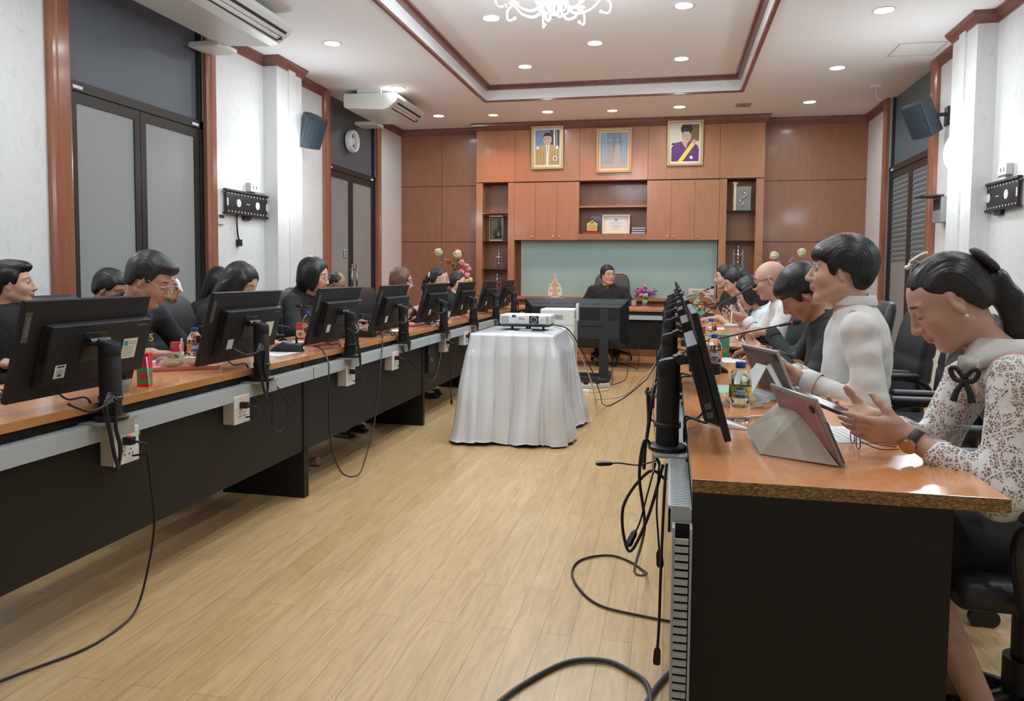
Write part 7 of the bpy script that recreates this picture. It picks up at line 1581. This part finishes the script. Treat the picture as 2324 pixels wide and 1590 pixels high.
# ------------------------------------------------------------------ gooseneck microphones
M_MIC = mat('microphone_black', (.016, .015, .015), .42); M_FOAM = mat('microphone_foam', (.012, .012, .012), .9); M_RINGR = mat('red_light_ring', (.8, .02, .02), .3, emis=(1, .03, .02), es=2.0); M_RINGO = mat('dull_red_ring', (.25, .03, .03), .4)
def mic(x, y, rz, pts, label, lit=False, green=False):
    t = thing('gooseneck_microphone', label, 'microphone', (x, y, TZ), 0, 'gooseneck conference microphones')
    mx = Matrix.Rotation(rz, 4, 'Z'); q = MB(); q.x = mx
    prof = [(-.10, .0), (-.098, .010), (-.06, .036), (-.02, .058), (.0, .050), (.03, .044), (.062, .044), (.070, .036), (.070, 0)]
    q.loft([[(a, s*(.030+.022*(1-((a+.02)/.09)**2)), b*(1 if abs(s) < .95 else .9)) for a, b in prof] for s in (-1, -.9, -.5, 0, .5, .9, 1)]); bs = q.build('base', M_MIC, t, smooth=True, flat_angle=50)
    q = MB(); q.x = mx; q.box(-.02, .045, -.03, .03, .045, .0475); q.build('button_panel', mat('grey_green_keys', (.10, .13, .12), .4), bs)
    if green: q = MB(); q.x = mx; q.cyl((.0705, .02, .02), .006, .001, 10, 'x'); q.build('green_light', mat('green_led', (.1, .6, .3), .4, emis=(.2, 1, .5), es=2), bs)
    P_ = [v3(p)-v3((x, y, TZ)) for p in pts]; q = MB(); q.lathe(tuple(P_[0]), [(.007, -.002), (.007, .022), (.005, .026)], 10); q.tube(P_, .0038, 8, 8); q.build('gooseneck', M_MIC, t, smooth=True)
    d = nrm(P_[-1]-P_[-2]); a = P_[-1]; fr = Frame(a, d, UP+.01); ringo = lambda o_, r: [tuple(fr.w((o_, r*math.cos(u), r*math.sin(u)))) for u in [2*PI*i/14 for i in range(14)]]
    q = MB(); q.loft([ringo(-.05, .004), ringo(-.045, .0065), ringo(0, .0075)]); q.build('capsule', M_MIC, t, smooth=True)
    q = MB(); q.loft([ringo(0, .0085), ringo(.010, .0085)]); q.build('light_ring', M_RINGR if lit else M_RINGO, t, smooth=True, flat_angle=40)
    q = MB(); q.loft([ringo(.010, .009), ringo(.014, .0125), ringo(.030, .0135), ringo(.042, .010), ringo(.047, .004)]); q.build('foam', M_FOAM, t, smooth=True)
    return t
mic(-2.02, 3.69, .1, [(-1.985, 3.70, .80), (-1.985, 3.69, .84), (-2.01, 3.65, .885), (-2.08, 3.60, .895), (-2.20, 3.45, .89), (-2.26, 3.30, .90)], 'gooseneck microphone with green light on the left table by the second monitor', green=True)
mic(-2.0, 4.66, .1, [(-1.97, 4.66, .80), (-1.97, 4.66, .85), (-2.0, 4.64, .90), (-2.10, 4.60, .92), (-2.25, 4.55, .94), (-2.38, 4.52, .955)], 'gooseneck microphone aimed at the bob haired woman')
mic(-2.06, 5.95, .1, [(-2.02, 5.97, .80), (-2.03, 6.0, .87), (-2.10, 6.15, .98), (-2.28, 6.40, 1.075), (-2.36, 6.50, 1.105)], 'gooseneck microphone with foam tip against the brown haired woman')
mic(-2.05, 8.0, .1, [(-2.02, 8.0, .80), (-2.03, 8.02, .87), (-2.12, 8.1, .93), (-2.25, 8.15, .98)], 'gooseneck microphone before the woman by the flowers')
mic(.16, 3.45, PI, [(.12, 3.45, .80), (.125, 3.45, .85), (.16, 3.46, .885), (.21, 3.47, .896), (.36, 3.48, .935), (.525, 3.48, .974)], 'gooseneck microphone pointing across the table towards the man in dark suit')
mic(.14, 4.65, PI, [(.10, 4.65, .80), (.11, 4.65, .86), (.17, 4.68, .92), (.30, 4.76, 1.0), (.495, 4.88, 1.105)], 'gooseneck microphone rising towards the bald man')
mic(.12, 6.0, PI, [(.08, 6.0, .80), (.09, 6.0, .90), (.14, 5.98, .945), (.26, 5.94, .955), (.34, 5.92, .962)], 'level gooseneck microphone before the pale blue top')
mic(.13, 7.35, PI, [(.09, 7.35, .80), (.10, 7.35, .9), (.15, 7.37, .96), (.25, 7.38, 1.0), (.37, 7.4, 1.05)], 'gooseneck microphone with red lit ring on the right row', lit=True)
mic(-1.03, 9.62, .2, [(-1.03, 9.62, .80), (-1.03, 9.62, .86), (-.98, 9.62, .91), (-.88, 9.62, .96), (-.79, 9.62, 1.0)], 'gooseneck microphone with red lit ring before the chairman', lit=True)
# ------------------------------------------------------------------ cables and power strip
def cable(pts, r, label, m=None, plug=None, grp=None, name='cable', cat='cable'):
    P_ = [v3((p[0], p[1], max(p[2], r+.0015))) for p in catmull(pts, 8)]; q = MB(); q.tube(P_, r, 7, 0); o = q.build(name, m or M_BP, smooth=True); tag(o, label, cat, grp)
    if plug: q = MB(); c_ = v3(pts[-1]); d = nrm(c_-v3(pts[-2])); fr = Frame(c_, d, (0, 0, 1) if abs(d[2]) < .9 else (0, 1, 0)); q.loft([[tuple(fr.w((o_, a*k, b*k))) for a, b in ((-.010, -.005), (.010, -.005), (.010, .005), (-.010, .005))] for o_, k in ((-.01, .4), (.0, .9), (.03, 1), (.038, .7))]); q.build('plug', M_BP, o)
    return o
CG = 'loose black cables'
cable([(-1.915, 3.76, .775), (-1.86, 3.74, .765), (-1.78, 3.66, .70), (-1.75, 3.60, .55), (-1.75, 3.62, .29), (-1.74, 3.72, .10), (-1.72, 3.86, .035), (-1.73, 4.0, .06), (-1.745, 4.22, .30), (-1.78, 4.40, .62), (-1.86, 4.62, .765), (-1.92, 4.66, .77)], .0042, 'black cable looping from one left microphone down to the floor and up to the next', grp=CG)
cable([(-1.93, 4.70, .775), (-1.86, 4.78, .765), (-1.76, 4.92, .55), (-1.72, 5.1, .42), (-1.72, 5.3, .38), (-1.74, 5.5, .5), (-1.78, 5.7, .68), (-1.88, 5.95, .765), (-1.97, 5.97, .77)], .004, 'black cable sagging between the fourth and fifth left microphones', grp=CG)
cable([(-1.79, 2.26, .58), (-1.785, 2.27, .45), (-1.78, 2.28, .3), (-1.79, 2.26, .15), (-1.78, 2.18, .02), (-1.76, 2.05, .006), (-1.77, 1.92, .006), (-1.85, 1.75, .006), (-1.95, 1.5, .006), (-2.0, 1.2, .006)], .0042, 'thin black cable running down from the nearest socket and away over the floor at left', grp=CG)
cable([(-1.80, 3.05, .66), (-1.77, 3.08, .60), (-1.76, 3.05, .50), (-1.77, 3.14, .44), (-1.76, 3.20, .55), (-1.79, 3.12, .67)], .0035, 'small loop of cable hanging by the second left monitor', grp=CG)
cable([(-.01, 2.08, .66), (-.05, 2.10, .50), (-.10, 2.10, .40), (-.12, 2.12, .52), (-.05, 2.15, .62), (.0, 2.14, .60)], .0045, 'thick loop of cable below the nearest right monitor post', grp=CG)
cable([(-.02, 2.16, .64), (-.06, 2.12, .72), (-.075, 2.10, .62), (-.06, 2.16, .45), (-.10, 2.5, .18), (-.07, 2.9, .02), (-.20, 3.08, .006), (-.33, 3.02, .006), (-.36, 2.88, .006), (-.31, 2.72, .006), (-.22, 2.60, .006), (-.06, 2.55, .006), (.06, 2.53, .006)], .0045, 'grey cable winding over the floor beside the right table', grp=CG)
cable([(-.56, 1.60, .007), (-.47, 1.85, .007), (-.40, 2.02, .007), (-.29, 2.18, .007), (-.18, 2.22, .007), (-.10, 2.18, .007), (-.04, 2.10, .007), (-.03, 1.9, .007), (-.06, 1.6, .007), (-.1, 1.3, .007)], .0075, 'thick grey cable arching over the floor at the photo bottom', mat('grey_cable', (.05, .052, .055), .5), grp=CG)
cable([(.06, 2.27, .007), (.0, 2.15, .007), (-.04, 2.03, .007), (-.10, 1.80, .007)], .0075, 'short thick grey cable coming from under the right table', mat('grey_cable', (.05, .052, .055), .5), grp=CG)
cable([(-.0, 2.02, .68), (-.005, 2.0, .60), (-.01, 1.98, .40), (-.012, 1.98, .26), (-.015, 1.98, .18)], .0040, 'black cable hanging straight down with a flat plug below the nearest right monitor', plug=True, grp=CG)
cable([(-.02, 2.08, .67), (-.025, 2.06, .55), (-.02, 2.05, .48), (-.015, 2.05, .42)], .0028, 'thin cable with small connector hanging beside the right trunking', plug=True, grp=CG)
cable([(-.03, 2.10, .66), (-.05, 2.08, .58), (-.07, 2.06, .50), (-.085, 2.05, .47)], .0026, 'thin short cable with connector curling left below the nearest right monitor', plug=True, grp=CG)
cable([(-.03, 2.12, .66), (-.08, 2.12, .645), (-.13, 2.11, .65), (-.16, 2.10, .65)], .0022, 'thin cable sticking out sideways with small plug under the nearest right post', plug=True, grp=CG)
M_WC = mat('white_cable', (.55, .52, .45), .5)
cable([(-.86, 5.38, .80), (-.82, 5.45, .80), (-.73, 5.58, .74), (-.60, 5.80, .45), (-.55, 6.1, .2), (-.56, 6.5, .04), (-.50, 6.68, .006), (-.38, 7.3, .006), (-.24, 8.4, .006), (-.12, 8.9, .2), (-.03, 8.7, .6)], .0045, 'black cable from the projector down to the floor and back up to the right row', grp=CG)
cable([(-.84, 5.46, .79), (-.74, 5.68, .70), (-.62, 5.95, .35), (-.60, 6.3, .08), (-.66, 6.9, .01), (-.60, 7.0, .006), (-.48, 7.10, .006), (-.38, 7.5, .006), (-.28, 8.6, .006), (-.16, 9.0, .12), (-.05, 8.1, .55)], .0045, 'cream cable running beside the black projector cable over the floor', M_WC)
cable([(-.62, 8.02, .50), (-.60, 8.0, .3), (-.59, 8.0, .02), (-.66, 7.9, .006), (-.74, 7.75, .02)], .004, 'thin dark cable dropping from the television to the power strip', grp=CG)
cable([(-.45, 8.05, .55), (-.43, 8.1, .3), (-.46, 8.3, .03), (-.56, 7.95, .006), (-.68, 7.78, .012)], .004, 'dark cable from the television right side curving to the power strip', grp=CG)
cable([(-.36, 9.28, .35), (-.37, 9.2, .03), (-.45, 9.5, .006), (-.6, 9.75, .006), (-.7, 9.8, .006)], .0035, 'thin brown cable looping below the head desk', grp=CG)
cable([(-.70, 7.9, .03), (-.62, 7.8, .006), (-.60, 7.55, .006), (-.68, 7.40, .006), (-.78, 7.35, .006)], .004, 'cream cable looping round the power strip', M_WC)
cable([(-.06, 5.0, .62), (-.10, 5.0, .5), (-.10, 5.1, .3), (-.08, 5.3, .006), (-.06, 5.6, .006)], .004, 'cream cable hanging beneath the right row monitors', M_WC)
cable([(-1.79, 5.86, .62), (-1.76, 5.85, .45), (-1.77, 5.9, .2), (-1.77, 5.92, .12)], .0035, 'thin cable hanging by the socket left of the cloth', plug=True, grp=CG)
t = thing('power_strip', 'cream power strip on the floor beneath the television stand', 'power strip', (-.74, 7.68, 0), .55); q = MB(); q.box(-.16, .16, -.03, .03, .002, .04); q.build('case', M_WC, t, bevel=.004)
q = MB()
for k in range(4): q.cyl((-.11+k*.07, 0, .04), .016, .001, 12)
q.build('sockets', M_GREYP, t); q = MB(); q.rbox(-.13, -.09, -.02, .02, .041, .075, .006); q.rbox(.0, .04, -.02, .02, .041, .07, .006); q.build('plugs', M_BP, t)
t = thing('power_adapter', 'small white adapter on the floor beside the power strip', 'adapter', (-.82, 7.35, 0), .2); q = MB(); q.box(-.05, .05, -.025, .025, 0, .03); q.build('case', M_LW, t, bevel=.003)
t = thing('wall_socket_strip', 'cream double socket strip on the ledge right of the glass board', 'socket', (.42, 10.64, .90)); q = MB(); q.box(-.17, .17, .0, .03, 0, .085); q.build('box', M_CREAM, t, bevel=.004); q = MB(); q.box(.04, .12, -.001, 0, .03, .055); q.box(-.12, -.04, -.001, 0, .03, .055); q.build('socket_holes', M_GREYP, t)
t = thing('table_cable_box', 'dark box with cables standing on the far left table before the head desk', 'box', (-2.1, 8.75, TZ)); q = MB(); q.box(-.12, .12, -.1, .1, 0, .05); q.build('box', M_BP, t, bevel=.004); q = MB()
for k in range(5): q.tube([(-.08+.03*k, -.08, .05), (-.07+.03*k, -.02, .11), (-.04+.03*k, .05, .05)], .004, 6)
q.build('cords', M_BP, t, smooth=True)
